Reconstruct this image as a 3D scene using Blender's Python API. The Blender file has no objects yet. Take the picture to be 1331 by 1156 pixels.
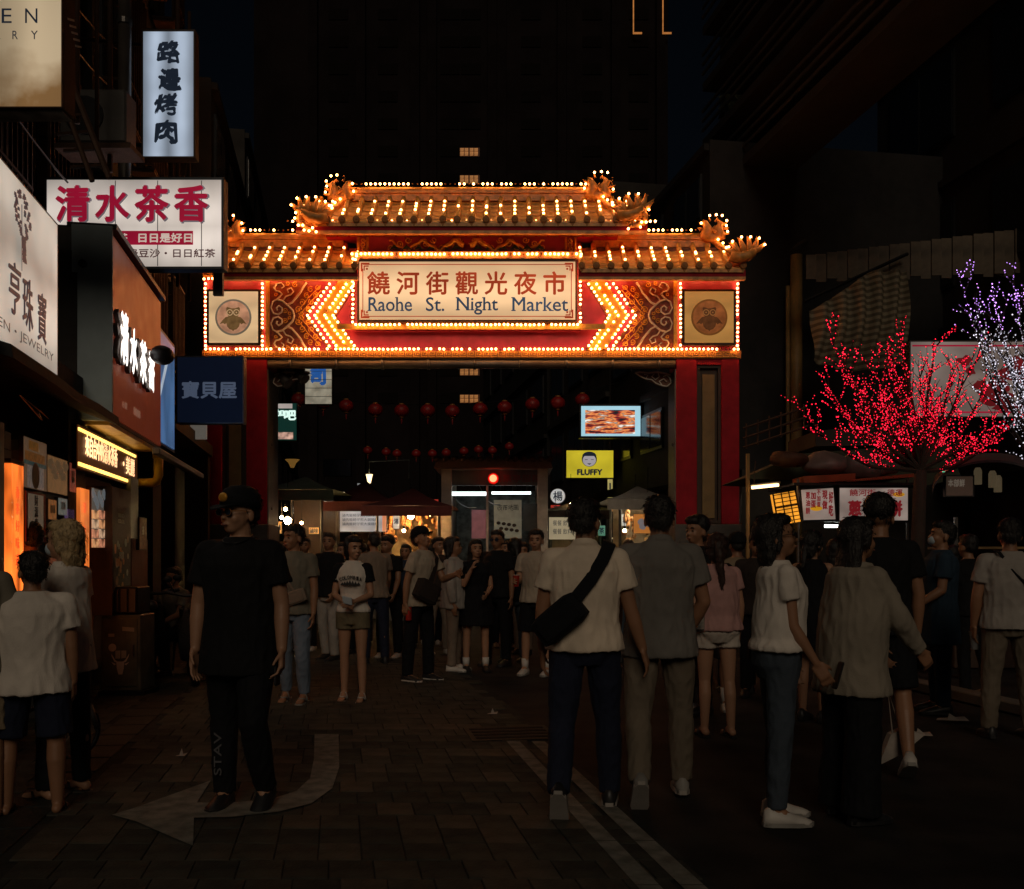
import bpy, bmesh, math, random
from mathutils import Vector, Matrix, noise, Euler
R = math.radians
random.seed(7)
SC = bpy.context.scene
COL = SC.collection
# ---------------------------------------------------------------- camera, world, light
F, CX, HY, CH = 1294.0, 665.5, 722.0, 1.42        # focal length in photo pixels, principal column, horizon row, eye height
cam_d = bpy.data.cameras.new('camera'); cam = bpy.data.objects.new('camera', cam_d); COL.objects.link(cam)
cam.location = (0, 0, CH); cam.rotation_euler = (R(90), 0, 0)
cam_d.sensor_width = 36; cam_d.lens = F / 1331 * 36; cam_d.shift_y = (HY - 578) / 1331
cam_d.clip_start = .05; cam_d.clip_end = 2000
SC.camera = cam
world = bpy.data.worlds.new("World"); SC.world = world; world.use_nodes = True
wn = world.node_tree; bg = wn.nodes['Background']
sky = wn.nodes.new('ShaderNodeTexSky'); sky.sky_type = 'NISHITA'; sky.sun_disc = False
sky.sun_elevation = R(29.6); sky.sun_rotation = R(178)
wn.links.new(sky.outputs[0], bg.inputs[0]); bg.inputs[1].default_value = .0006
sun_d = bpy.data.lights.new('sun', 'SUN'); sun = bpy.data.objects.new('sun', sun_d); COL.objects.link(sun)
sun_d.energy = .36; sun_d.angle = R(24); sun_d.color = (1, .81, .60)
sun.rotation_euler = Vector((-.03, .88, -.50)).to_track_quat('-Z', 'Y').to_euler()
vs = SC.view_settings; SC.display_settings.display_device = 'sRGB'
vs.view_transform = 'Standard'; vs.look = 'None'; vs.exposure = 0; vs.gamma = 1; vs.use_curve_mapping = False
SC.render.engine = 'CYCLES'
cy = SC.cycles; cy.use_denoising = True; cy.max_bounces = 5; cy.diffuse_bounces = 3; cy.glossy_bounces = 3
cy.transmission_bounces = 4; cy.transparent_max_bounces = 6; cy.caustics_reflective = False; cy.caustics_refractive = False
cy.sample_clamp_indirect = 3; cy.use_light_tree = True
try: cy.denoiser = 'OPENIMAGEDENOISE'
except Exception: pass

# ---------------------------------------------------------------- measuring helpers
def P(px, py, Y): return Vector(((px - CX) / F * Y, Y, CH + (HY - py) / F * Y))
def G(px, py):
    Y = CH * F / (py - HY); return Vector(((px - CX) / F * Y, Y, 0))
TAN = 0.1739; TH = math.atan(TAN)                 # the street runs 9.9 degrees left of the view
X0L, X0R = -2.36, 7.45                            # facade lines at y = 0
def YF(px, x0=X0L): return x0 * F / (px - 440.5)  # distance at which column px meets a street-parallel plane
SU = Vector((-math.sin(TH), math.cos(TH), 0))     # along the street
SV = Vector((math.cos(TH), math.sin(TH), 0))      # across it, to the right
def FP(Y, z, off=0, x0=X0L): return Vector((x0 - TAN * Y, Y, z)) + SV * off

# ---------------------------------------------------------------- materials
MATS = {}
def mat(name, col, rough=.6, metal=0, var=.18, scale=6, bump=.15, emit=None, es=0, spec=.5, kind=None, col2=None, bscale=None, trans=0):
    if name in MATS: return MATS[name]
    m = bpy.data.materials.new(name); m.use_nodes = True; MATS[name] = m
    nt = m.node_tree; b = nt.nodes['Principled BSDF']; L = nt.links.new
    b.inputs['Roughness'].default_value = rough; b.inputs['Metallic'].default_value = metal
    b.inputs['Specular IOR Level'].default_value = spec
    if trans: b.inputs['Transmission Weight'].default_value = trans
    tc = nt.nodes.new('ShaderNodeTexCoord')
    n = nt.nodes.new('ShaderNodeTexNoise'); n.inputs['Scale'].default_value = scale; n.inputs['Detail'].default_value = 6
    L(tc.outputs['Object'], n.inputs['Vector'])
    ramp = nt.nodes.new('ShaderNodeValToRGB'); L(n.outputs[0], ramp.inputs[0])
    c2 = col2 or [c * (1 + var) for c in col]; c1 = [c * (1 - var) for c in col] if not col2 else col
    ramp.color_ramp.elements[0].position = .35; ramp.color_ramp.elements[1].position = .65
    ramp.color_ramp.elements[0].color = (*c1, 1); ramp.color_ramp.elements[1].color = (*c2, 1)
    L(ramp.outputs[0], b.inputs['Base Color'])
    n2 = nt.nodes.new('ShaderNodeTexNoise'); n2.inputs['Scale'].default_value = bscale or scale * 5; n2.inputs['Detail'].default_value = 4
    L(tc.outputs['Object'], n2.inputs['Vector'])
    if bump:
        bp = nt.nodes.new('ShaderNodeBump'); bp.inputs['Strength'].default_value = bump; bp.inputs['Distance'].default_value = .01
        L(n2.outputs[0], bp.inputs['Height']); L(bp.outputs[0], b.inputs['Normal'])
    mr = nt.nodes.new('ShaderNodeMapRange'); L(n2.outputs[0], mr.inputs[0])
    mr.inputs[3].default_value = max(rough - .12, .05); mr.inputs[4].default_value = min(rough + .12, 1); L(mr.outputs[0], b.inputs['Roughness'])
    if emit:
        b.inputs['Emission Strength'].default_value = es
        b.inputs['Emission Color'].default_value = (*emit, 1)
    return m
def glow(name, col, s, hot=0, scale=(1.2, 1.2, 1.2), lo=.7, hi=1.25, dirt=None, base=.6, tube=None):
    """a lamp-lit translucent face: light of a strength that varies over the face as its tubes lie behind it"""
    if name in MATS: return MATS[name]
    m = bpy.data.materials.new(name); m.use_nodes = True; MATS[name] = m
    nt = m.node_tree; b = nt.nodes['Principled BSDF']; L = nt.links.new
    b.inputs['Base Color'].default_value = (*[min(c * base, 1) for c in col], 1); b.inputs['Roughness'].default_value = .35
    tc = nt.nodes.new('ShaderNodeTexCoord'); mp = nt.nodes.new('ShaderNodeMapping'); mp.inputs['Scale'].default_value = scale
    L(tc.outputs['Object'], mp.inputs[0])
    n = nt.nodes.new('ShaderNodeTexNoise'); n.inputs['Scale'].default_value = 1; n.inputs['Detail'].default_value = 2; L(mp.outputs[0], n.inputs[0])
    mr = nt.nodes.new('ShaderNodeMapRange'); mr.inputs[1].default_value = .35; mr.inputs[2].default_value = .65
    mr.inputs[3].default_value = lo * s; mr.inputs[4].default_value = hi * s; L(n.outputs[0], mr.inputs[0])
    src = mr.outputs[0]
    if tube:      # tubes behind the face: brighter bands along them
        sp_ = nt.nodes.new('ShaderNodeSeparateXYZ'); L(tc.outputs['Object'], sp_.inputs[0]); v_ = sp_.outputs['xyz'.index(tube[0])]
        for op, val in (('SUBTRACT', tube[1]), ('ABSOLUTE', 0), ('SUBTRACT', tube[2]), ('ABSOLUTE', 0)):
            q = nt.nodes.new('ShaderNodeMath'); q.operation = op; L(v_, q.inputs[0]); q.inputs[1].default_value = val; v_ = q.outputs[0]
        m3 = nt.nodes.new('ShaderNodeMapRange'); m3.interpolation_type = 'SMOOTHSTEP'; m3.inputs[2].default_value = tube[3]; m3.inputs[3].default_value = 1.35; m3.inputs[4].default_value = tube[4]; L(v_, m3.inputs[0])
        mu = nt.nodes.new('ShaderNodeMath'); mu.operation = 'MULTIPLY'; L(src, mu.inputs[0]); L(m3.outputs[0], mu.inputs[1]); src = mu.outputs[0]
    L(src, b.inputs['Emission Strength']); b.inputs['Specular IOR Level'].default_value = .15
    b.inputs['Emission Color'].default_value = (*col, 1)
    if dirt:
        n3 = nt.nodes.new('ShaderNodeTexNoise'); n3.inputs['Scale'].default_value = dirt[0]; n3.inputs['Detail'].default_value = 8; L(tc.outputs['Object'], n3.inputs[0])
        sx = nt.nodes.new('ShaderNodeSeparateXYZ'); L(tc.outputs['Object'], sx.inputs[0])
        m2 = nt.nodes.new('ShaderNodeMapRange'); m2.inputs[1].default_value = dirt[2]; m2.inputs[2].default_value = dirt[1]; m2.inputs[3].default_value = -.25; m2.inputs[4].default_value = .45
        L(sx.outputs[2], m2.inputs[0])
        ad = nt.nodes.new('ShaderNodeMath'); ad.operation = 'ADD'; L(n3.outputs[0], ad.inputs[0]); L(m2.outputs[0], ad.inputs[1])
        rp = nt.nodes.new('ShaderNodeValToRGB'); L(ad.outputs[0], rp.inputs[0])
        rp.color_ramp.elements[0].position = .5; rp.color_ramp.elements[1].position = .95
        rp.color_ramp.elements[0].color = (*col, 1); rp.color_ramp.elements[1].color = (col[0] * .32, col[1] * .2, col[2] * .1, 1)
        L(rp.outputs[0], b.inputs['Emission Color'])
    return m

# ---------------------------------------------------------------- mesh builder
class MB:
    def __init__(s): s.v = []; s.f = []
    def add(s, vs_, fs):
        o = len(s.v); s.v += [Vector(v) for v in vs_]; s.f += [[i + o for i in f] for f in fs]; return s
    def box(s, a, b):
        x0, y0, z0 = a; x1, y1, z1 = b
        return s.add([(x0,y0,z0),(x1,y0,z0),(x1,y1,z0),(x0,y1,z0),(x0,y0,z1),(x1,y0,z1),(x1,y1,z1),(x0,y1,z1)],
                     [(0,3,2,1),(4,5,6,7),(0,1,5,4),(1,2,6,5),(2,3,7,6),(3,0,4,7)])
    def obox(s, c, ex, ey, ez):
        """box from centre and three half-axis vectors"""
        c, ex, ey, ez = Vector(c), Vector(ex), Vector(ey), Vector(ez)
        q = [c + sx*ex + sy*ey + sz*ez for sz in (-1, 1) for sx, sy in ((-1,-1),(1,-1),(1,1),(-1,1))]
        return s.add(q, [(0,3,2,1),(4,5,6,7),(0,1,5,4),(1,2,6,5),(2,3,7,6),(3,0,4,7)])
    def rbox(s, c, ex, ey, ez, r=.2):
        """box with chamfered upright edges and shoulders"""
        c, ex, ey, ez = Vector(c), Vector(ex), Vector(ey), Vector(ez)
        rings = []
        for t, k in ((-1, 1-r), (-1+r*.6, 1), (1-r*.6, 1), (1, 1-r)):
            rings.append([c + ez*t + ex*a*k + ey*b*k for a, b in ((-1,-1+r),(-1+r,-1),(1-r,-1),(1,-1+r),(1,1-r),(1-r,1),(-1+r,1),(-1,1-r))])
        return s.loft(rings)
    def loft(s, rings, cap=True, closed=True):
        o = len(s.v); n = len(rings[0])
        for r in rings: s.v += [Vector(p) for p in r]
        for i in range(len(rings) - 1):
            for j in range(n if closed else n - 1):
                a = o + i*n + j; b = o + i*n + (j+1) % n
                s.f.append([a, b, b + n, a + n])
        if cap:
            s.f.append([o + j for j in range(n)][::-1]); s.f.append([o + (len(rings)-1)*n + j for j in range(n)])
        return s
    def tube(s, pts, rad, n=8, flat=None, cap=True):
        pts = [Vector(p) for p in pts]
        if not isinstance(rad, (list, tuple)): rad = [rad] * len(pts)
        rings = []; up = None
        for i, p in enumerate(pts):
            t = (pts[min(i+1, len(pts)-1)] - pts[max(i-1, 0)])
            if t.length < 1e-9: t = Vector((0,0,1))
            t.normalize()
            if up is None: up = Vector((0,0,1)) if abs(t.z) < .9 else Vector((0,1,0))
            if flat is not None: up = Vector(flat)
            a = t.cross(up)
            if a.length < 1e-4: a = t.orthogonal()
            a.normalize(); b = a.cross(t).normalized(); up = b
            rr = rad[i]; ra, rb = rr if isinstance(rr, tuple) else (rr, rr)
            rings.append([p + a*math.cos(k*2*math.pi/n)*ra + b*math.sin(k*2*math.pi/n)*rb for k in range(n)])
        return s.loft(rings, cap)
    def caps(s, a, b, ra, rb, n=12):
        """tapered capsule"""
        a, b = Vector(a), Vector(b); d = (b - a)
        if d.length < 1e-6: return s.ell(a, (ra, ra, ra))
        d.normalize(); pts = []; rr = []
        for k in range(4): t = k/4*math.pi/2; pts.append(a - d*ra*math.cos(t)); rr.append(max(ra*math.sin(t), .0008))
        pts.append(a); rr.append(ra); pts.append(b); rr.append(rb)
        for k in range(1, 5): t = k/4*math.pi/2; pts.append(b + d*rb*math.sin(t)); rr.append(max(rb*math.cos(t), .0008))
        x = d.orthogonal().normalized(); y = d.cross(x)
        return s.loft([[p + x*math.cos(j*2*math.pi/n)*q + y*math.sin(j*2*math.pi/n)*q for j in range(n)] for p, q in zip(pts, rr)])
    def ell(s, c, r, n=14, m=9, rot=None):
        c = Vector(c); rings = []
        for i in range(m + 1):
            t = -math.pi/2 + math.pi*i/m; cr = max(math.cos(t), .01)
            ring = [Vector((r[0]*cr*math.cos(k*2*math.pi/n), r[1]*cr*math.sin(k*2*math.pi/n), r[2]*math.sin(t))) for k in range(n)]
            if rot is not None: ring = [rot @ q for q in ring]
            rings.append([c + q for q in ring])
        return s.loft(rings)
    def prism(s, poly, d):
        """closed polygon (3d points, one plane) pushed along d"""
        o = len(s.v); n = len(poly); d = Vector(d)
        s.v += [Vector(p) for p in poly] + [Vector(p) + d for p in poly]
        s.f.append([o + i for i in range(n)]); s.f.append([o + n + i for i in range(n)][::-1])
        for i in range(n): j = (i+1) % n; s.f.append([o+i, o+n+i, o+n+j, o+j])
        return s
    def ico(s, c, r):
        c = Vector(c); g = (1 + 5**.5)/2; k = r / math.sqrt(1 + g*g)
        return s.add([c + Vector(v)*k for v in ICOV], ICOF)
    def map(s, fn): s.v = [fn(v) for v in s.v]; return s
g_ = (1 + 5**.5)/2
ICOV = [(-1,g_,0),(1,g_,0),(-1,-g_,0),(1,-g_,0),(0,-1,g_),(0,1,g_),(0,-1,-g_),(0,1,-g_),(g_,0,-1),(g_,0,1),(-g_,0,-1),(-g_,0,1)]
ICOF = [(0,11,5),(0,5,1),(0,1,7),(0,7,10),(0,10,11),(1,5,9),(5,11,4),(11,10,2),(10,7,6),(7,1,8),(3,9,4),(3,4,2),(3,2,6),(3,6,8),(3,8,9),(4,9,5),(2,4,11),(6,2,10),(8,6,7),(9,8,1)]
MW = {}
def tag(o, label=None, cat=None, group=None, kind=None):
    if label: o['label'] = label
    if cat: o['category'] = cat
    if group: o['group'] = group
    if kind: o['kind'] = kind
    return o
def thing(name, label, cat, loc=(0,0,0), rz=0, group=None, kind=None):
    o = bpy.data.objects.new(name, None); COL.objects.link(o); o.location = loc; o.rotation_euler = (0, 0, rz); o.empty_display_size = .2
    MW[o.name] = Matrix.Translation(Vector(loc)) @ Matrix.Rotation(rz, 4, 'Z')
    return tag(o, label, cat, group, kind)
def struct(name, mb, m, smooth=False):
    return tag(obj(name, mb, m, smooth=smooth), kind='structure')
def base_of(vs_):
    xs = [v.x for v in vs_]; ys = [v.y for v in vs_]; zs = [v.z for v in vs_]
    return Vector(((min(xs)+max(xs))/2, (min(ys)+max(ys))/2, min(zs)))
def obj(name, mb, m, parent=None, smooth=False, local=False, bevel=0, label=None, kind=None, angle=None):
    """link a builder as one mesh object; its points are world points unless local"""
    me = bpy.data.meshes.new(name)
    vs_ = mb.v
    if parent is not None:
        if not local:
            inv = MW[parent.name].inverted(); vs_ = [inv @ v for v in vs_]
    org = base_of(vs_)
    me.from_pydata([v - org for v in vs_], [], mb.f)
    if isinstance(m, str): m = MATS[m]
    me.materials.append(m)
    if bevel or True:
        bm = bmesh.new(); bm.from_mesh(me); bmesh.ops.recalc_face_normals(bm, faces=bm.faces)
        if bevel: bmesh.ops.bevel(bm, geom=bm.edges[:], offset=bevel, segments=1, affect='EDGES', clamp_overlap=True)
        bm.to_mesh(me); bm.free()
    if smooth: me.polygons.foreach_set('use_smooth', [True]*len(me.polygons))
    o = bpy.data.objects.new(name, me); COL.objects.link(o); o.location = org
    if parent is not None:
        o.parent = parent; MW[o.name] = MW[parent.name] @ Matrix.Translation(org)
    else: MW[o.name] = Matrix.Translation(org)
    if label: o['label'] = label
    if kind: o['kind'] = kind
    return o
def single(name, mb, m, label, cat, group=None, smooth=False, bevel=0, kind=None):
    return tag(obj(name, mb, m, smooth=smooth, bevel=bevel), label, cat, group, kind)
def inst(src, loc, parent=None, rot=None, name=None):
    """another object on the same mesh; loc is a world point"""
    c = bpy.data.objects.new(name or src.name.split('.')[0], src.data); COL.objects.link(c)
    l = Vector(loc)
    if parent is not None:
        c.parent = parent; l = MW[parent.name].inverted() @ l
    c.location = l
    if rot: c.rotation_euler = rot
    MW[c.name] = (MW[parent.name] if parent is not None else Matrix()) @ Matrix.Translation(l)
    return c
def copy_thing(root, delta, label=None, rz=None, loc=None):
    def cp(o, par):
        c = o.copy(); COL.objects.link(c); c.parent = par
        for ch in kids.get(o, ()): cp(ch, c)
        return c
    kids = {}
    for o in COL.objects:
        if o.parent is not None: kids.setdefault(o.parent, []).append(o)
    c = cp(root, None); c.location = Vector(loc) if loc is not None else root.location + Vector(delta)
    if rz is not None: c.rotation_euler.z = rz
    if label: c['label'] = label
    return c

# ---------------------------------------------------------------- lettering
TMP = bpy.data.scenes.new('tmp'); TC = {}
def text_data(s, bold=0.0):
    if (s, bold) in TC: return TC[(s, bold)]
    cu = bpy.data.curves.new('t', 'FONT'); cu.body = s; cu.size = 1; cu.offset = bold; cu.resolution_u = 3; cu.fill_mode = 'FRONT'
    ob = bpy.data.objects.new('t', cu); TMP.collection.objects.link(ob)
    vl = TMP.view_layers[0]; vl.update(); dg = vl.depsgraph
    me = bpy.data.meshes.new_from_object(ob.evaluated_get(dg), depsgraph=dg)
    v = [Vector((q.co.x, q.co.y, 0)) for q in me.vertices]; f = [list(p.vertices) for p in me.polygons]
    # boundary edges, for serifs
    cnt = {}
    for p in f:
        for i in range(len(p)):
            e = tuple(sorted((p[i], p[(i+1) % len(p)]))); cnt[e] = cnt.get(e, 0) + 1
    be = [e for e, c in cnt.items() if c == 1]
    bpy.data.objects.remove(ob); bpy.data.curves.remove(cu); bpy.data.meshes.remove(me)
    TC[(s, bold)] = (v, f, be); return TC[(s, bold)]
def text(mb, s, c, U, V, w, h, bold=.012, rough=0, serif=False, wmax=None, align='c', thick=0):
    """put string s on the plane at centre c, spanning w along U and h along V; bold strokes are thin layered copies"""
    if bold:
        U_, V_ = Vector(U).normalized(), Vector(V).normalized(); N_ = U_.cross(V_); k_ = bold * (h or .3); q_ = .0009
        for i_, (a_, b_) in enumerate(((-1,0),(1,0),(0,-1),(0,1),(.7,.7))):
            text(mb, s, Vector(c) + U_*a_*k_ + V_*b_*k_ + N_*q_*i_, U, V, w - 2*k_ if w else w, h - 2*k_ if h else h, 0, rough, serif, thick=thick)
        return mb
    v, f, be = text_data(s, 0)
    if not v: return mb
    v = [q.copy() for q in v]; f = [list(p) for p in f]
    if serif:
        H = max(q.y for q in v)
        lev = [0, .53, H]
        for a, b in be:
            p, q = v[a], v[b]
            if abs(p.y - q.y) < .004 and .05 < abs(p.x - q.x) < .17 and (abs(p.y) < .02 or p.y > .5):
                x0, x1 = min(p.x, q.x) - .055, max(p.x, q.x) + .055; dy = .035 if p.y < .2 else -.035
                if p.y > .2: x1 -= .05
                o = len(v); v += [Vector((x0, p.y, 0)), Vector((x1, p.y, 0)), Vector((x1, p.y + dy, 0)), Vector((x0, p.y + dy, 0))]; f.append([o, o+1, o+2, o+3])
    if rough:
        v = [q + Vector((noise.noise(q*3 + Vector((len(s), 0, 0)))*rough + noise.noise(q*9)*rough*.5, noise.noise(q*3 + Vector((9, 5, 0)))*rough + noise.noise(q*11)*rough*.4, 0)) for q in v]
    x0, x1 = min(q.x for q in v), max(q.x for q in v); y0, y1 = min(q.y for q in v), max(q.y for q in v)
    sx = w / max(x1 - x0, 1e-6) if w else h / (y1 - y0); sy = h / max(y1 - y0, 1e-6) if h else sx
    U, V, c = Vector(U).normalized(), Vector(V).normalized(), Vector(c)
    N = U.cross(V)
    pts = [c + U * ((q.x - (x0+x1)/2)*sx) + V * ((q.y - (y0+y1)/2)*sy) for q in v]
    mb.add(pts, f)
    if thick:
        o = len(mb.v); mb.add([p - N*thick for p in pts], [])
        b0 = o - len(pts)
        for a, b in be: mb.f.append([b0 + a, b0 + b, o + b, o + a])
    return mb
UX, UZ = Vector((1,0,0)), Vector((0,0,1))
def spiral(cx, cy, r0, r1, a0, turns, n=22):
    return [(cx + (r0 + (r1-r0)*t/n)*math.cos(a0 + turns*2*math.pi*t/n), cy + (r0 + (r1-r0)*t/n)*math.sin(a0 + turns*2*math.pi*t/n)) for t in range(n+1)]
ORD = ['first','second','third','fourth','fifth','sixth','seventh','eighth','ninth','tenth','eleventh','twelfth','thirteenth','fourteenth','fifteenth','sixteenth']

# common materials
mat('paving', (.024,.026,.024), .85, spec=.08, var=.35, scale=3, bump=.4, bscale=40)
mat('stone_strip', (.018,.02,.018), .7, spec=.2, var=.3, scale=8, bump=.5, bscale=60)
mat('asphalt', (.022,.0205,.019), .85, spec=.1, var=.35, scale=2.5, bump=.6, bscale=90)
mat('road_paint', (.21,.21,.185), .8, spec=.1, scale=9, bump=.5, col2=(.105,.106,.092), bscale=50)
mat('old_concrete', (.10,.088,.072), .85, var=.35, scale=1.3, bump=.5, bscale=14)
mat('dark_concrete', (.035,.03,.026), .85, var=.35, scale=1.2, bump=.4, bscale=14)
mat('black_steel', (.02,.02,.022), .45, .6, scale=9, bump=.1)
mat('grey_steel', (.16,.15,.14), .38, .7, scale=7, bump=.15)
mat('pipe_metal', (.15,.13,.11), .45, .5, scale=4, bump=.1)
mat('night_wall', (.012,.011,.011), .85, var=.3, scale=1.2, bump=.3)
mat('dark_glass', (.012,.014,.018), .12, scale=3, bump=0)
mat('teal_panel', (.40,.50,.54), .55, 0, scale=3, bump=.05, var=.12)
mat('sign_edge', (.06,.055,.05), .5, .5, scale=6)
mat('red_paint', (.40,.010,.022), .6, spec=.2, scale=4, bump=.12, var=.2)
mat('red_board', (.34,.025,.07), .45, scale=5, bump=.1, var=.15)
mat('gold_paint', (.75,.36,.05), .4, .35, scale=9, bump=.2)
mat('gilt_dark', (.38,.15,.035), .5, .3, scale=10, bump=.4)
mat('tile_glaze', (.97,.47,.09), .33, scale=7, bump=.2, var=.3)
mat('ridge_glaze', (.8,.34,.08), .4, scale=8, bump=.4, var=.3)
mat('eave_dark', (.17,.06,.03), .6, scale=8, bump=.3)
mat('scroll_white', (.8,.7,.58), .5, scale=8, bump=.2)
mat('scroll_gold', (.95,.45,.06), .45, scale=8, bump=.2)
mat('wood_dark', (.05,.025,.014), .6, scale=5, bump=.4)
mat('stone_base', (.10,.088,.078), .6, scale=5, bump=.3)
mat('ochre_board', (.28,.17,.06), .6, scale=4, bump=.1)
mat('blue_board', (.012,.02,.055), .45, scale=3, bump=.05)
mat('blue_plank', (.035,.055,.075), .6, scale=5, bump=.3)
mat('white_print', (.6,.58,.55), .6, scale=5)
mat('black_print', (.012,.012,.014), .6, scale=5)
mat('maroon_canvas', (.10,.018,.018), .8, scale=4, bump=.3)
mat('green_canvas', (.035,.045,.025), .8, scale=4, bump=.3)
mat('grey_plastic', (.09,.085,.08), .45, scale=4)
mat('lantern_red', (.30,.010,.010), .5, scale=9, bump=.2)
mat('bark', (.035,.022,.015), .85, scale=9, bump=.8)
# ================================================================ SETTING: ground and markings
STX0 = X0L + 0.62      # drain strip
def SP(u, y, z): return Vector((u - TAN * y, y, z))     # u: street-frame offset at y=0
gr = struct('ground', MB().add([(-90,-12,-.012),(90,-12,-.012),(90,160,-.012),(-90,160,-.012)], [(0,1,2,3)]), 'asphalt')
# plaza paving sheet, its joint bed
pv = struct('pavement', MB().add([SP(-12,-6,0),SP(1.62,-6,0),SP(1.62,60,0),SP(-12,60,0)], [(0,1,2,3)]), 'paving')
ln_d, ln_w = .27, .205
slab = MB()
pw, pd = ln_w/2 - .003, ln_d/2 - .003
cells = []
ROFF = [random.choice((0, .5, .5, .25)) for _ in range(42)]
for r in range(0, 42):
    for c in range(-26, 20):
        y = 3.95 + r * ln_d * math.cos(TH); u = (c + ROFF[r]) * ln_w - .2
        if STX0 - .17 < u + .0 < STX0 + .17 or u > 1.5 or u < -9: continue
        ctr = SP(u, y, 0)
        if abs(ctr.x) > .56 * y + .3: continue
        cells.append((y + abs(ctr.x)*.15, ctr, u, y))
cells.sort(key=lambda t: t[0])
def slab_pts(ctr, dz, tx, ty):
    o = []
    for z, k in ((-.004, 1), (.006, 1), (.0085, .97)):
        for a, b in ((-1,-1),(1,-1),(1,1),(-1,1)):
            q = ctr + UX*(a*pw*k) + SU*(b*pd*k); q.z = z + dz + (a*tx + b*ty if z > 0 else 0); o.append(q)
    return o
SF = [(0,1,5,4),(1,2,6,5),(2,3,7,6),(3,0,4,7),(4,5,9,8),(5,6,10,9),(6,7,11,10),(7,4,8,11),(8,9,10,11)]
mat('paver_a', (.047,.047,.039), .8, spec=.10, var=.3, scale=5, bump=.5, bscale=55)
mat('paver_b', (.037,.038,.032), .85, spec=.08, var=.3, scale=5, bump=.5, bscale=55)
mat('paver_c', (.056,.053,.043), .75, spec=.12, var=.3, scale=5, bump=.5, bscale=55)
variants = []
for k in range(5):
    tx, ty = random.uniform(-.0015,.0015), random.uniform(-.0015,.0015)
    o = obj('paver', MB().add(slab_pts(Vector((0,0,0)), 0, tx, ty), SF), ['paver_a','paver_b','paver_c','paver_a','paver_b'][k], pv)
    variants.append(o)
rest = MB()
for i, (_, ctr, u, y) in enumerate(cells):
    dz = random.uniform(-.0015, .0015)
    if i < 5: variants[i].location = MW[pv.name].inverted() @ (ctr + Vector((0,0,-.004 + dz)))
    elif i < 300: inst(random.choice(variants), ctr + Vector((0, 0, -.004 + dz)), pv)
    else: rest.add(slab_pts(ctr, dz, random.uniform(-.0015,.0015), random.uniform(-.0015,.0015)), SF)
obj('paver_field', rest, 'paver_a', pv, kind='stuff')
# drain strip of dark stones down the left
ds = thing('drain_strip', 'dark stone drain strip running up the left of the paving', 'drain', SP(STX0, 5, 0))
for k in range(22):
    y = 4.0 + k*.45
    m = MB(); c = SP(STX0, y, .004)
    m.obox(c, SV*.145, SU*.215, UZ*.007); 
    o = obj('stone', m, 'stone_strip', ds, bevel=.004)
# road to the right of the double line
lz = .012
for off, nm in ((1.27, 'near'), (1.46, 'far')):
    m = MB(); 
    for seg in range(6):
        a, b = 3.6 + seg*.66, 3.6 + seg*.66 + .652
        m.add([SP(off,a,.0115),SP(off+.10,a,.0115),SP(off+.10,b,.0115),SP(off,b,.0115)], [(0,1,2,3)])
    single('lane_line', m, 'road_paint', 'pale painted line %s of the pair crossing the paving' % ('on the left' if nm == 'near' else 'on the right'), 'road line', 'pair of painted lane lines', kind='structure')
# left-turn arrow
arrow = [(145,1063),(172,1055),(274,1018),(256,1047),(300,1047),(350,1043),(385,1032),(403,1015),(408,990),(409,957),(440,957),(441,1000),(432,1028),(405,1048),(362,1059),(300,1066),(252,1067),(251,1104),(200,1082),(178,1072)]
ap = [G(*p) for p in arrow]
bm = bmesh.new(); fv = [bm.verts.new(p) for p in ap]; bm.faces.new(fv); bmesh.ops.triangulate(bm, faces=bm.faces[:])
m = MB().add([v.co + Vector((0,0,.0165)) for v in bm.verts], [[v.index for v in f.verts] for f in bm.faces] if not bm.verts.index_update() else []); bm.free()
single('arrow_marking', m, 'road_paint', 'worn painted left turn arrow on the paving beside the man in black', 'road arrow', kind='structure')
# manhole
mh = thing('manhole_cover', 'dark rectangular manhole cover set in the paving behind the bag man', 'manhole cover', G(663, 955))
c = G(663, 955); obj('cover', MB().obox(c + UZ*.004, SV*.34, SU*.3, UZ*.012), 'stone_strip', mh)
for k in range(4): obj('rib', MB().obox(c + UZ*.018 + SU*(-.2 + .13*k), SV*.3, SU*.03, UZ*.003), 'asphalt', mh)
# kerb on the right and low edging
single('kerb', MB().obox(G(1260, 912) + UZ*.05, SV*.1, SU*1.2, UZ*.05) , 'old_concrete', 'pale low kerb edge on the dark ground by the stall', 'kerb', bevel=.01, kind='structure')

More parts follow.
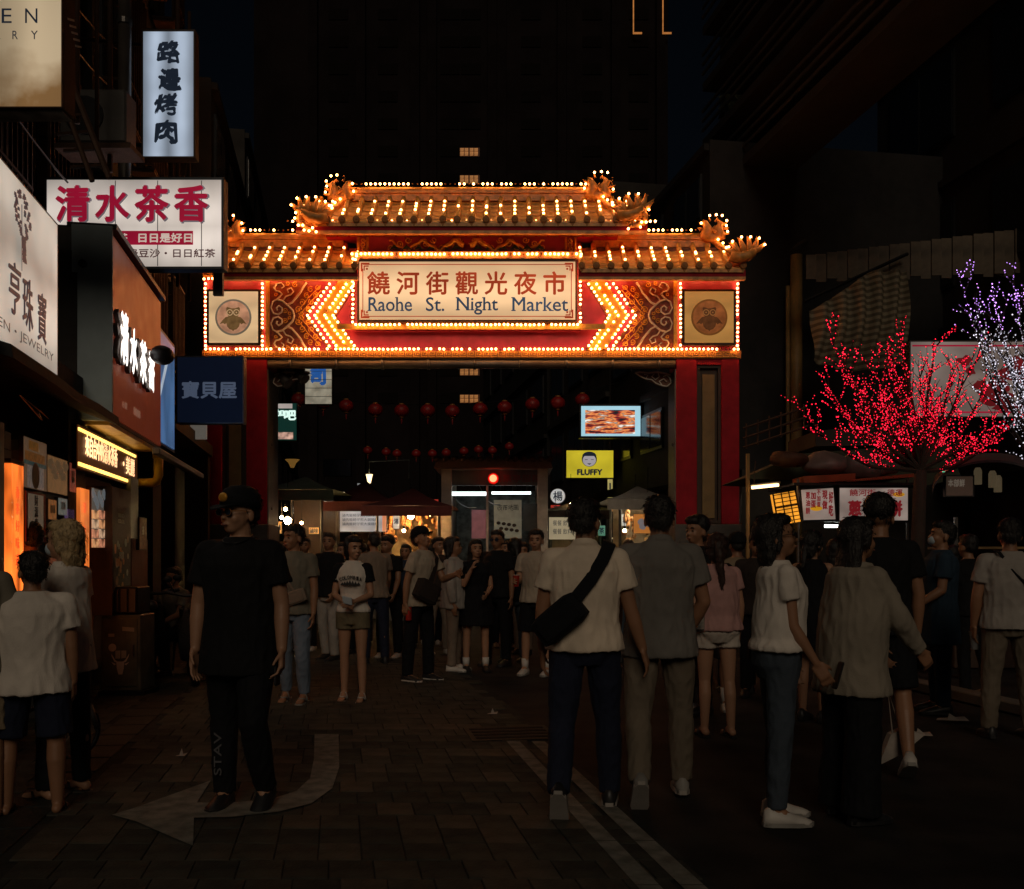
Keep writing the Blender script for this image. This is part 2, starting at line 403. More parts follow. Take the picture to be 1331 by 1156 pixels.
# ================================================================ far tower behind the gate
YT = 112
def tower():
    mat('tower_wall', (.013,.009,.009), .9, spec=.1, scale=.2, bump=.1, var=.3)
    mat('tower_pane', (.012,.010,.009), .9, var=.1, bump=0, spec=0)
    t = thing('apartment_tower', 'dark tall apartment tower far behind the gate with a few lit windows', 'building', (P(600, 722, YT).x, YT, 0))
    x0, x1 = P(330,0,YT).x, P(868,0,YT).x
    obj('wall', MB().box((x0, YT, 0), (x1, YT+18, 74)), 'tower_wall', t)
    for px in (408, 470, 540, 562, 640, 652, 730, 742, 800, 858):
        x = P(px,0,YT).x; obj('pier', MB().box((x-.5, YT-.8, 0), (x+.5, YT+.1, 72)), 'tower_wall', t)
    fr = MB().box((-1.1,-.12,0),(1.1,.1,1.3)); 
    proto = None
    lit = glow('lit_window', (1,.42,.13), .38, scale=(1.5,1,1.5), lo=.2, hi=1.2); 
    for r in range(22):
        for px in (440, 504, 585, 612, 690, 770, 830):
            z = CH + (HY - (524.5 - r*35.6))/F*YT
            if z > 70: continue
            x = P(px,0,YT).x
            on = px == 612 and r in (0, 1, 8, 9)
            if on:
                w = obj('window', MB().box((x-1.3,YT-.1,z),(x+1.0,YT+.05,z+1.0)), 'eave_dark', t)
                for q in range(4):
                    obj('pane', MB().box((x-1.2+q*.5+(.08 if q>1 else 0),YT-.16,z+.08+.45*(r%2)*0),(x-.78+q*.5+(.08 if q>1 else 0),YT-.11,z+.5)), lit, w)
                    obj('pane', MB().box((x-1.2+q*.5+(.08 if q>1 else 0),YT-.16,z+.56),(x-.78+q*.5+(.08 if q>1 else 0),YT-.11,z+.92)), lit, w)
            elif proto is None: proto = obj('window', MB().box((x-1.1,YT-.12,z),(x+1.1,YT+.1,z+1.2)), 'tower_pane', t)
            else: inst(proto, (x, YT-.01, z), t)
    st = glow('light_strip', (1,.36,.08), .35)
    for px in (822, 860):
        obj('light_strip', MB().box((P(px,0,YT).x-.06, YT-1, P(0,48,YT).z), (P(px,0,YT).x+.06, YT-.9, P(0,-30,YT).z)), st, t)
        obj('light_strip', MB().box((P(px,0,YT).x-.06, YT-1, P(0,49,YT).z-.1), (P(px+11,0,YT).x, YT-.9, P(0,48,YT).z)), st, t)
tower()

# ================================================================ street buildings
def rowhouse(name_label, x0, Ya, Yb, side, H, floors, wall='dark_concrete', setback=0.0, ground=3.1, wins=2, cols=True, cage=False, lit=()):
    """block along the street; side -1: left of it, +1: right"""
    s = side
    t = thing('shop_house', name_label, 'building', FP((Ya+Yb)/2, 0, s*.5, x0), 0)
    L_ = (Yb - Ya) / math.cos(TH)
    def q(u, off, z): return FP(Ya, z, s*off, x0) + SU*u
    def slabbox(u0, u1, o0, o1, z0, z1):
        c = (q(u0,o0,z0) + q(u1,o1,z1))/2
        return MB().obox(c, SV*abs(o1-o0)/2, SU*(u1-u0)/2, UZ*(z1-z0)/2)
    obj('wall', slabbox(0, L_, setback, setback+7, ground, H), wall, t)
    obj('lower_wall', slabbox(0, L_, .9, 6, 0, ground-.002), 'dark_concrete', t)
    obj('floor_slab', slabbox(-.02, L_+.02, -.05, setback+.3, ground-.18, ground+.02), wall, t)
    if cols:
        for u in (0.12, L_-.12): obj('column', slabbox(u-.15, u+.15, 0, .4, 0, ground-.18), wall, t)
    fh = (H-ground)/floors
    for fl in range(floors):
        z = ground + fl*fh
        obj('ledge', slabbox(.02, L_-.02, setback-.12, setback-.002, z+fh-.22, z+fh-.08), wall, t)
        for k in range(wins):
            u = L_*(k+.5)/wins; hw = L_/wins*.33
            w = obj('window', slabbox(u-hw, u+hw, setback-.05, setback+.05, z+.75, z+fh-.55), 'black_steel', t)
            for e in (-1, 1):
                obj('pane', slabbox(u + (e-1)/2*hw + .04, u + (e+1)/2*hw - .04, setback-.065, setback-.052, z+.82, z+fh-.62), 'lit_shop' if (fl,k) in lit else 'dark_glass', w)
            if cage:
                cg = MB()
                for j in range(9):
                    uu = u - hw + j*hw/4; cg.add(*_bx(slabbox(uu-.012, uu+.012, setback-.4, setback-.37, z+.6, z+fh-.5)))
                for zz in (z+.6, z+1.1, z+fh-.52):
                    cg.add(*_bx(slabbox(u-hw, u+hw, setback-.41, setback-.36, zz, zz+.03))); 
                    for uu in (u-hw, u+hw): cg.add(*_bx(slabbox(uu-.015, uu+.015, setback-.4, setback-.05, zz, zz+.03)))
                cg.add(*_bx(slabbox(u-hw, u+hw, setback-.4, setback-.07, z+.56, z+.6)))
                obj('window_grille', cg, 'rusty', t)
    return t
def _bx(m): return (m.v, m.f)
mat('rusty', (.07,.035,.02), .7, .3, scale=9, bump=.4)
mat('brick_red', (.09,.028,.02), .8, scale=3, bump=.5)
mat('pale_wall', (.13,.115,.095), .8, scale=1.6, bump=.4, bscale=10)
glow('lit_shop', (1,.62,.3), .10)
rowhouse('old shop house at the street corner on the left behind the white jewellery sign', X0L, 6.05, 8.95, -1, 14, 3, 'dark_concrete', 1.2, 3.0, 3, cage=True)
rowhouse('old shop house of the tea shop with caged windows above', X0L, 9.0, 12.9, -1, 15, 3, 'dark_concrete', 1.25, 4.15, 2, cage=True)
rowhouse('old shop house between the tea shop and the gate', X0L, 12.95, 18.2, -1, 13, 3, 'dark_concrete', .8, 3.4, 3, cage=True)
rowhouse('dark shop house on the left just beyond the gate', X0L, 20.0, 27, -1, 11, 3, 'dark_concrete', .2, 3.2, 3)
rowhouse('pale shop house further down the left side of the market street', X0L, 27.1, 38, -1, 13, 4, 'dark_concrete', .2, 3.2, 4)
rowhouse('last shop house on the left before the street fades out', X0L, 38.1, 60, -1, 12, 3, 'dark_concrete', .1, 3.2, 5)
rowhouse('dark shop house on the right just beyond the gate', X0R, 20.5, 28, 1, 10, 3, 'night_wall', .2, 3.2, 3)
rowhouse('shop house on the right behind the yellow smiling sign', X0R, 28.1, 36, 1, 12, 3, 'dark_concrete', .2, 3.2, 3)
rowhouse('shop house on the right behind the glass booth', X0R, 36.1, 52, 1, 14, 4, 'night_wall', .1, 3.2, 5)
# ================================================================ THE GATE
YG = 18.5
def g(px, py, d=0): 
    """point of the gate's front plane under a photo pixel, moved d towards the street's near end"""
    p = P(px, py, YG); p.y -= d; return p
def gbox(mb, xa, xb, ya, yb, d0, d1):
    a, b = g(xa, yb), g(xb, ya)
    return mb.box((a.x, YG-d1, a.z), (b.x, YG-d0, b.z))
gate = thing('market_gate', 'red and gold night market gate with tiled roofs outlined by glowing bulbs', 'gate', (g(613,0).x, YG+.4, 0))
def gp(name, mb, m, smooth=False, **k): return obj(name, mb, m, gate, smooth, **k)
mir = lambda x: 1226 - x
zfoot = HY + CH*F/YG    # row of the gate's feet
B_HOT = mat('bulb_light', (1,.8,.5), .3, var=0, bump=0, emit=(1,.375,.105), es=21)
bulb_m = B_HOT
mat('bulb_off', (.35,.16,.06), .2, var=.1, bump=0)
ZB = HY - (2.0-CH)*F/YG
for s in (0, 1):
    fx = (lambda x: x) if s == 0 else mir
    def fb(mb, xa, xb, ya, yb, d0, d1):
        a, b = sorted((fx(xa), fx(xb))); return gbox(mb, a, b, ya, yb, d0, d1)
    pier = gp('pier', fb(MB(), 265, 288, 466, ZB, -.8, 0), 'red_paint', bevel=.008)
    gp('pier', fb(MB(), 320, 347, 466, ZB, -.8, 0), 'red_paint', bevel=.008)
    gp('pier_back', fb(MB(), 288.2, 319.8, 466, ZB, -.8, -.12), 'wood_dark')
    gp('pier_cap', fb(MB(), 288.2, 319.8, 466, 474, -.119, -.02), 'red_paint')
    fr = MB(); 
    for a, b, c_, d_ in ((288.3,292,474,ZB-1),(316,319.7,474,ZB-1),(292,316,474,478),(292,316,ZB-5,ZB-1)): fb(fr, a, b, c_, d_, -.118, -.05)
    gp('panel_frame', fr, 'wood_dark')
    gp('couplet_board', fb(MB(), 296, 312, 486, ZB-8, -.118, -.08), 'ochre_board')
    gp('plinth', fb(MB(), 262, 350, ZB+.1, zfoot, -.85, .06), 'stone_base', bevel=.02)
    gp('plinth_slab', fb(MB(), 268, 344, ZB+20, zfoot-18, .061, .09), 'stone_base', bevel=.01)
    ix = g(fx(347.2), 0).x; sg = 1 if s == 0 else -1
    m = MB().box((min(ix, ix+sg*.02), YG+.01, 2.0), (max(ix, ix+sg*.02), YG+.79, g(0,480).z)); gp('side_panel', m, 'pipe_metal')
    for k in range(3):
        gp('bolt', MB().ell((ix+sg*.03, YG+.25, 2.3+k*1.2), (.02,.03,.03)), 'grey_steel')
# lintel
gp('lintel', gbox(MB(), 265, 961, 362, 456, -.8, 0), 'red_board')
gp('lintel_edge', gbox(MB(), 263, 963, 456.2, 466, -.82, .02), 'gilt_dark')
gp('lintel_crest', gbox(MB(), 266, 960, 353, 361.8, -.8, .09), 'gilt_dark')
# fret pieces along the two edges
fret = MB()
def fretpiece(mb, px, py, w, h, d):
    a = g(px, py); 
    for q in ((-.5,-.5,.5,-.36),(-.5,.36,.5,.5),(-.5,-.36,-.38,.36),(.1,-.1,.5,.04),(.38,.04,.5,.36),(-.2,-.1,-.08,.2)):
        mb.box((a.x+q[0]*w, YG-d-.012, a.z+q[1]*h), (a.x+q[2]*w, YG-d, a.z+q[3]*h))
for k in range(69): fretpiece(fret, 270 + k*10.05, 461.2, .12, .10, .02)
for k in range(69): fretpiece(fret, 270 + k*10.05, 357.4, .12, .09, .09)
gp('fret_band', fret, 'gold_paint', kind='stuff')
for s in (0, 1):
    fx = (lambda x: x) if s == 0 else mir
    def fb(mb, xa, xb, ya, yb, d0, d1):
        a, b = sorted((fx(xa), fx(xb))); return gbox(mb, a, b, ya, yb, d0, d1)
    gp('gold_strip', fb(MB(), 346, 351, 366, 455, 0.001, .05), 'gold_paint')
    # owl light box
    ob_ = gp('emblem_box', fb(MB(), 271, 341, 378.5, 450.5, .001, .12), 'wood_dark')
    face = obj('face', fb(MB(), 274.5, 337.5, 381.5, 447.5, .121, .135), glow('owl_face_%d' % s, (1,.66,.34) if s == 0 else (1,.48,.12), .62 if s == 0 else .34, scale=(.9,.9,2.2), lo=.75, hi=1.2, base=.4), ob_)
    cx, cyy = fx(306), 415; r = .34
    def disc(r, d, n=40, sy=1, cx=cx, cyy=cyy, dx=0, dz=0, th=.006, sx=1):
        c0 = g(cx, cyy); return MB().prism([(c0.x+dx+sx*r*math.cos(2*math.pi*k/n), YG-d, c0.z+dz+sy*r*math.sin(2*math.pi*k/n)) for k in range(n)], (0,-th,0))
    o1 = obj('emblem_ring', disc(.335, .136), glow('owl_ring_%d' % s, (.34,.27,.18) if s == 0 else (.3,.1,.02), .42, base=.3), ob_)
    obj('emblem_disc', disc(.30, .143), glow('owl_disc_%d' % s, (.75,.36,.2) if s == 0 else (.35,.1,.025), .6, scale=(6,6,6), lo=.6, hi=1.2, base=.3), ob_)
    owl = MB()
    c0 = g(cx, cyy)
    def ap(pts): owl.prism([(c0.x + x*.3, YG-.15, c0.z + z*.3) for x, z in pts], (0,-.006,0))
    ap([(-.42,.55),(-.36,.62),(-.1,.54),(.1,.54),(.36,.62),(.42,.55),(.4,.2),(.26,.02),(0,-.06),(-.26,.02),(-.4,.2)][::-1])
    ap([(-.3,.04),(-.46,-.0),(-.66,-.2),(-.82,-.42),(-.62,-.37),(-.5,-.44),(-.42,-.36),(-.36,-.58),(-.22,-.74),(-.08,-.78),(0,-.86),(.08,-.78),(.22,-.74),(.36,-.58),(.42,-.36),(.5,-.44),(.62,-.37),(.82,-.42),(.66,-.2),(.46,0),(.3,.04),(0,-.05)][::-1])
    obj('owl', owl, glow('owl_body_%d' % s, (.16,.085,.03) if s == 0 else (.09,.028,.008), .8, scale=(9,9,9), base=.3), ob_)
    ey = MB()
    for e in (-1, 1):
        for rr, dd in ((.06,.158),): 
            pts = [(c0.x + e*.062 + rr*math.cos(a), YG-dd, c0.z+.085+rr*math.sin(a)) for a in [2*math.pi*k/20 for k in range(20)]]
            pin = [(c0.x + e*.062 + rr*.72*math.cos(a), YG-dd, c0.z+.085+rr*.72*math.sin(a)) for a in [2*math.pi*k/20 for k in range(20)]]
            ey.add(pts + pin, [(k, (k+1) % 20, 20 + (k+1) % 20, 20 + k) for k in range(20)])
            ey.add([(c0.x + e*.062 + .014*math.cos(a), YG-dd, c0.z+.085+.014*math.sin(a)) for a in [2*math.pi*k/10 for k in range(10)]], [tuple(range(10))])
    obj('owl_eye', ey, glow('owl_eye_%d' % s, (.8,.5,.25) if s == 0 else (.4,.15,.04), .6, base=.3), ob_)
    # scrollwork panel
    mg = -1 if s else 1
    def PT(x, y, d=.03): return g(fx(x), y, d)
    def line(mb, pts, r, d=.03): mb.tube([PT(x, y, d) for x, y in pts], r, n=5, flat=(0,1,0))
    gp('scroll_field', fb(MB(), 352, 399.5, 367, 454.5, .001, .012), mat('scroll_ground', (.30,.07,.03), .55, scale=14, var=.4))
    wh, go = MB(), MB()
    for sy in (-1, 1):
        Y_ = lambda y: 411 + sy*(y)
        line(wh, [(360, Y_(41)),(357,Y_(36)),(359,Y_(32)),(364,Y_(31)),(367,Y_(28)),(362,Y_(22)),(355,Y_(18)),(352.5,Y_(10)),(356,Y_(3)),(362,Y_(1.5)),(367,Y_(5)),(367,Y_(10)),(363,Y_(13)),(360,Y_(10)),(361,Y_(7))], .017)
        line(wh, [(383, Y_(0)),(381,Y_(7)),(374,Y_(14)),(368,Y_(19)),(361,Y_(21))], .02)
        line(wh, [(374, Y_(14)),(380,Y_(17)),(386,Y_(24)),(391,Y_(30)),(394,Y_(36)),(399,Y_(43))], .02)
        line(wh, [(368,Y_(19)),(372,Y_(25)),(378,Y_(27)),(382,Y_(31)),(379,Y_(36)),(374,Y_(34)),(375,Y_(30))], .014)
        line(wh, [(360,Y_(41)),(366,Y_(43)),(370,Y_(38)),(366,Y_(35))], .013)
        for cx_, cy_, r_, a_, t_ in ((388,8,4.5,0,1.4),(393,17,4.5,2,-1.4),(399,26,4,1,1.5),(392,3,3.5,3,1.3),(401,8,4,0,1.5),(405,18,4,2,1.4),(410,27,4,2,-1.4),(404,34,4,1,1.4),(413,37,3.5,0,-1.4),(384,40,4,1,1.4),(374,42,3,4,1.2),(359,27,2.5,0,1.2),(371,7,3.5,4,1.3),(377,3,2.5,2,1.2)):
            line(go, [(x, Y_(y)) for x, y in spiral(cx_, cy_, r_, .8, a_, t_, 14)], .009, .028)
        line(go, [(385,Y_(4)),(393,Y_(13)),(400,Y_(22)),(409,Y_(31)),(417,Y_(39))], .009, .028)
        line(go, [(390,Y_(2)),(399,Y_(12)),(408,Y_(22)),(418,Y_(33))], .008, .028)
    gp('white_scroll', wh, 'scroll_white', True); gp('gold_scroll', go, 'scroll_gold', True)
    # chevron bands: slanted boards, apex outward
    def chev(ax, tx, half, d0, d1, m, nm):
        """band between apex columns ax[0], ax[1]"""
        for sy in (-1, 1):
            q = [(ax[0], 411.5), (ax[1], 411.5), (tx[1], 411.5 + sy*half), (tx[0], 411.5 + sy*half)]
            pts = [g(fx(x), y, d0) for x, y in q]
            gp(nm, MB().prism(pts, (0, d0-d1, 0)), m)
    chev((401.5,410), (432,440), 44.4, .001, .05, 'red_board', 'chevron')
    chev((410.3,423), (440.3,453), 44.4, .001, .07, 'gold_paint', 'chevron')
    chev((423.3,433), (453.3,462), 44.4, .001, .05, 'gold_paint', 'chevron')
    chev((433.3,437), (462.3,465), 44.4, .001, .035, 'eave_dark', 'chevron')
    chev((398,401.3), (428.5,431.8), 44.4, .001, .035, 'eave_dark', 'chevron')
    # corner bracket with white scroll
    bk = MB(); 
    for pts, r in (([(351,484),(358,482),(368,480),(380,481),(392,480),(398,481)], .018), ([(352,488),(350,494),(356,499),(362,498),(366,492),(360,489),(356,493)], .014), ([(362,498),(370,495),(376,490),(384,489),(392,485),(398,481)], .014), ([(368,480),(366,486),(371,490),(376,486),(373,483)], .012), ([(384,489),(381,484),(386,483)], .01), ([(352,488),(356,484),(361,486)], .012)):
        bk.tube([g(fx(x), y, -.3) for x, y in pts], r, n=5, flat=(0,1,0))
    gp('corner_scroll', bk, 'scroll_white', True)
    gp('corner_bracket', MB().prism([g(fx(x), y, -.33) for x, y in ((348,481),(399,481),(384,489),(370,496),(360,500),(350,498))], (0,.03,0)), 'eave_dark')
# steel beam under the lintel
m = MB(); a, b = g(348,473), g(878,473)
m.tube([(a.x, YG+.06, a.z), (b.x, YG+.06, a.z)], .085, n=16); gp('steel_beam', m, 'pipe_metal', True)
m = MB()
for k in range(9):
    x = g(375 + k*60, 0).x; m.tube([(x, YG+.06, a.z), (x+.05, YG+.06, a.z)], .1, n=16)
gp('beam_collar', m, 'grey_steel', True)
# middle board: beam, sign
gp('board_back', gbox(MB(), 462, 754, 331, 432, .001, .14), 'red_board')
gp('board_top', gbox(MB(), 458, 756, 331, 341, .141, .20), 'ridge_glaze', bevel=.01)
gp('board_foot', gbox(MB(), 440, 786, 424, 431, .141, .17), 'gold_paint')
sb = gp('name_board', gbox(MB(), 467, 749, 343, 423, .142, .26), 'wood_dark')
obj('face', gbox(MB(), 470, 746.5, 346, 420, .261, .275), glow('name_face', (1,.63,.33), .74, scale=(.7,1,2.0), lo=.85, hi=1.1, dirt=None, base=.5, tube=('z', .5, .0, .6, .75)), sb)
rl = MB()
for a_, b_, c_, d_ in ((475,741,349.2,350.2),(475,741,415.6,416.6),(474,475,355,411),(741,742,355,411)): gbox(rl, a_, b_, c_, d_, .276, .279)
for sx in (0,1):
    for sy in (0,1):
        for q in ((0,0,11,2),(0,2,2,11),(4,3.5,10,5),(3.5,4,5,10),(6.5,6.5,9,9)):
            xs = sorted([472+q[0] if not sx else 744-q[0], 472+q[2] if not sx else 744-q[2]]); ys = sorted([347.5+q[1] if not sy else 418.5-q[1], 347.5+q[3] if not sy else 418.5-q[3]])
            gbox(rl, xs[0], xs[1], ys[0], ys[1], .276, .280)
obj('border_line', rl, glow('sign_red_ink', (.42,.045,.012), .8, base=.5), sb)
m = MB()
for i, ch in enumerate('饒河街觀光夜市'):
    c = g(494.5 + i*37.6, 373.5, .277); text(m, ch, c, UX, UZ, .42, .43, bold=.022)
obj('lettering', m, 'sign_red_ink', sb)
m = MB()
for wrd, xa, xb, tall in (('Raohe', 480, 538, 1), ('St.', 555, 579, 1), ('Night', 593, 648, 1), ('Market', 664, 738, 1)):
    yb = 414 if wrd == 'Night' else 409.5
    ya = 391.5
    c = g((xa+xb)/2, (ya+yb)/2, .277); text(m, wrd, c, UX, UZ, (xb-xa)/F*YG*.985, (yb-ya)/F*YG, bold=.012, serif=True)
obj('lettering', m, glow('sign_blue_ink', (.035,.06,.10), .8, base=.5), sb)
# dragon panel and frieze between the roofs
gp('dragon_panel', gbox(MB(), 464, 750, 309, 329, -.2, .05), 'red_board')
dg = MB(); gn = MB()
for s in (-1, 1):
    X = lambda x: 607 + s*x
    pth = [(X(4+t*4.2), 321 - 6*math.sin(t*.62) + 2*math.sin(t*1.9)) for t in range(24)]
    dg.tube([g(x, y, .07) for x, y in pth], [.045*(1-t/28) + .008 for t in range(24)], n=6, flat=(0,1,0))
    for k in range(9): dg.tube([g(x, y, .075) for x, y in spiral(X(10+k*11), 319 + (k%3-1)*5, 4.5, 1, k, 1.3*(-1)**k, 10)], .012, n=5, flat=(0,1,0))
    for k in range(6):
        c = g(X(14+k*16), 324, .075); gn.prism([(c.x-.09,c.y,c.z-.05),(c.x,c.y,c.z+.06),(c.x+.1,c.y,c.z-.04),(c.x,c.y,c.z-.01)], (0,-.02,0))
    for a_, b_ in ((127,130),(139,142)): gbox(dg, min(X(a_),X(b_)), max(X(a_),X(b_)), 310, 329, .05, .07)
    for k in range(3): dg.tube([g(x, y, .075) for x, y in spiral(X(134), 314 + k*6, 3.4, .8, k*2, 1.2, 10)], .011, n=5, flat=(0,1,0))
gp('gold_dragon', dg, 'gold_paint', True); gp('green_leaf', gn, mat('leaf_enamel', (.03,.07,.03), .4))
gp('frieze', gbox(MB(), 424, 803, 297.5, 308.8, -.35, .0), 'red_paint')
fz = MB()
for k in range(25): 
    c = g(431 + k*15.2, 303.5)
    for q in ((-.5,-.5,.5,-.38),(-.5,.38,.5,.5),(-.5,-.38,-.42,.38),(.42,-.38,.5,.38),(-.3,-.15,-.22,.38),(-.3,-.2,-.02,-.1),(-.1,-.1,-.02,.15),(.08,.1,.32,.18),(.24,-.18,.32,.1),(.06,-.38,.14,.0)):
        fz.box((c.x+q[0]*.17, YG-.018, c.z+q[1]*.13), (c.x+q[2]*.17, YG-.001, c.z+q[3]*.13))
gp('frieze_fret', fz, 'gilt_dark', kind='stuff')
gp('roof_body', gbox(MB(), 452, 762, 262, 297, -1.0, -.15), 'eave_dark')
gp('roof_block', gbox(MB(), 300, 452, 320, 352.8, -.9, -.1), 'eave_dark'); gp('roof_block', gbox(MB(), 762, 936, 320, 352.8, -.9, -.1), 'eave_dark')
# ---- bulbs
BS = {'near': MB(), 'roof': MB(), 'off': MB()}
BR = .0235
bproto = None; BL = []
def bulb(p, big=True, on=True):
    p = Vector(p)
    if not on: BS['off'].ico(p, BR*.8); return
    (BL if big else BS['roof']).append(p) if big else BS['roof'].ico(p, BR)
def brow(x0, y0, x1, y1, d, big=True, off=.13, step=5.6, Yf=None):
    n = max(1, int(round(math.hypot(x1-x0, y1-y0)/step)))
    for k in range(n + 1):
        x, y = x0 + (x1-x0)*k/n, y0 + (y1-y0)*k/n
        bulb(g(x + random.uniform(-.4,.4), y + random.uniform(-.3,.3), d), big, random.random() > off)
brow(270, 455.5, 958, 455.5, .11, False, .14)
brow(268, 365, 462, 365, .13, False, .12); brow(756, 364, 958, 364, .13, False, .3)
for s in (0, 1):
    fx = (lambda x: x) if s == 0 else mir
    brow(fx(268), 370, fx(268), 450, .05, True, .1); brow(fx(342), 370, fx(342), 450, .06, True, .1)
    for (ax, tx) in ((401,431),(410.3,440),(423,453),(434,463)):
        brow(fx(ax), 411.5, fx(tx-2), 371, .09, True, .07, 6.0); brow(fx(ax+2.3), 415, fx(tx-2), 451, .09, True, .07, 6.0)
brow(462, 343, 462, 424, .31, True, .03); brow(753, 343, 753, 424, .31, True, .03)
brow(465, 426.5, 750, 426.5, .27, True, .06)
brow(460, 335.0, 754, 335.0, .225, False, .16)
# ---- roofs
def roof(xa, xb, ya, yr, Ye, Yr, n, lean=0, capl=True, capr=True, lit=.85):
    """eave row ya at depth Ye, ridge row yr at depth Yr; n ribs between world columns"""
    ea, eb = P(xa, ya, Ye), P(xb, ya, Ye); zr = P(0, yr, Yr).z
    W_ = eb.x - ea.x; dx = W_ / n
    def pt(x, t, up=0):   # concave slope
        y = Ye + (Yr - Ye)*t; z = ea.z + (zr - ea.z)*(t*.82 + t*t*.18) + up
        return Vector((x, y, z))
    bd = MB(); o = []
    for k in range(7): o.append([pt(ea.x, k/6, -.04), pt(eb.x, k/6, -.04), pt(eb.x, k/6, -.10), pt(ea.x, k/6, -.10)])
    gp('roof_slope', MB().loft(o), 'ridge_glaze')
    pr = None
    rp = None; ep = None; T_ = 5
    tiles = {}
    for i in range(n):
        xc = ea.x + dx*(i+.5)
        for k in range(T_):
            a, b = k/T_, (k+1)/T_ + .03
            if k not in tiles:
                ring = []
                for t, up in ((a, .012), (min(b,1), -.012)):
                    ring.append([pt(xc + dx*.40*math.cos(u) , t, up - .035*math.sin(u)*1.0) for u in [math.pi*j/6 for j in range(7)]])
                f = MB(); f.loft(ring, cap=False, closed=False)
                th = [[v + Vector((0, -.0, -.018)) for v in r_] for r_ in ring]; 
                f.add(ring[0] + th[0], [(j, j+1, j+8, j+7) for j in range(6)])
                tiles[k] = (gp('tile', f, 'tile_glaze', True), xc)
            else:
                src, x0_ = tiles[k]; c = bpy.data.objects.new('tile', src.data); COL.objects.link(c); c.parent = gate
                c.location = src.location + Vector((xc - x0_, random.uniform(-.006,.006), random.uniform(-.006,.006)))
                c.rotation_euler = (0, random.uniform(-.03,.03), random.uniform(-.02,.02))
    for i in range(n + 1):
        xc = ea.x + dx*i
        if rp is None:
            rb = MB(); rb.tube([pt(xc, t, .03) for t in (0,.15,.3,.5,.7,.85,1)], .05, n=8)
            rp = (gp('rib_tile', rb, 'tile_glaze', True), xc)
            c = pt(xc, 0, .02)
            em = MB().tube([c + Vector((0,.04,0)), c + Vector((0,-.03,0)), c + Vector((0,-.035,-.0))], [.062,.062,.045], n=12)
            em.tube([c + Vector((0,-.03,0)), c + Vector((0,-.05,0))], [.03,.02], n=8)
            em.prism([c + Vector((-.04,-.01,-.05)), c + Vector((.04,-.01,-.05)), c + Vector((.0,-.01,-.13))], (0,.02,0))
            ep = (gp('eave_tile', em, 'gilt_dark'), xc)
        else:
            for src, x0_ in (rp, ep):
                c = bpy.data.objects.new(src.name.split('.')[0], src.data); COL.objects.link(c); c.parent = gate; c.location = src.location + Vector((xc-x0_, 0, 0))
        nb = random.choice((3,3,4,4))
        for k in range(nb):
            t = .12 + .2*k + random.uniform(-.02,.02) + (.0 if nb > 3 else random.choice((0,.12,.2)))
            if random.random() < lit: bulb(pt(xc, min(t,.92), .10), False)
    # eave board
    gp('eave_board', MB().box((ea.x-.05, Ye+.03, ea.z-.17), (eb.x+.05, Ye+.09, ea.z-.035)), 'red_paint')
    gp('eave_rail', MB().box((ea.x-.05, Ye+.02, ea.z-.225), (eb.x+.05, Ye+.12, ea.z-.172)), 'ridge_glaze')
    return pt, ea, eb, zr
pt1, e1a, e1b, zr1 = roof(388, 838, 287, 260, 18.0, 18.75, 24)
pt2, e2a, e2b, zr2 = roof(282, 461, 347, 320, 18.0, 18.7, 9)
pt3, e3a, e3b, zr3 = roof(756, 966, 347, 320, 18.0, 18.7, 11)
def ridge(xa, xb, zr, Yr, nm='ridge'):
    m = MB()
    for z0, z1, w in ((0,.07,.10),(.075,.14,.075),(.145,.19,.11)):
        m.box((xa, Yr-w, zr-.03+z0), (xb, Yr+w, zr-.03+z1))
    gp(nm, m, 'ridge_glaze')
    m = MB().tube([(xa, Yr, zr+.2), (xb, Yr, zr+.2)], .055, n=10); gp('ridge_cap', m, 'tile_glaze', True)
    n = int((xb-xa)/.088)
    for k in range(n): bulb((xa + .09 + k*.088, Yr-.05, zr+.30), False, random.random() < .62)
ridge(P(452,0,18.8).x, P(776,0,18.8).x, zr1, 18.8)
ridge(P(296,0,18.75).x, P(447,0,18.75).x, zr2, 18.75)
ridge(P(770,0,18.75).x, P(922,0,18.75).x, zr3, 18.75)
brow(380, 296.5, 848, 296.5, .38, False, .2, 6.3)
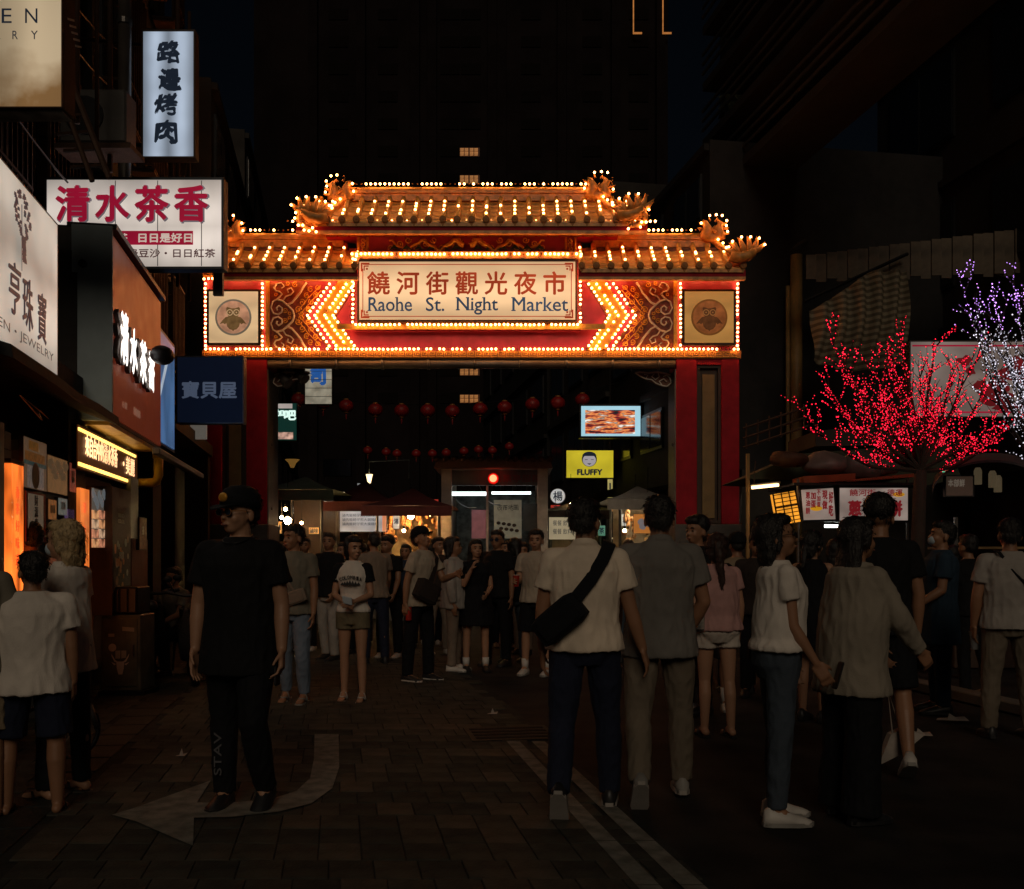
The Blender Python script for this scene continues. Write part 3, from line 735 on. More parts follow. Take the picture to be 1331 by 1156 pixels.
# hips: curved ribs from ridge ends out to the corner curls
def hip(pts, r, nb, side):
    gp('hip_ridge', MB().tube(pts, r, n=8), 'ridge_glaze', True)
    n = len(pts)
    for k in range(nb):
        t = (k+.5)/nb*(n-1); i = int(t); p = Vector(pts[i]).lerp(Vector(pts[min(i+1,n-1)]), t-i)
        bulb(p + Vector((0, -.07, .07)), False, random.random() < .8)
def finial(cx, cy, Yf, k=1, s=1):
    """upright two-horned dragon fish on a ridge end"""
    c = P(cx, cy, Yf); m = MB()
    def q(x, z): return c + Vector((s*x*k, 0, z*k))
    m.tube([q(-.2,-.25), q(-.15,-.1), q(-.14,.05), q(-.2,.16), q(-.25,.22)], [(.13*k,.10),(.14*k,.1),(.10*k,.07),(.07*k,.05),.01], n=8)
    m.tube([q(.16,-.25), q(.14,-.12), q(.13,.02), q(.18,.14), q(.10,.24)], [(.14*k,.10),(.15*k,.1),(.11*k,.07),(.07*k,.05),.01], n=8)
    m.ell(q(0,-.2), (.24*k,.12*k,.12*k))
    for x, z, a in ((-.30,.0,2.7),(-.28,.1,2.4),(.29,.0,.4),(.26,.10,.7),(-.08,.2,1.9),(.06,.18,1.2),(-.27,-.12,3.0),(.3,-.12,.1)):
        d = Vector((s*math.cos(a), 0, math.sin(a)))
        m.tube([q(x*.8,z), q(x,z) + d*.05*k, q(x,z) + d*.1*k], [.035*k,.025*k,.004], n=5)
    m.tube([q(.04+.0,-.12)+Vector((0,-.1,0)), q(-.06,-.04)+Vector((0,-.12,0)), q(.02,.04)+Vector((0,-.1,0))], [.03,.03,.01], n=6)
    gp('roof_finial', m, 'ridge_glaze', True)
    for x, z in ((-.3,.12),(-.1,.3),(.3,.06),(.31,.18),(.2,.3),(-.33,-.06),(.33,-.08),(.06,.32)):
        bulb(q(x,z) + Vector((0,-.06,0)), False, random.random() < .72)
def curl(cx, cy, Yf, s=1, k=1, low=True):
    """flaming scroll where the eave sweeps up"""
    c = P(cx, cy, Yf); m = MB()
    def q(x, z): return c + Vector((s*x*k, 0, z*k))
    m.tube([q(-.35,-.1), q(-.15,-.14), q(.05,-.1), q(.2,0), q(.3,.14)], [(.1,.09),(.14,.1),(.14,.1),(.11,.08),.02], n=8)
    for x, z, a, l in ((-.18,.0,1.9,.22),(-.04,.03,1.6,.27),(.09,.06,1.3,.24),(.2,.08,.9,.22),(.28,.06,.3,.16),(-.3,-.02,2.3,.14)):
        d = Vector((s*math.cos(a), 0, math.sin(a))); d2 = Vector((s*math.cos(a+.7), 0, math.sin(a+.7)))
        p = q(x,z); m.tube([p - d*.05, p + d*l*.4*k, p + d*l*.7*k + d2*.07, p + d*l*.66*k + d2*.15], [.07*k+.02,.065*k+.01,.035,.004], n=6)
        bulb(p + d*l*.98*k + d2*.05 + Vector((0,-.05,0)), False, random.random() < .8)
    if low:
        m.tube([q(.22,0), q(.3,-.12), q(.26,-.27), q(.1,-.36), q(-.1,-.4)], [.06,.05,.045,.035,.01], n=7)
        for x, z in ((.36,-.02),(.38,-.14),(.3,-.3),(.17,-.41),(.06,-.43),(-.1,-.45),(-.02,-.36),(.2,-.3)): bulb(q(x,z) + Vector((0,-.06,0)), False, random.random() < .85)
        for x, z, r_ in ((.12,-.18,.09),(-.08,-.26,.07)):
            m.tube([q(x + a_*1, z + b_) for a_, b_ in spiral(0,0,r_,.015,0,1.4,12)], .016, n=5)
    gp('corner_curl', m, 'ridge_glaze', True)
finial(442, 247, 18.7, .8, -1); finial(778, 243, 18.7, .82, 1); finial(927, 298, 18.65, .78, 1); finial(299, 298, 18.65, .78, -1)
curl(406, 277, 17.95, -1, .8); curl(822, 273, 17.95, 1, .8); curl(968, 328, 17.95, 1, .75, False); curl(260, 328, 17.95, -1, .75, False)
hip([P(452,258,18.8), P(440,268,18.6), P(425,276,18.3), P(408,281,18.0)], .06, 6, -1)
hip([P(776,256,18.8), P(788,266,18.6), P(803,274,18.3), P(818,279,18.0)], .06, 7, 1)
hip([P(925,311,18.8), P(935,320,18.6), P(950,330,18.3), P(962,336,18.0)], .06, 6, 1)
hip([P(300,311,18.8), P(291,320,18.6), P(276,330,18.3), P(264,336,18.0)], .06, 6, -1)
# write the bulbs
cm = MB().ico((0,0,0), BR)
for i, p in enumerate(BL):
    if i == 0: bproto = gp('bulb', MB().ico(p, BR), bulb_m); bp0 = p
    elif i < 300:
        c = bpy.data.objects.new('bulb', bproto.data); COL.objects.link(c); c.parent = gate; c.location = bproto.location + (p - bp0)
    else: BS['roof'].ico(p, BR)
gp('bulb_rows', BS['roof'], bulb_m, kind='stuff'); gp('unlit_bulbs', BS['off'], 'bulb_off', kind='stuff')
# floodlights under the left corner of the gate
for i, (px, py, dx) in enumerate(((372, 493, .12), (391, 487, .2))):
    p = P(px, py, 18.9)
    t = thing('floodlight', ['unlit cylinder floodlight under the gate corner, nearer the red pier', 'unlit cylinder floodlight under the gate corner, beside the blue lettered sign'][i], 'floodlight', p)
    obj('housing', MB().tube([p + Vector((-.1,0,.12)), p + Vector((dx*.4,-.1,-.1))], .1, n=14), 'pipe_metal', t, smooth=False)
    obj('rim', MB().tube([p + Vector((dx*.4-.01,-.095,-.09)), p + Vector((dx*.4+.02,-.11,-.12))], .112, n=14), 'grey_steel', t)
    obj('bracket', MB().tube([p + Vector((-.1,.02,.12)), p + Vector((-.12,.02,.35))], .02, n=6), 'black_steel', t)
# ================================================================ SIGNS ON THE LEFT
def boxsign(name, label, xa, xb, ya, yb, Y, depth, face_m, frame_m='sign_edge', rim=2.2, both=False):
    a, b = P(xa, yb, Y), P(xb, ya, Y)
    t = thing(name, label, 'sign', ((a.x+b.x)/2, Y+depth/2, a.z))
    r = rim/F*Y
    obj('box', MB().box((a.x, Y+.012, a.z), (b.x, Y+depth, b.z)), frame_m, t, bevel=.006)
    fr = MB()
    obj('face', MB().box((a.x+r, Y, a.z+r), (b.x-r, Y+.011, b.z-r)), face_m, t)
    for n_, q in (('top', ((a.x, b.z-r), (b.x, b.z))), ('bottom', ((a.x, a.z), (b.x, a.z+r))), ('left', ((a.x, a.z+r+.001), (a.x+r, b.z-r-.001))), ('right', ((b.x-r, a.z+r+.001), (b.x, b.z-r-.001)))):
        obj('frame', MB().box((q[0][0], Y-.012, q[0][1]), (q[1][0], Y+.0115, q[1][1])), frame_m, t)
    return t
def ptext(t, s, px, py, w, h, Y, m, bold=.02, rough=0, name='lettering', **k):
    mb = MB(); text(mb, s, P(px, py, Y) + Vector((0, -.004, 0)), UX, UZ, w/F*Y if w else 0, h/F*Y, bold, rough, **k)
    return obj(name, mb, m, t)
ink = glow('backlit_black_ink', (.012,.018,.03), .8, base=.5)
redink = glow('backlit_red_ink', (.36,.008,.035), .75, base=.6)
dkink = glow('backlit_brown_ink', (.07,.02,.02), .8, base=.5)
whlet = glow('backlit_white_letter', (1,.85,.75), .45, base=.8)
# vertical brush-lettered sign
Y = 12
t = boxsign('grill_sign', 'tall vertical white light box with four black brush characters', 184, 254, 39, 206, Y, .14, glow('cool_face', (.42,.5,.62), .72, scale=(2.2,1,1.6), lo=.8, hi=1.1, tube=('x', 0, .15, .17, .5)), 'wood_dark')
for i, ch in enumerate('路邊烤肉'):
    ptext(t, ch, (219,221,216,216)[i], (69,104,137,172)[i], 31, (28,30,28,32)[i], Y, ink, .035, .09)
    ptext(t, ch, (220,222,217,217)[i], (68,103,136,171)[i], 27, (30,26,30,30)[i], Y-.004, ink, .02, .14)
m = MB()
for z in (1.9, 7.4): pass
for py in (60, 190):
    p = P(196, py, Y+.15); m.tube([p, FP(Y+.1, p.z, -1.2)], .025, n=6)
obj('bracket_arm', m, 'black_steel', t, kind=None)
# tea shop hanging sign
Y = 11
t = boxsign('tea_sign', 'wide white hanging light box with big red tea shop characters', 58, 291, 231, 350, Y, .16, glow('warm_face', (.82,.72,.64), .6, scale=(2.2,1,1.2), lo=.75, hi=1.15, tube=('z', .45, .17, .4, .7)), mat('navy_trim', (.02,.03,.045), .5), rim=3)
for i, ch in enumerate('清水茶香'):
    ptext(t, ch, 96 + i*51.3, 266, 47, 50, Y, glow('letter_shadow', (.22,.2,.22), .6), .035, name='letter_edge')
    ptext(t, ch, 94.5 + i*51.3, 265, 45, 48, Y-.012, redink, .03, .012)
c = P(197, 310, Y); obj('banner', MB().box((P(133,0,Y).x, Y-.006, P(0,318.5,Y).z), (P(251,0,Y).x, Y-.001, P(0,300.5,Y).z)), redink, t)
ptext(t, '茶', 160, 309.5, 12, 12, Y-.006, whlet, .03); ptext(t, '日日是好日', 215, 309.5, 70, 12.5, Y-.006, whlet, .035)
ptext(t, '綠豆沙・日日紅茶', 223, 329.5, 114, 11.5, Y, dkink, .02)
for px in (150, 205, 262):
    obj('panel_seam', MB().box((P(px,0,Y).x-.004, Y-.003, P(0,346,Y).z), (P(px,0,Y).x+.004, Y-.0005, P(0,235,Y).z)), 'grey_plastic', t)
m = MB(); 
for py in (250, 330):
    p = P(70, py, Y+.2); m.tube([p, p + Vector((-.7,.1,0))], .03, n=6)
obj('bracket_arm', m, 'black_steel', t)
single('sign_bracket', MB().box((P(277,0,11.35).x, 11.34, P(0,384,11.35).z), (P(289.5,0,11.35).x, 11.40, P(0,351.5,11.35).z)), 'black_steel', 'short black bracket hanging under the right end of the tea sign', 'bracket')
# blue sign
Y = 14
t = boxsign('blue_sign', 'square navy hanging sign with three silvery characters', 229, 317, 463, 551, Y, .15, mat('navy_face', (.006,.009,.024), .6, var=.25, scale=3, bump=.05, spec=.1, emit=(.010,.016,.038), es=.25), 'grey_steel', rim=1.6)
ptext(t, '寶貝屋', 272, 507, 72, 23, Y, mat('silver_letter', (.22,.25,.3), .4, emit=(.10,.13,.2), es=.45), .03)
m = MB()
for py in (480, 535): p = P(231, py, Y+.12); m.tube([p, p + Vector((-.5,.05,0))], .02, n=6)
obj('bracket_arm', m, 'black_steel', t)
# corner sign, top left
Y = 7
t = boxsign('jewellery_sign', 'stained cream hanging light box with thin black capitals at the top corner', -120, 82, -60, 141, Y, .2, glow('stained_face', (.85,.66,.42), .52, scale=(1.4,1,.3), lo=.55, hi=1.2, dirt=(3.2, .0, .62), tube=('x', 0, .36, .3, .7)), 'rusty', rim=1.5)
ptext(t, 'E', 9, 21, 13, 19, Y, ink, .0); ptext(t, 'N', 41, 21, 16, 19, Y, ink, .0)
ptext(t, 'E', -23, 21, 13, 19, Y, ink, .0)
ptext(t, 'R', 20, 46, 7, 11, Y, ink, 0); ptext(t, 'Y', 45, 46, 9, 11, Y, ink, 0); ptext(t, 'L', -3, 46, 7, 11, Y, ink, 0)
obj('soffit', MB().box((P(-120,0,Y).x+.02, Y+.03, P(0,141,Y).z-.012), (P(82,0,Y).x-.02, Y+.19, P(0,141,Y).z-.001)), mat('weathered_white', (.33,.31,.27), .7, scale=7, var=.5), t)
m = MB()
for k in range(5):
    p = P(82, 14 + k*6, Y) ; m.obox(p + Vector((.003, .12 + k*.03, 0)), (.002,0,0), (0,.05,.02), (0,-.003,.006))
obj('edge_mark', m, 'white_print', t)
# ---------------- signs lying on the facade plane (street-parallel)
def fpx(px, py, off=0.0, Y=None):
    """point of the street-parallel plane standing `off` metres before the facade, at photo column px"""
    x0 = X0L + off/math.cos(TH); Y = YF(px, x0) if Y is None else Y
    return Vector((x0 - TAN*Y, Y, CH + (HY-py)/F*Y))
def fbx(pxa, pxb, pya, pyb, off0, off1, top='a'):
    """box on the facade: columns pxa..pxb measured on its front (off1), rows at pxa"""
    a = fpx(pxa, pyb, off1); b = fpx(pxb, 0, off1); za = a.z; zb = fpx(pxa, pya, off1).z
    a.z = 0; b.z = 0; c = (a+b)/2 - SV*(off1-off0)/2; c.z = (za+zb)/2
    return MB().obox(c, SV*(off1-off0)/2, SU*((b-a).length/2), UZ*((zb-za)/2))
def ftext(parent, s, pxa, pya, h, off, m, bold=.02, rough=0, name='lettering', w=None, thick=0):
    """characters centred at column pxa / row pya on plane `off`; h, w in metres"""
    mb = MB(); text(mb, s, fpx(pxa, pya, off), SU, UZ, w or 0, h, bold, rough, thick=thick); return obj(name, mb, m, parent)
# white jewellery sign
o = .35
t = thing('shop_sign', 'big white slanting light box with feather emblem and three thin characters', 'sign', fpx(40, 722, .2))
obj('box', fbx(-60, 76, 130, 408, .02, o-.02), 'sign_edge', t, bevel=.01)
obj('face', fbx(-58, 74.5, 138, 403, o-.019, o), glow('pearl_face', (.62,.56,.47), .62, scale=(1.5,1.5,2.0), lo=.75, hi=1.15, tube=('z', .62, .3, .42, .75)), t)
ftext(t, '亨', 19, 376, .33, o+.004, ink, .012, .02, w=.24); ftext(t, '珠', 36, 396, .34, o+.004, ink, .014, .02, w=.22); ftext(t, '寶', 54.5, 414, .34, o+.004, ink, .014, .02, w=.20)
ftext(t, 'EN・JEWELRY', 37, 445, .075, o+.004, 'grey_plastic', 0, w=1.15)
m = MB(); c = fpx(28.5, 297, o+.004); random.seed(3)
for k in range(42):
    zz = .22 - k*.0105; wd = .17*math.sin(min(1, (k+3)/30)*math.pi*.98)**.7 if k < 32 else .02
    for e in (-1, 1):
        u = e*wd*random.uniform(.25, 1); p = c + SU*u + UZ*(zz)
        m.add([p + SU*-.028 + UZ*-.012, p + SU*.028 + UZ*-.004, p + SU*.02 + UZ*.016, p + SU*-.02 + UZ*.012], [(0,1,2,3)])
        m.v[-4:] = [v + SV*(.0004*k + (.0002 if e > 0 else 0)) for v in m.v[-4:]]
m.add([c + SU*-.008 + UZ*.15, c + SU*.008 + UZ*.15, c + SU*.006 - UZ*.27, c - SU*.006 - UZ*.27], [(0,1,2,3)])
obj('feather_emblem', m, ink, t, kind='stuff')
# tea shop box with raised letters
o = .28
t = thing('shop_sign', 'deep red brown fascia box with glowing white raised brush characters and teal end', 'sign', fpx(150, 722, .1))
Ya, Yb = 9.0, 11.55
zt, zb = 4.39, 2.66
def ybox(Y0, Y1, off0, off1, z0, z1):
    a = FP(Y0, 0, 0); b = FP(Y1, 0, 0); c = (a+b)/2 + SV*(off0+off1)/2; c.z = (z0+z1)/2
    return MB().obox(c, SV*(off1-off0)/2, SU*((b-a).length/2), UZ*((z1-z0)/2))
obj('box', ybox(Ya+.02, Yb, -.6, o-.02, zb, zt), 'sign_edge', t)
# end panel faces the camera
obj('end_panel', ybox(Ya-.02, Ya+.019, -.05, o+.02, zb-.02, zt+.02), 'teal_panel', t, bevel=.004)
obj('end_panel', ybox(Ya+.03, Ya+.06, -.6, -.06, zb-.2, zt+.02), 'dark_concrete', t)
ts = MB(); c = FP(Ya-.02, 4.05, .05); ts.tube([c, c - SU*.03], .035, n=12); obj('bolt', ts, 'black_steel', t)
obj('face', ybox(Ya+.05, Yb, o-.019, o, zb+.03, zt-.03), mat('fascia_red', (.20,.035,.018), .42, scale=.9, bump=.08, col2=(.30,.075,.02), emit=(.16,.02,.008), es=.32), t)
obj('cap_rail', ybox(Ya+.02, Yb+.03, -.1, o+.05, zt+.001, zt+.05), 'black_steel', t)
lt = glow('white_led', (1,.93,.86), 1.5, lo=.9, hi=1.1)
for i, ch in enumerate('清水茶香'):
    px, py, hh = (162, 174, 186.5, 197)[i], (440, 457, 471, 481)[i], (.50,.46,.46,.46)[i]
    mb = MB(); text(mb, ch, fpx(px-4.5, py-1, o+.05), SU, UZ, .36, hh, .03, .06, thick=.04); obj('letter_side', mb, 'wood_dark', t)
    ftext(t, ch, px, py, hh, o+.075, lt, .035, .06, w=.36, name='letter')
ftext(t, '8888', 178, 537, .085, o+.004, mat('dim_letter', (.3,.2,.16), .5, emit=(.25,.12,.08), es=.5), .03, w=.34)
ftext(t, '⊙ 02', 162, 527, .07, o+.004, 'dim_letter', .01, w=.22)
for i in range(3): obj('soffit', ybox(Ya+.1+i*.8, Ya+.88+i*.8, -.55, o-.03, zb-.045, zb-.002), mat('yellow_soffit', (.55,.36,.10), .4, scale=6, bump=.2), t)
for i, Yq in enumerate((9.5, 10.6, 11.5)):
    c = FP(Yq, zb-.06, -.1); lm = thing('soffit_lamp', ['nearest','middle','farthest'][i] + ' of the small amber lamps under the red brown fascia', 'lamp', c)
    obj('housing', MB().tube([c, c + UZ*.012], .07, n=14), 'black_steel', lm); obj('lens', MB().tube([c - UZ*.006, c - UZ*.001], .05, n=14), glow('soffit_glow', (1,.55,.12), 16, lo=.95, hi=1.05), lm)
# yellow pixel sign
o = .06
t = thing('led_sign', 'glowing amber LED board with bright borders under the red fascia', 'sign', fpx(140, 722, .0))
obj('box', fbx(101, 178.6, 551, 609, -.1, o-.011), 'black_steel', t)
obj('face', fbx(101.3, 178.4, 552, 608, o-.01, o), mat('led_black', (.02,.012,.006), .5, emit=(.05,.012,.002), es=.6), t)
amb = glow('amber_led', (1,.55,.12), 2.6, lo=.85, hi=1.15)
for z0, z1 in ((555.5,559.5),(600.5,605)): obj('light_line', fbx(103, 177, z0, z1, o+.001, o+.012), amb, t)
ftext(t, '來自台中的清水茶香', 133, 588, .20, o+.01, glow('amber_letter', (1,.62,.32), 1.4), .016, w=1.32)
ftext(t, '・美麗', 167.5, 606, .20, o+.01, 'amber_letter', .016, w=.60)
# yellow pipe elbow beside it
m = MB(); c0 = P(206, 592, 11.9)
m.tube([c0, P(206,618,11.9), P(203,626,11.9), P(196,628,11.85), P(180,628,11.8)], .055, n=12)
m.tube([P(206,590,11.9), P(206,596,11.9)], .068, n=12)
single('yellow_pipe', m, mat('yellow_pipe', (.8,.5,.03), .35, scale=5), 'yellow elbow pipe at the end of the amber LED board', 'pipe', smooth=True)
# blue lit facade sign beyond
o = .15
t = thing('shop_sign', 'bright blue fascia sign just beyond the red brown one', 'sign', fpx(212, 722, .0))
obj('box', fbx(204, 227, 420, 575, -.2, o-.021), 'sign_edge', t)
obj('face', fbx(204.2, 226.8, 424, 570, o-.02, o), glow('blue_face', (.09,.2,.42), .55, scale=(2,2,1), lo=.6, hi=1.1), t)
mb = MB(); c = fpx(213, 487, o+.004)
mb.add([c + SU*(-.4) - UZ*.35, c - SU*.28 - UZ*.36, c + SU*.42 + UZ*.3, c + SU*.3 + UZ*.36], [(0,1,2,3)]); obj('white_stroke', mb, glow('pale_blue', (.5,.6,.7), .7), t)
mb = MB().ell(fpx(211, 462, .5), (.12,.16,.1)); mb.tube([fpx(211,462,.5), fpx(211,462,.15)], .03, n=6)
single('sign_lamp', mb, 'black_steel', 'small dark spotlight leaning over the bright blue fascia', 'spotlight', smooth=True)
# small lit white sign face past the navy sign, and canopy edges
single('canopy_edge', MB().obox(fpx(236, 605, .45), SV*.04, SU*1.7, UZ*.035), 'grey_steel', 'thin pale canopy edge running back under the navy sign', 'canopy', bevel=.01)
single('white_panel', MB().box(tuple(P(247,571,16)), tuple(P(268,552,16) + Vector((0,.05,0)))), mat('dim_white', (.35,.3,.26), .5, emit=(.3,.27,.23), es=.25), 'small pale panel below the navy sign', 'panel')
# dark awning of the corner house
aw = thing('awning', 'dark sagging awning over the corner shop below the white sign', 'awning', fpx(60, 722, .4))
ring = []
for px in (-80, -10, 30, 60, 92):
    p = fpx(px, 0, .0); Yq = p.y
    ring.append([FP(Yq, 2.80, .0), FP(Yq, 2.66 + .02*math.sin(px), .40), FP(Yq, 2.58 + .02*math.sin(px), .41), FP(Yq, 2.72, .0)])
m = MB().loft(ring); obj('canvas', m, 'dark_concrete', aw)
m = MB(); 
for px in (-40, 8, 60): Yq = fpx(px,0,.0).y; m.tube([FP(Yq, 2.76, 0), FP(Yq, 2.62, .38)], .014, n=6)
obj('rib', m, 'black_steel', aw)
c = fpx(38, 528, .45); obj('loose_flap', MB().add([c - SU*.2 + UZ*.04, c + SU*.15 + UZ*.01, c + SU*.25 - UZ*.05 + SV*.05, c - UZ*.03 + SV*.07], [(0,1,2,3)]).prism([c - SU*.2 + UZ*.035, c + SU*.15 + UZ*.005, c + SU*.25 - UZ*.055], SV*.01), mat('grey_vinyl', (.16,.13,.12), .5), aw)
# lamp post / pole
pl = thing('steel_pole', 'tall grey steel pole in front of the caged windows', 'pole', P(162, 722, 11.6) - Vector((0,0,CH)))
p = P(162, 722, 11.6); obj('shaft', MB().tube([(p.x, p.y, .0), (p.x, p.y, 9)], .072, n=16), 'pipe_metal', pl, smooth=True)
for z in (4.95, 6.3, 7.6): obj('clamp', MB().tube([(p.x,p.y,z),(p.x,p.y,z+.06)], .085, n=16), 'grey_steel', pl)
# thin conduits and cables on the old facade
for i, (px, r_, y_) in enumerate(((100, .03, 9.4), (126, .022, 9.9), (143, .03, 10.6), (231, .03, 14.0), (246, .025, 14.8))):
    p = P(px, 722, y_); z1 = 5.5 if px < 200 else 5.2
    single('drain_pipe', MB().tube([(p.x,p.y,z1),(p.x,p.y,9.5)], r_, n=8), 'rusty', ['rusty thin pipe left of the steel pole, nearest the top corner sign','rusty thin pipe second from the top corner sign','rusty pipe close to the left side of the steel pole','dark pipe just left of the tall white light box edge above the navy sign','dark thin pipe right of the tall white light box'][i], 'pipe', smooth=True)
random.seed(5)
for i in range(5):
    a = FP(8.6+i*.4, 5.6 + i*.5, -.7); b = FP(15.5, 6.3 + i*.7, -.5)
    pts = [a.lerp(b, t/10) - UZ*.35*math.sin(math.pi*t/10) for t in range(11)]
    single('cable', MB().tube(pts, .012, n=5), 'black_steel', ['lowest','second lowest','middle','second highest','highest'][i] + ' of the sagging cables strung before the caged windows', 'cable', 'sagging cables on the old facade')
for i, (px, py, Yq) in enumerate(((188, 268, 13.4), (120, 150, 10.4))):
    p = P(px, py, Yq); t = thing('air_conditioner', ['rusty air conditioner hanging above the tea sign', 'rusty air conditioner behind the stained corner sign'][i], 'air conditioner', p)
    obj('case', MB().box((p.x-.35, Yq, p.z-.28), (p.x+.35, Yq+.3, p.z+.28)), 'grey_plastic', t, bevel=.02)
    obj('fan_grille', MB().tube([(p.x-.08, Yq-.02, p.z), (p.x-.08, Yq-.002, p.z)], .2, n=18), 'black_steel', t)
    obj('bracket', MB().box((p.x-.4, Yq, p.z-.34), (p.x+.4, Yq+.4, p.z-.285)), 'rusty', t)
# stair-like iron frame behind the corner sign
m = MB()
for k in range(6): 
    a = P(92 + k*9, 105 + k*22, 9.3); m.tube([a, a + Vector((-.45, .3, .1))], .02, n=5)
m.tube([P(88, 95, 9.3), P(142, 232, 9.3)], .03, n=6); m.tube([P(82, 130, 9.3), P(120, 236, 9.3)], .025, n=6)
single('iron_brace', m, 'rusty', 'slanting rusty iron bracing under the stained corner sign', 'bracing')

# ================================================================ SHOP FRONTS AT STREET LEVEL, LEFT
def board(name, label, cat, pxa, pxb, ya, yb, off, m, frame=None):
    t = thing(name, label, cat, fpx((pxa+pxb)/2, 722, off)); t.location.z = fpx(pxa, yb, off).z; MW[t.name] = Matrix.Translation(t.location)
    obj('board', fbx(pxa, pxb, ya, yb, off-.04, off-.006), frame or 'wood_dark', t)
    obj('face', fbx(pxa+.5, pxb-.5, ya+1.2, yb-1.2, off-.005, off), m, t)
    return t
fire = glow('flame_column', (1,.18,.022), 1.15, scale=(6,6,2.1), lo=.25, hi=1.7)
t = thing('light_column', 'glowing orange light column at the corner shop entrance', 'light column', fpx(22, 722, .0))
obj('tube', fbx(15, 30.5, 602, 782, -.12, .03), fire, t); obj('base', fbx(14, 31.5, 783, 840, -.14, .05), 'wood_dark', t); obj('cap', fbx(14, 31.5, 596, 601, -.14, .05), 'wood_dark', t)
for k in range(5): ftext(t, '香茶好味道'[k], 22.5, 640 + k*22, .085, .034, glow('hot_letter', (1,.12,.02), .8), .01)
t = thing('light_column', 'second orange light column beside the food photos under the LED board', 'light column', fpx(110, 722, .0))
fire2 = glow('flame_column_dim', (1,.22,.035), .8, scale=(6,6,1.6), lo=.4, hi=1.5)
obj('tube', fbx(104, 116, 634, 830, -.1, .03), fire2, t); obj('base', fbx(103, 117, 831, 905, -.12, .05), 'black_steel', t)
for k in range(4): ftext(t, '清水茶香'[k], 110, 660 + k*30, .10, .034, 'hot_letter', .01)
t = thing('shop_window', 'pale grey window jamb at the very edge of the corner shop', 'window frame', fpx(2, 722, .0)); obj('jamb', fbx(-8, 5.5, 545, 790, -.05, .05), mat('pale_jamb', (.28,.27,.25), .5), t); obj('pane', fbx(-90, -8.5, 545, 790, -.05, -.02), 'dark_glass', t)
# plank wall
t = thing('plank_wall', 'dark blue grey plank cladding between the two shop entrances', 'wall', fpx(80, 722, 0))
for k in range(16): obj('plank', fbx(31.5, 101, 585 + k*20, 585 + k*20 + 18.8, -.14, -.05 + .006*(k % 3)), 'blue_plank', t)
for k in range(11): obj('plank', fbx(5.8, 14.3, 560 + k*24, 560 + k*24 + 22.8, -.14, -.02), 'blue_plank', t)
# gate photo poster and fortune scroll
t = board('gate_poster', 'poster showing a small temple gate with a round emblem', 'poster', 31, 61, 566, 634, .03, mat('poster_dark', (.08,.06,.05), .6, emit=(.06,.035,.02), es=1.0))  # the printed sheet glows by itself so that it looks brighter
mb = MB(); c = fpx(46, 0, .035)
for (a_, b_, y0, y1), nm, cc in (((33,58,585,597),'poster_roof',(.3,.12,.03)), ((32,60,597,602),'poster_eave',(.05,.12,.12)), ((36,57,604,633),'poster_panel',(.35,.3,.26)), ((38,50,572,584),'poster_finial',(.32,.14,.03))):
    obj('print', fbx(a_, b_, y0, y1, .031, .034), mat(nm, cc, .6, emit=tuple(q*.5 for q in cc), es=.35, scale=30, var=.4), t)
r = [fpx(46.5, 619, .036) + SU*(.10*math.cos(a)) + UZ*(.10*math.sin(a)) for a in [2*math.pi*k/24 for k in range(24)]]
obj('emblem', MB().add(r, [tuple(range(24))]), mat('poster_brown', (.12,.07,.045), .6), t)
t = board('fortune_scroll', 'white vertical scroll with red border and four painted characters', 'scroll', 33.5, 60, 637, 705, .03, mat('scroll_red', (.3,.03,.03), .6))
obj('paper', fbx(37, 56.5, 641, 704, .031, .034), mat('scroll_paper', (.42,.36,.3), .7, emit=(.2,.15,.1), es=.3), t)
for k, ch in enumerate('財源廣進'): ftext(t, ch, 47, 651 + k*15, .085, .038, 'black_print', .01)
t = board('food_poster', 'crumpled food poster on the plank wall right of the gate poster', 'poster', 62, 88, 590, 640, .0, mat('poster_food', (.16,.09,.05), .6, scale=14, col2=(.03,.025,.02), emit=(.1,.05,.02), es=1.0))  # this paper too has a glow of its own to brighten it
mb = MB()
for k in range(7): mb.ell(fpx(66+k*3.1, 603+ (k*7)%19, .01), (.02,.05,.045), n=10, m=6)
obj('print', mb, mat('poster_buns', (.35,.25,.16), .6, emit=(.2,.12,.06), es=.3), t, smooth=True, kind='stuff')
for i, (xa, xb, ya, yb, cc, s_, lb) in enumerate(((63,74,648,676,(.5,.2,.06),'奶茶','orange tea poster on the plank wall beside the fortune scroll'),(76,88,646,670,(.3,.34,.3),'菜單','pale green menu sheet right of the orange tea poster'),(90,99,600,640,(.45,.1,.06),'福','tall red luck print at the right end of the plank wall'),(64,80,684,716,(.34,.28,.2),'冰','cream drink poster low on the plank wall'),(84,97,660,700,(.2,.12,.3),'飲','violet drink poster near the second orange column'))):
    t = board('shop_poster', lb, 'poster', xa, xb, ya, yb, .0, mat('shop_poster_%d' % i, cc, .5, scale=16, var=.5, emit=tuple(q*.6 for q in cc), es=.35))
    ftext(t, s_, (xa+xb)/2, (ya+yb)/2, .11 if len(s_) == 1 else .07, .004, 'white_print', .02)
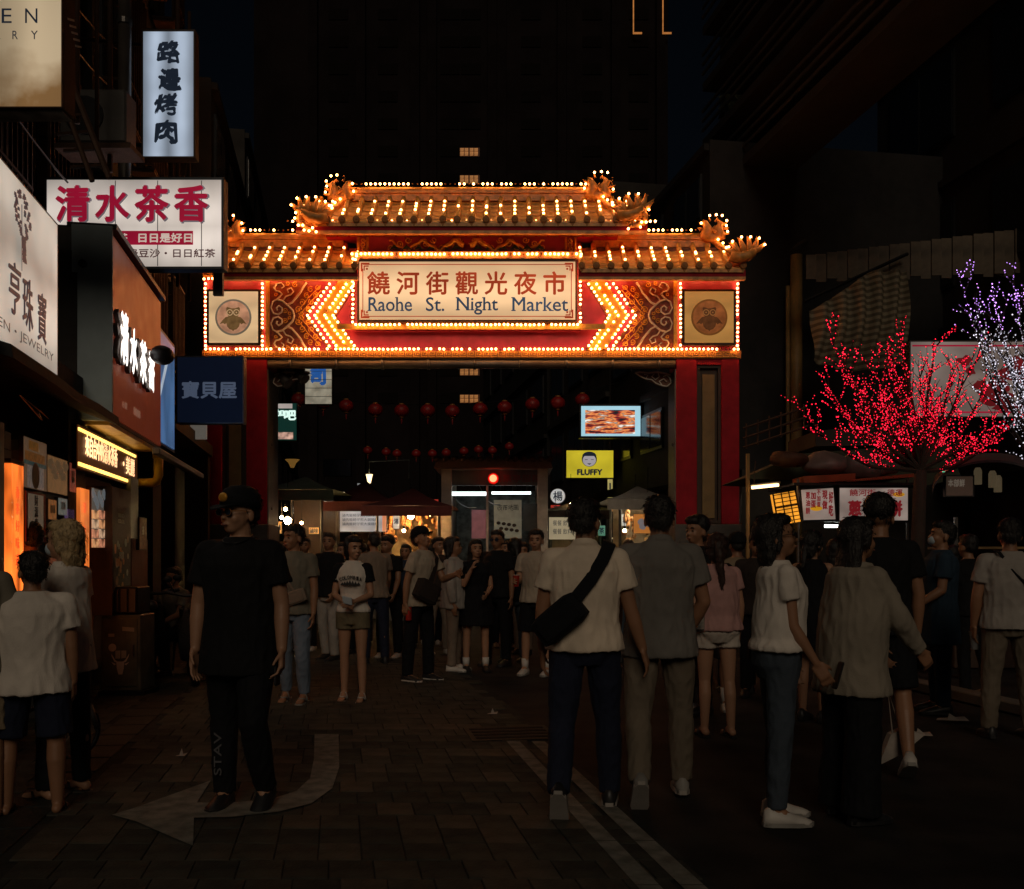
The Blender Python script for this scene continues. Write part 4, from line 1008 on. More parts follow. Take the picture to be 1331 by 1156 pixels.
# lit menu photos, sticker column, cabinet
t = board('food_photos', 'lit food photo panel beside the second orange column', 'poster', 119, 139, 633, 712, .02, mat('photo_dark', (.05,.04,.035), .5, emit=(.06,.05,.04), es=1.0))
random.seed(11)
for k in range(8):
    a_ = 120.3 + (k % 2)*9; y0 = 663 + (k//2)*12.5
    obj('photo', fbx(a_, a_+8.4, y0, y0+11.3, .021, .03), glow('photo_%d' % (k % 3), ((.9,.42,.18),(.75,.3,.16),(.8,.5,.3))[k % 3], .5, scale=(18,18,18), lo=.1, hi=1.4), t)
mb = MB()
for k in range(9): mb.ell(fpx(121+k*2, 641 + (k*5)%17, .03), (.01,.03,.05), n=8, m=5)
obj('print', mb, mat('photo_leaf', (.25,.27,.27), .6, emit=(.16,.18,.19), es=.5), t, smooth=True, kind='stuff')
t = thing('sticker_column', 'black pillar covered in stickers and faded lettering', 'pillar', fpx(157, 722, .1))
obj('shaft', fbx(146, 170, 632, 800, -.15, .1), 'wood_dark', t)
for k, (s_, y_) in enumerate((('WITH',663),('VIVID',670.5),('COLOR',678))): ftext(t, s_, 157.5, y_, .042, .104, 'white_print', .02, w=.30)
ftext(t, 'BH', 157, 642, .09, .104, 'rusty', .03)
random.seed(4)
for k in range(26):
    px, py = random.uniform(149, 167), random.uniform(700, 770)
    nm = random.choice(('sticker_cream','sticker_orange','sticker_brown','sticker_grey'))
    mat(nm, {'sticker_cream':(.7,.6,.46),'sticker_orange':(.7,.26,.06),'sticker_brown':(.35,.18,.09),'sticker_grey':(.4,.4,.36)}[nm], .5)
    mb = MB(); c = fpx(px, py, .102 + k*.0012); n = random.choice((4, 12)); rr = random.uniform(.03,.06)
    mb.prism([c + SU*rr*math.cos(2*math.pi*j/n + .8)*1.3 + UZ*rr*math.sin(2*math.pi*j/n + .8) for j in range(n)], SV*.001)
    obj('sticker', mb, nm, t)
ftext(t, 'HOT', 158, 722, .07, .14, 'white_print', .03); ftext(t, '8', 153, 742, .08, .14, 'black_print', .03)
p = G(157, 905); t = thing('utility_cabinet', 'dark green metal cabinet with stickers and a white bull head drawing', 'cabinet', p)
def cab(u0, u1, o0, o1, z0, z1): return MB().obox(p + SU*(u0+u1)/2 + SV*(o0+o1)/2 + UZ*(z0+z1)/2, SV*(o1-o0)/2, SU*(u1-u0)/2, UZ*(z1-z0)/2)
# the cabinet's broad side faces the camera
def cb(x0, x1, y0, y1, z0, z1): return MB().box((p.x+x0, p.y+y0, z0), (p.x+x1, p.y+y1, z1))
cabm = mat('cabinet_paint', (.10,.11,.085), .5, scale=5, bump=.3, var=.35)
obj('body', cb(-.20, .20, 0, .4, .05, .82), cabm, t, bevel=.01); obj('door', cb(-.17, .17, -.012, -.001, .1, .78), cabm, t, bevel=.004)
obj('base', cb(-.22, .24, -.02, .42, 0, .049), 'black_steel', t); obj('handle', cb(.12, .14, -.03, -.013, .4, .52), 'grey_steel', t)
def flat(poly, d=-.0135): return MB().prism([(p.x + x, p.y + d, z) for x, z in poly], (0, .001, 0))
wp = 'white_print'
bl = flat([(-.04,.35),(-.035,.28),(-.02,.22),(.02,.22),(.035,.28),(.04,.35)])
for e_ in (-1, 1):
    hn = [(e_*x, z) for x, z in ((.03,.335),(.06,.35),(.085,.40),(.09,.43),(.072,.40),(.05,.365),(.03,.352))]
    er = [(e_*x, z) for x, z in ((.04,.325),(.09,.345),(.06,.312))]
    for pl_, dd in ((hn, -.0148), (er, -.0161)): bl.prism([(p.x + x, p.y + dd, z) for x, z in pl_], (0, .001, 0))
obj('bull_sticker', bl, wp, t, kind='stuff')
for q in (((-.05,.38),(.0,.38),(.0,.46),(-.05,.46)), ((.01,.38),(.06,.39),(.06,.46),(.01,.46)), ((.02,.66),(.14,.65),(.14,.69),(.02,.7)), ((-.12,.6),(-.06,.6),(-.06,.63),(-.12,.63))): obj('sticker', flat(q), mat('sticker_grey', (.2,.2,.18), .5), t)
obj('sticker', flat([(-.08+.04*math.cos(a), .49+.04*math.sin(a)) for a in [2*math.pi*k/14 for k in range(14)]]), wp, t)
obj('crate', cb(-.18, .16, .02, .38, .83, 1.10), 'black_steel', t, bevel=.01); 
for k in range(4): obj('slat', cb(-.17+k*.085, -.11+k*.085, .0, .019, .85, 1.08), 'grey_plastic', t)
# broom leaning against it
m = MB().tube([p + Vector((-.35,-.1,.0)), p + Vector((-.14,.0,1.75))], .014, n=7); t = thing('broom', 'wooden broom leaning beside the sticker cabinet', 'broom', p + Vector((-.35,-.1,0)))
obj('handle', m, mat('broom_wood', (.2,.1,.05), .6), t, smooth=True)
obj('brush', MB().tube([p + Vector((-.365,-.1,.0)), p + Vector((-.34,-.1,.16))], [(.07,.03),(.03,.02)], n=8), 'wood_dark', t)
# maroon wall and dark doorway things further on
single('maroon_panel', fbx(171, 192, 700, 880, -.1, -.02), 'maroon_canvas', 'plain maroon panel right of the sticker pillar', 'panel')
t = board('notice_board', 'small faded notice board above the maroon panel', 'notice', 181, 191, 672, 715, .12, mat('notice', (.2,.09,.05), .6, scale=25, var=.5)); ftext(t, '茶', 186, 690, .1, .125, 'white_print', .01)
single('grey_shutter_box', fbx(170, 180, 620, 700, -.1, .1), 'grey_plastic', 'grey upright casing behind the sticker pillar', 'casing')
# scooter parked before the dark shops
def scooter(pos, rz, label, col):
    t = thing('parked_scooter', label, 'scooter', pos, rz, 'scooters parked at the left shops')
    def w(cy_):
        m = MB(); rings = []
        for k in range(24):
            a = 2*math.pi*k/24; c = Vector((0, cy_ + .22*math.cos(a), .25 + .22*math.sin(a))); rad = Vector((0, math.cos(a), math.sin(a)))
            rings.append([c + rad*.035*math.cos(b) + Vector((1,0,0))*.045*math.sin(b) for b in [2*math.pi*j/8 for j in range(8)]])
        m.loft(rings + [rings[0]], cap=False); wl = obj('wheel', m, 'black_steel', t, smooth=True, local=True)
        m = MB().tube([(-.03,cy_,.25),(.03,cy_,.25)], .15, n=18); h = obj('rim', m, 'grey_steel', t, local=True)
    w(-.62); w(.62)
    m = MB()
    rings = []
    for y, z, wx, hz in ((-.75,.62,.08,.05),(-.6,.62,.15,.12),(-.3,.55,.17,.17),(-.05,.45,.16,.14),(.1,.30,.15,.05),(.35,.28,.15,.04),(.45,.5,.17,.06),(.5,.85,.12,.06)):
        rings.append([Vector((wx*math.cos(a), y, z + hz*math.sin(a))) for a in [2*math.pi*j/12 for j in range(12)]])
    obj('body', m.loft(rings), col, t, smooth=True, local=True)
    m = MB(); m.rbox((0,-.38,.76), (.14,0,0), (0,.34,0), (0,0,.05), .3); obj('seat', m, 'black_steel', t, local=True)
    m = MB().tube([(-.3,.42,1.02),(-.1,.48,.98),(.1,.48,.98),(.3,.42,1.02)], .02, n=8); m.tube([(0,.5,.95),(0,.62,.3)], .03, n=8); obj('handlebar', m, 'black_steel', t, local=True)
    m = MB().ell((0,.55,.84), (.08,.06,.07)); obj('headlight', m, 'grey_steel', t, smooth=True, local=True)
    m = MB().ell((0,.62,.46), (.07,.25,.06)); obj('mudguard', m, col, t, smooth=True, local=True)
    for s_ in (-1,1):
        m = MB().tube([(s_*.2,.46,1.0),(s_*.27,.46,1.14)], .008, n=5); m.ell((s_*.28,.46,1.16), (.05,.015,.035)); obj('mirror', m, 'black_steel', t, smooth=True, local=True)
    obj('number_plate', MB().box((-.08,-.8,.42),(.08,-.79,.52)), 'white_print', t, local=True)
mat('scooter_grey', (.06,.06,.062), .3, .3); mat('scooter_dark', (.025,.02,.022), .3, .3)
scooter(G(240, 893) + Vector((-.1,.6,0)), R(200), 'grey scooter parked left of the man in black cap', 'scooter_grey')
scooter(G(208, 888) + Vector((-.35,.9,0)), R(192), 'dark scooter parked closest to the sticker cabinet', 'scooter_dark')
# ================================================================ MARKET BEHIND THE GATE
def lantern(pos, r, label, group, ok=None):
    t = thing('red_lantern', label, 'lantern', pos, 0, group)
    m = MB(); rings = []
    for i in range(11):
        a = -math.pi/2 + math.pi*(i+.6)/11.2; 
        rings.append([Vector((r*math.cos(a)*(1 - .035*(j % 2))*math.cos(2*math.pi*j/24), r*math.cos(a)*(1 - .035*(j % 2))*math.sin(2*math.pi*j/24), r*.86*math.sin(a))) for j in range(24)])
    obj('shade', m.loft(rings), 'lantern_red', t, smooth=True, local=True)
    obj('cap', MB().tube([(0,0,r*.8),(0,0,r*.95)], r*.35, n=12), 'gilt_dark', t, local=True)
    obj('cap', MB().tube([(0,0,-r*.8),(0,0,-r*.92)], r*.33, n=12), 'gilt_dark', t, local=True)
    obj('tassel', MB().tube([(0,0,-r*.9),(0,0,-r*1.2),(0,0,-r*1.75)], [.012,r*.12,r*.06], n=7), 'lantern_red', t, local=True)
    return t
def lstring(xs, ys, Y, r, nm):
    pts = [P(x, y, Y) for x, y in zip(xs, ys)]; t0 = None; n = len(pts)
    for i, p in enumerate(pts):
        lab = '%s red lantern from the left on the %s string' % (ORD[i], nm)
        if t0 is None: t0 = lantern(p, r, lab, 'red lanterns on the %s string' % nm)
        else:
            copy_thing(t0, 0, lab, loc=p, rz=random.uniform(0, 3))
    c = [pts[0] + Vector((-3, 0, 1.2))] + [p + Vector((0,0,r*1.02)) for p in pts] + [pts[-1] + Vector((2.5,0,1.0))]
    q = []
    for a, b in zip(c, c[1:]):
        for k in range(6): q.append(a.lerp(b, k/6) - Vector((0,0,.05*math.sin(math.pi*k/6))))
    single('lantern_wire', MB().tube(q, .012, n=5), 'black_steel', 'wire carrying the %s string of red lanterns' % nm, 'wire')

lstring((388,420,450,488,522,556,588,624,656,692,725,757), (520,524,528,533,534,534,535,532,530,526,524,520), 27, .205, 'nearer')
lstring((478,502,516,541,562,580,603,622,640,662,688), (586,588,590,590,590,589,587,585,586,581,578), 42, .2, 'farther')
# booth with glass front
Yb = 23.0
a, b = P(574, 0, Yb), P(712, 0, Yb); x0, x1 = a.x, b.x; zt = P(0, 610, Yb).z
bt = thing('glass_booth', 'small white framed glass booth with tube lights behind the crowd', 'booth', ((x0+x1)/2, Yb+.8, 0))
wf = mat('booth_frame', (.5,.42,.36), .5, scale=5, bump=.1)
for x in (x0, x1-.24):
    obj('post', MB().box((x, Yb-.1, 0), (x+.24, Yb+.14, zt)), wf, bt, bevel=.01)
    obj('post', MB().box((x, Yb+1.7, 0), (x+.24, Yb+1.9, zt)), wf, bt, bevel=.01)
obj('fascia', MB().box((x0+.241, Yb-.04, zt-.38), (x1-.241, Yb+.06, zt-.02)), 'grey_plastic', bt)
obj('floor', MB().box((x0-.05, Yb, 0), (x1+.05, Yb+1.9, .2)), 'stone_base', bt)
obj('side_wall', MB().box((x0+.03, Yb+.15, .2), (x0+.08, Yb+1.69, zt-.4)), 'dark_glass', bt); obj('side_wall', MB().box((x1-.08, Yb+.15, .2), (x1-.03, Yb+1.69, zt-.4)), 'dark_glass', bt)
obj('back_wall', MB().box((x0+.25, Yb+1.6, .2), (x1-.25, Yb+1.65, zt-.4)), mat('booth_back', (.12,.13,.12), .6, scale=6, var=.6), bt)
obj('counter', MB().box((x0+.25, Yb-.02, .2), (x1-.25, Yb+.1, 1.3)), 'grey_plastic', bt)
obj('mullion', MB().box((P(633,0,Yb).x-.02, Yb-.02, 1.3), (P(633,0,Yb).x+.03, Yb+.05, zt-.38)), wf, bt)
glow('tube_light', (.85,1,.95), 3.2, lo=.95, hi=1.05)
obj('tube_light', MB().tube([P(586,642,Yb+.1), P(634,642,Yb+.1)], .045, n=8), 'tube_light', bt, smooth=True)
obj('tube_light', MB().tube([P(639,641,Yb+.3), P(690,641,Yb+.3)], .03, n=8), 'tube_light', bt, smooth=True)
m = MB(); text(m, '售票亭服務', P(672, 622, Yb-.045), UX, UZ, 1.1, .18, .01); obj('lettering', m, mat('dim_red_print', (.16,.03,.03), .6), bt)
def pic(px0, px1, py0, py1, Y, m, nm='poster'): return obj(nm, MB().box(tuple(P(px0, py1, Y)), tuple(P(px1, py0, Y) + Vector((0,.02,0)))), m, bt)
mat('pink_card', (.35,.14,.16), .6, emit=(.2,.08,.09), es=.3); mat('cream_card', (.3,.28,.2), .6, emit=(.15,.14,.1), es=.4)
pic(613, 635, 663, 700, Yb+.3, 'pink_card'); pic(642, 678, 650, 700, Yb+.2, 'cream_card'); pic(680, 700, 655, 690, Yb+.4, 'grey_plastic')
m = MB(); text(m, '夜市地圖', P(660, 660, Yb+.19), UX, UZ, .5, .14, 0, .1); obj('lettering', m, 'black_print', bt)
m = MB(); 
for k in range(8): m.ell(P(648+k*3.4, 680+(k*7)%13, Yb+.18), (.05,.01,.04), n=8, m=5)
obj('print', m, 'wood_dark', bt, kind='stuff')
# scalloped roof of the booth
rf = []
obj('roof', MB().prism([(x0-.15, Yb-.3, zt+.0), (x1+.1, Yb-.3, zt+.0), (x1+.05, Yb-.3, zt+.2), (x0-.1, Yb-.3, zt+.2)], (0, 2.4, 0)), mat('booth_roof', (.13,.05,.035), .6, scale=6, bump=.4), bt)
for k in range(14):
    x = x0 - .1 + k*(x1-x0+.15)/13
    obj('roof_tile', MB().tube([(x, Yb-.35, zt+.2), (x, Yb+.6, zt+.3)], .07, n=8), 'booth_roof', bt, smooth=True)
# glowing red lamp on the booth
p = P(641, 622, Yb-.15); t = thing('red_lamp', 'glowing round red lamp on the front of the glass booth', 'lamp', p)
obj('bulb', MB().ell(p, (.085,.085,.085)), glow('red_lamp_light', (1,.07,.03), 9, lo=1, hi=1.01), t, smooth=True); obj('hood', MB().tube([p + Vector((0,.05,0)), p + Vector((0,.1,0))], .13, n=16), mat('lamp_red', (.4,.02,.02), .5), t)
# screen
Y = 25; p0, p1 = P(755.5, 567, Y), P(832.5, 528, Y)
t = thing('led_screen', 'bright landscape video screen with pale blue border', 'screen', ((p0.x+p1.x)/2, Y+.1, p0.z))
obj('case', MB().box((p0.x-.05, Y+.01, p0.z-.05), (p1.x+.05, Y+.25, p1.z+.05)), 'black_steel', t)
obj('border', MB().box(tuple(p0), (p1.x, Y+.009, p1.z)), glow('screen_blue', (.42,.72,.85), .85, lo=.9, hi=1.1), t)
def screen_pic():
    m = bpy.data.materials.new('screen_picture'); m.use_nodes = True; nt = m.node_tree; b = nt.nodes['Principled BSDF']; L = nt.links.new
    tc = nt.nodes.new('ShaderNodeTexCoord'); mp = nt.nodes.new('ShaderNodeMapping'); mp.inputs['Scale'].default_value = (1.7, 1, 9); L(tc.outputs['Object'], mp.inputs[0])
    n = nt.nodes.new('ShaderNodeTexNoise'); n.inputs['Scale'].default_value = 1.4; n.inputs['Detail'].default_value = 4; L(mp.outputs[0], n.inputs[0])
    rp = nt.nodes.new('ShaderNodeValToRGB'); L(n.outputs[0], rp.inputs[0]); e = rp.color_ramp.elements
    e[0].position = .38; e[0].color = (.01,.01,.012,1); e[1].position = .7; e[1].color = (1,.9,.75,1)
    for pos, c in ((.46,(.3,.02,.02,1)), (.52,(.9,.3,.08,1)), (.57,(.15,.1,.08,1)), (.62,(.8,.7,.65,1))): q = e.new(pos); q.color = c
    L(rp.outputs[0], b.inputs['Emission Color']); b.inputs['Emission Strength'].default_value = 1.1; b.inputs['Base Color'].default_value = (.02,.02,.02,1); return m
obj('picture', MB().box((p0.x+.1, Y-.006, p0.z+.06), (p1.x-.14, Y-.001, p1.z-.1)), screen_pic(), t)
obj('bracket', MB().tube([(p1.x, Y+.15, (p0.z+p1.z)/2), (p1.x+.9, Y+.4, (p0.z+p1.z)/2+.1)], .03, n=6), 'grey_steel', t)
# yellow smiling sign
Y = 27
t = boxsign('snack_sign', 'yellow light box with a smiling cartoon face and black capitals', 735.5, 798, 585, 622, Y, .25, glow('yellow_face', (.72,.58,.03), .72, lo=.8, hi=1.15), 'sign_edge', rim=.8)
def dsk(px, py, r, Y, mm, nm, parent, sy=1): 
    c = P(px, py, Y); return obj(nm, MB().prism([(c.x + r*math.cos(2*math.pi*k/24), Y, c.z + sy*r*math.sin(2*math.pi*k/24)) for k in range(24)], (0,.002,0)), mm, parent)
dsk(766, 597, .205, Y-.006, ink, 'face_outline', t); dsk(766, 598.5, .18, Y-.012, glow('pale_grey_face', (.6,.55,.6), .6), 'cartoon_face', t, .9)
c = P(766, 592, Y-.016); obj('cartoon_hair', MB().prism([(c.x+.19*math.cos(a), c.y, c.z - .02 + .12*math.sin(a)) for a in [math.pi*k/12 for k in range(13)]], (0,.002,0)), ink, t)
m = MB()
for e in (-1, 1): c = P(766 + e*4, 598, Y-.016); m.add([c + Vector((-.04,0,0)), c + Vector((.04,0,0)), c + Vector((.04,0,.014)), c + Vector((-.04,0,.014))], [(0,1,2,3)])
c = P(766, 603.5, Y-.016); m.add([c + Vector((-.06,0,.02)), c + Vector((0,0,-.02)), c + Vector((.06,0,.02))], [(0,1,2)]); obj('cartoon_feature', m, ink, t, kind='stuff')
ptext(t, 'FLUFFY', 766.5, 614, 33, 8, Y-.004, ink, .07)
t = boxsign('side_sign', 'narrow yellow light box hanging below the smiling sign', 789, 797, 622.5, 648, 27.5, .3, glow('yellow_face2', (.72,.6,.2), .5), 'sign_edge', rim=.7)
obj('mark', MB().box(tuple(P(792,636,27.47)), tuple(P(794,628,27.48))), ink, t)
# round sign
p = P(725, 645, 25.5); t = thing('round_sign', 'round white light sign with one black character beside the booth', 'sign', p)
obj('case', MB().tube([p + Vector((0,.02,0)), p + Vector((0,.14,0))], .2, n=28), 'sign_edge', t); obj('face', MB().tube([p, p + Vector((0,.019,0))], .185, n=28), glow('round_face', (.75,.75,.72), .6), t)
m = MB(); text(m, '楊', p + Vector((0,-.004,0)), UX, UZ, .24, .25, .02); obj('lettering', m, ink, t)
# left lit signs
t = boxsign('market_sign', 'white light box with a blue brush character cut off by the gate beam', 396, 432, 440, 526, 24, .2, glow('cream_tile_face', (.62,.56,.42), .38, scale=(4,1,4), lo=.6, hi=1.2), 'sign_edge', rim=.8)
ptext(t, '司', 413.5, 490, 21, 22, 24, glow('blue_ink', (.02,.10,.35), .8), .06, .03)
for k in range(1, 7): obj('grid_line', MB().box((P(397,0,24).x, 23.992, P(0,450+k*11,24).z), (P(431,0,24).x, 23.996, P(0,449.4+k*11,24).z)), 'grey_plastic', t)
t = boxsign('green_sign', 'dark green light box with glowing white characters inside the left pier', 340, 386, 524, 573, 22.5, .2, mat('green_face', (.01,.03,.025), .5, emit=(.008,.04,.03), es=.6), 'black_steel', rim=.5)
wl2 = glow('mint_white', (.75,1,.9), 1.1)
ptext(t, '吧', 377, 540, 16, 13, 22.5, wl2, .05); ptext(t, '咖', 362, 537, 14, 9, 22.5, wl2, .04)
obj('light_strip', MB().box(tuple(P(350,531,22.49)), tuple(P(380,525,22.495))), glow('dim_white_strip', (.7,.6,.55), .6), t)
obj('photo_strip', MB().box(tuple(P(350,571,22.49)), tuple(P(381,562,22.495))), glow('photo_strip', (.85,.5,.38), .6, scale=(9,9,9), lo=.3, hi=1.4), t)
boxsign('dim_blue_sign', 'unlit dark blue sign hanging above the left stalls', 420, 456, 597, 619, 27, .2, 'blue_board', 'black_steel', rim=.6)
# white hanging menu
t = boxsign('menu_board', 'backlit white menu board with rows of tiny print over the left stall', 441, 503, 664, 692, 21.5, .1, glow('menu_face', (.62,.6,.6), .5, scale=(1.5,1,2), lo=.5, hi=1.5), 'rusty', rim=.8)
for r_ in range(3):
    m = MB(); text(m, '滷肉飯蚵仔煎大腸麵線', P(468, 670 + r_*5.6, 21.49), UX, UZ, .78, .065, 0); obj('menu_line', m, ink, t)
obj('menu_edge', MB().box(tuple(P(497,691,21.488)), tuple(P(502,666,21.495))), glow('menu_orange', (1,.35,.15), .7), t)
# lit small lamps
def lamp(px, py, Y, r, col, s, label):
    p = P(px, py, Y); t = thing('stall_lamp', label, 'lamp', p)
    obj('bulb', MB().ell(p, (r,r,r), n=10, m=7), glow('lamp_%s' % round(s) + str(col[2]), col, s*5, lo=.95, hi=1.05), t, smooth=True)
    obj('socket', MB().tube([p + Vector((0,0,r)), p + Vector((0,0,r+.06))], .025, n=8), 'black_steel', t)
    obj('wire', MB().tube([p + Vector((0,0,r+.06)), p + Vector((0,0,r+.7))], .006, n=4), 'black_steel', t)
lamp(374, 677, 20.3, .075, (1,.62,.25), 38, 'brightest bulb beside the left pier, just above the crowd')
lamp(366, 673, 21.0, .035, (1,.6,.25), 30, 'small bright bulb left of the brightest one at the left pier')
lamp(371, 662, 21.0, .04, (1,.55,.2), 14, 'warm bulb hanging highest beside the left pier')
lamp(421.5, 656, 22, .035, (.8,1,.85), 12, 'cool white bulb under the dark left canopies')
lamp(534, 671, 22.5, .07, (1,.62,.25), 40, 'bright bulb in the stall left of the booth')
lamp(559, 669, 22.2, .035, (1,.6,.18), 22, 'yellow bulb closest to the booth post')
lamp(500, 700, 22, .03, (1,.5,.2), 8, 'low dim bulb behind the heads left of the booth')
lamp(709, 622, 28, .03, (1,.55,.2), 6, 'tiny bulb over the right corner of the booth')
p = P(480, 622, 25); t = thing('street_light', 'small flared street lamp shining above the maroon canopy', 'street lamp', p)
obj('shade', MB().tube([p + Vector((-.0,0,-.12)), p + Vector((.0,0,.10))], [.035,.085], n=12), glow('flare_light', (1,.7,.35), 3), t, smooth=True)
obj('bracket', MB().tube([p + Vector((0,0,.13)), p + Vector((0,0,.42)), p + Vector((1.0,0,.46)), p + Vector((1.0,0,.0))], .014, n=6), mat('cool_steel', (.3,.35,.35), .4), t)
p = P(380, 602, 23); t = thing('funnel_lamp', 'unlit amber funnel lamp shade inside the left pier', 'lamp', p)
obj('shade', MB().tube([p + Vector((0,0,-.11)), p + Vector((0,0,0)), p + Vector((0,0,.08))], [.04,.09,.17], n=12), mat('amber_shade', (.5,.28,.05), .5, emit=(.5,.25,.05), es=.25), t, smooth=True)  # unlit shade with a weak amber glow put into its material
lamp(512, 668, 22.6, .045, (1,.55,.2), 30, 'added warm bulb deep inside the maroon stall, left of the bright one')  # this run of bulbs is added to brighten the stalls
lamp(525, 690, 21.9, .035, (1,.6,.3), 22, 'added low warm bulb behind the bag man')
lamp(392, 680, 22, .035, (1,.5,.2), 20, 'added warm bulb right of the brightest one beside the left pier')
lamp(826, 660, 22, .04, (1,.9,.7), 26, 'added white bulb left of the bulb under the bright awning')
lamp(770, 668, 25, .03, (1,.8,.5), 26, 'added bulb right of centre inside the pale canopied stall')
lamp(856, 676, 22, .03, (1,.75,.45), 20, 'added bulb beside the orange poster')
# stalls with canopies
def stall(label, x0, x1, Y0, Y1, zc, m_can, peak=.5, goods=True, inside=None):
    t = thing('market_stall', label, 'stall', ((x0+x1)/2, (Y0+Y1)/2, 0), 0, 'market stalls behind the gate')
    xm = (x0+x1)/2; ym = (Y0+Y1)/2
    m = MB(); n = 8; rings = []
    c = (xm, ym, zc+peak)
    for k in range(4):
        q = k/3; w_ = 1-q; rings.append([Vector((xm + (x-xm)*max(w_,.03), ym + (y-ym)*max(w_,.03), zc + peak*q**1.3)) for x, y in ((x0-.3,Y0-.3),(xm,Y0-.35),(x1+.3,Y0-.3),(x1+.35,ym),(x1+.3,Y1+.3),(xm,Y1+.35),(x0-.3,Y1+.3),(x0-.35,ym))])
    obj('canopy', m.loft(rings), m_can, t)
    obj('valance', MB().box((x0-.3, Y0-.33, zc-.22), (x1+.3, Y0-.31, zc-.005)), m_can, t)
    for x in (x0, x1):
        for y in (Y0, Y1): obj('post', MB().tube([(x,y,0),(x,y,zc)], .03, n=8), 'grey_steel', t)
    obj('counter', MB().box((x0+.05, Y0+.1, 0), (x1-.05, Y0+.8, .85)), 'grey_steel', t, bevel=.01)
    obj('shelf', MB().box((x0+.05, Y1-.3, .9), (x1-.05, Y1-.02, .95)), 'wood_dark', t)
    if inside: obj('back_cloth', MB().box((x0+.05, Y1-.015, .5), (x1-.05, Y1, zc-.1)), inside, t)
    m = MB(); 
    for k in range(12):
        m.ell((x0+.2+(x1-x0-.4)*k/11, Y0+.35+random.uniform(-.15,.15), .9), (.09,.09,.07), n=8, m=5)
    obj('goods', m, mat('goods_warm', (.5,.22,.07), .6, scale=15, var=.5), t, smooth=True, kind='stuff')
    return t
mat('warm_cloth', (.4,.28,.16), .8, scale=4, bump=.3)
stall('maroon canopied food stall left of the booth, lit warmly inside', P(495,0,22).x, P(573,0,22).x, 21.4, 23.6, P(0,660,22).z, 'maroon_canvas', .45, inside='warm_cloth')
stall('dark canopied stall between the left pier and the menu board', P(360,0,21).x, P(425,0,21).x, 20.4, 22.4, P(0,640,21).z, 'green_canvas', .35, inside='wood_dark')
stall('wide maroon canopied stall under the menu board', P(436,0,22).x, P(492,0,22).x, 22.2, 24.4, P(0,652,22).z, 'maroon_canvas', .55, inside='wood_dark')
stall('pale canopied stall right of the booth below the round sign', P(716,0,24).x, P(790,0,24).x, 24, 26, P(0,664,24).z, 'wood_dark', .3, inside='warm_cloth')
stall('stall with a bright awning behind the two men with their backs turned', P(806,0,21).x, P(866,0,21).x, 21, 23, P(0,650,21).z, mat('pale_canvas', (.4,.37,.32), .8, scale=4), .35, inside='warm_cloth')
lamp(742, 655, 24.4, .03, (1,.7,.35), 30, 'bulb inside the pale canopied stall right of the booth'); lamp(722, 690, 24.3, .03, (.9,.9,.6), 20, 'greenish bulb low beside the right booth post')
lamp(842, 652, 21.5, .04, (.95,1,.85), 30, 'bulb shining up under the bright awning'); lamp(812, 690, 21.6, .035, (1,.85,.5), 16, 'bulb low in the stall below the yellow signs')
t = boxsign('menu_board', 'cream menu board with two rows of print beside the right booth post', 713, 752, 672, 702, 23.6, .08, glow('menu_cream', (.55,.45,.28), .5), 'rusty', rim=.6)
for r_ in range(2): m = MB(); text(m, '餐餐 飲料', P(731, 680 + r_*11, 23.59), UX, UZ, .45, .13, 0); obj('menu_line', m, ink, t)
t = boxsign('orange_poster', 'orange poster with a cartoon blob at the bright awning stall', 823, 850, 668, 694, 20.8, .04, glow('orange_poster', (.7,.25,.05), .5), 'rusty', rim=.5)
m = MB(); 
for k in range(7): m.prism([P(837 + 8*math.cos(a)*(1+.3*(k%2))*.4 + 5*math.cos(k*2), 681 + 8*math.sin(a)*.5 + 4*math.sin(k*2), 20.79 - .001*k) for a in [2*math.pi*j/9 for j in range(9)]], (0,.0008,0))
obj('print', m, mat('poster_grey', (.3,.3,.3), .6, emit=(.2,.18,.2), es=.5), t, kind='stuff')
boxsign('small_white_sign', 'small slanted white sign above the maroon canopy', 464, 478, 628, 644, 24, .05, glow('sm_white', (.5,.5,.5), .45), 'black_steel', rim=.5)
for i, (px, py, w_) in enumerate(((428,642,20),(795,700,14),(418,677,8))):
    p = P(px, py, 24); single('tube_lamp', MB().tube([p, p + Vector((w_/F*24, 0, .02))], .02, n=6), glow('warm_tube', (1,.8,.5), 1.5), ['short tube lamp low under the dark left canopies','tube lamp right of the man in white polo','tiny tube lamp left of the menu board'][i], 'lamp')
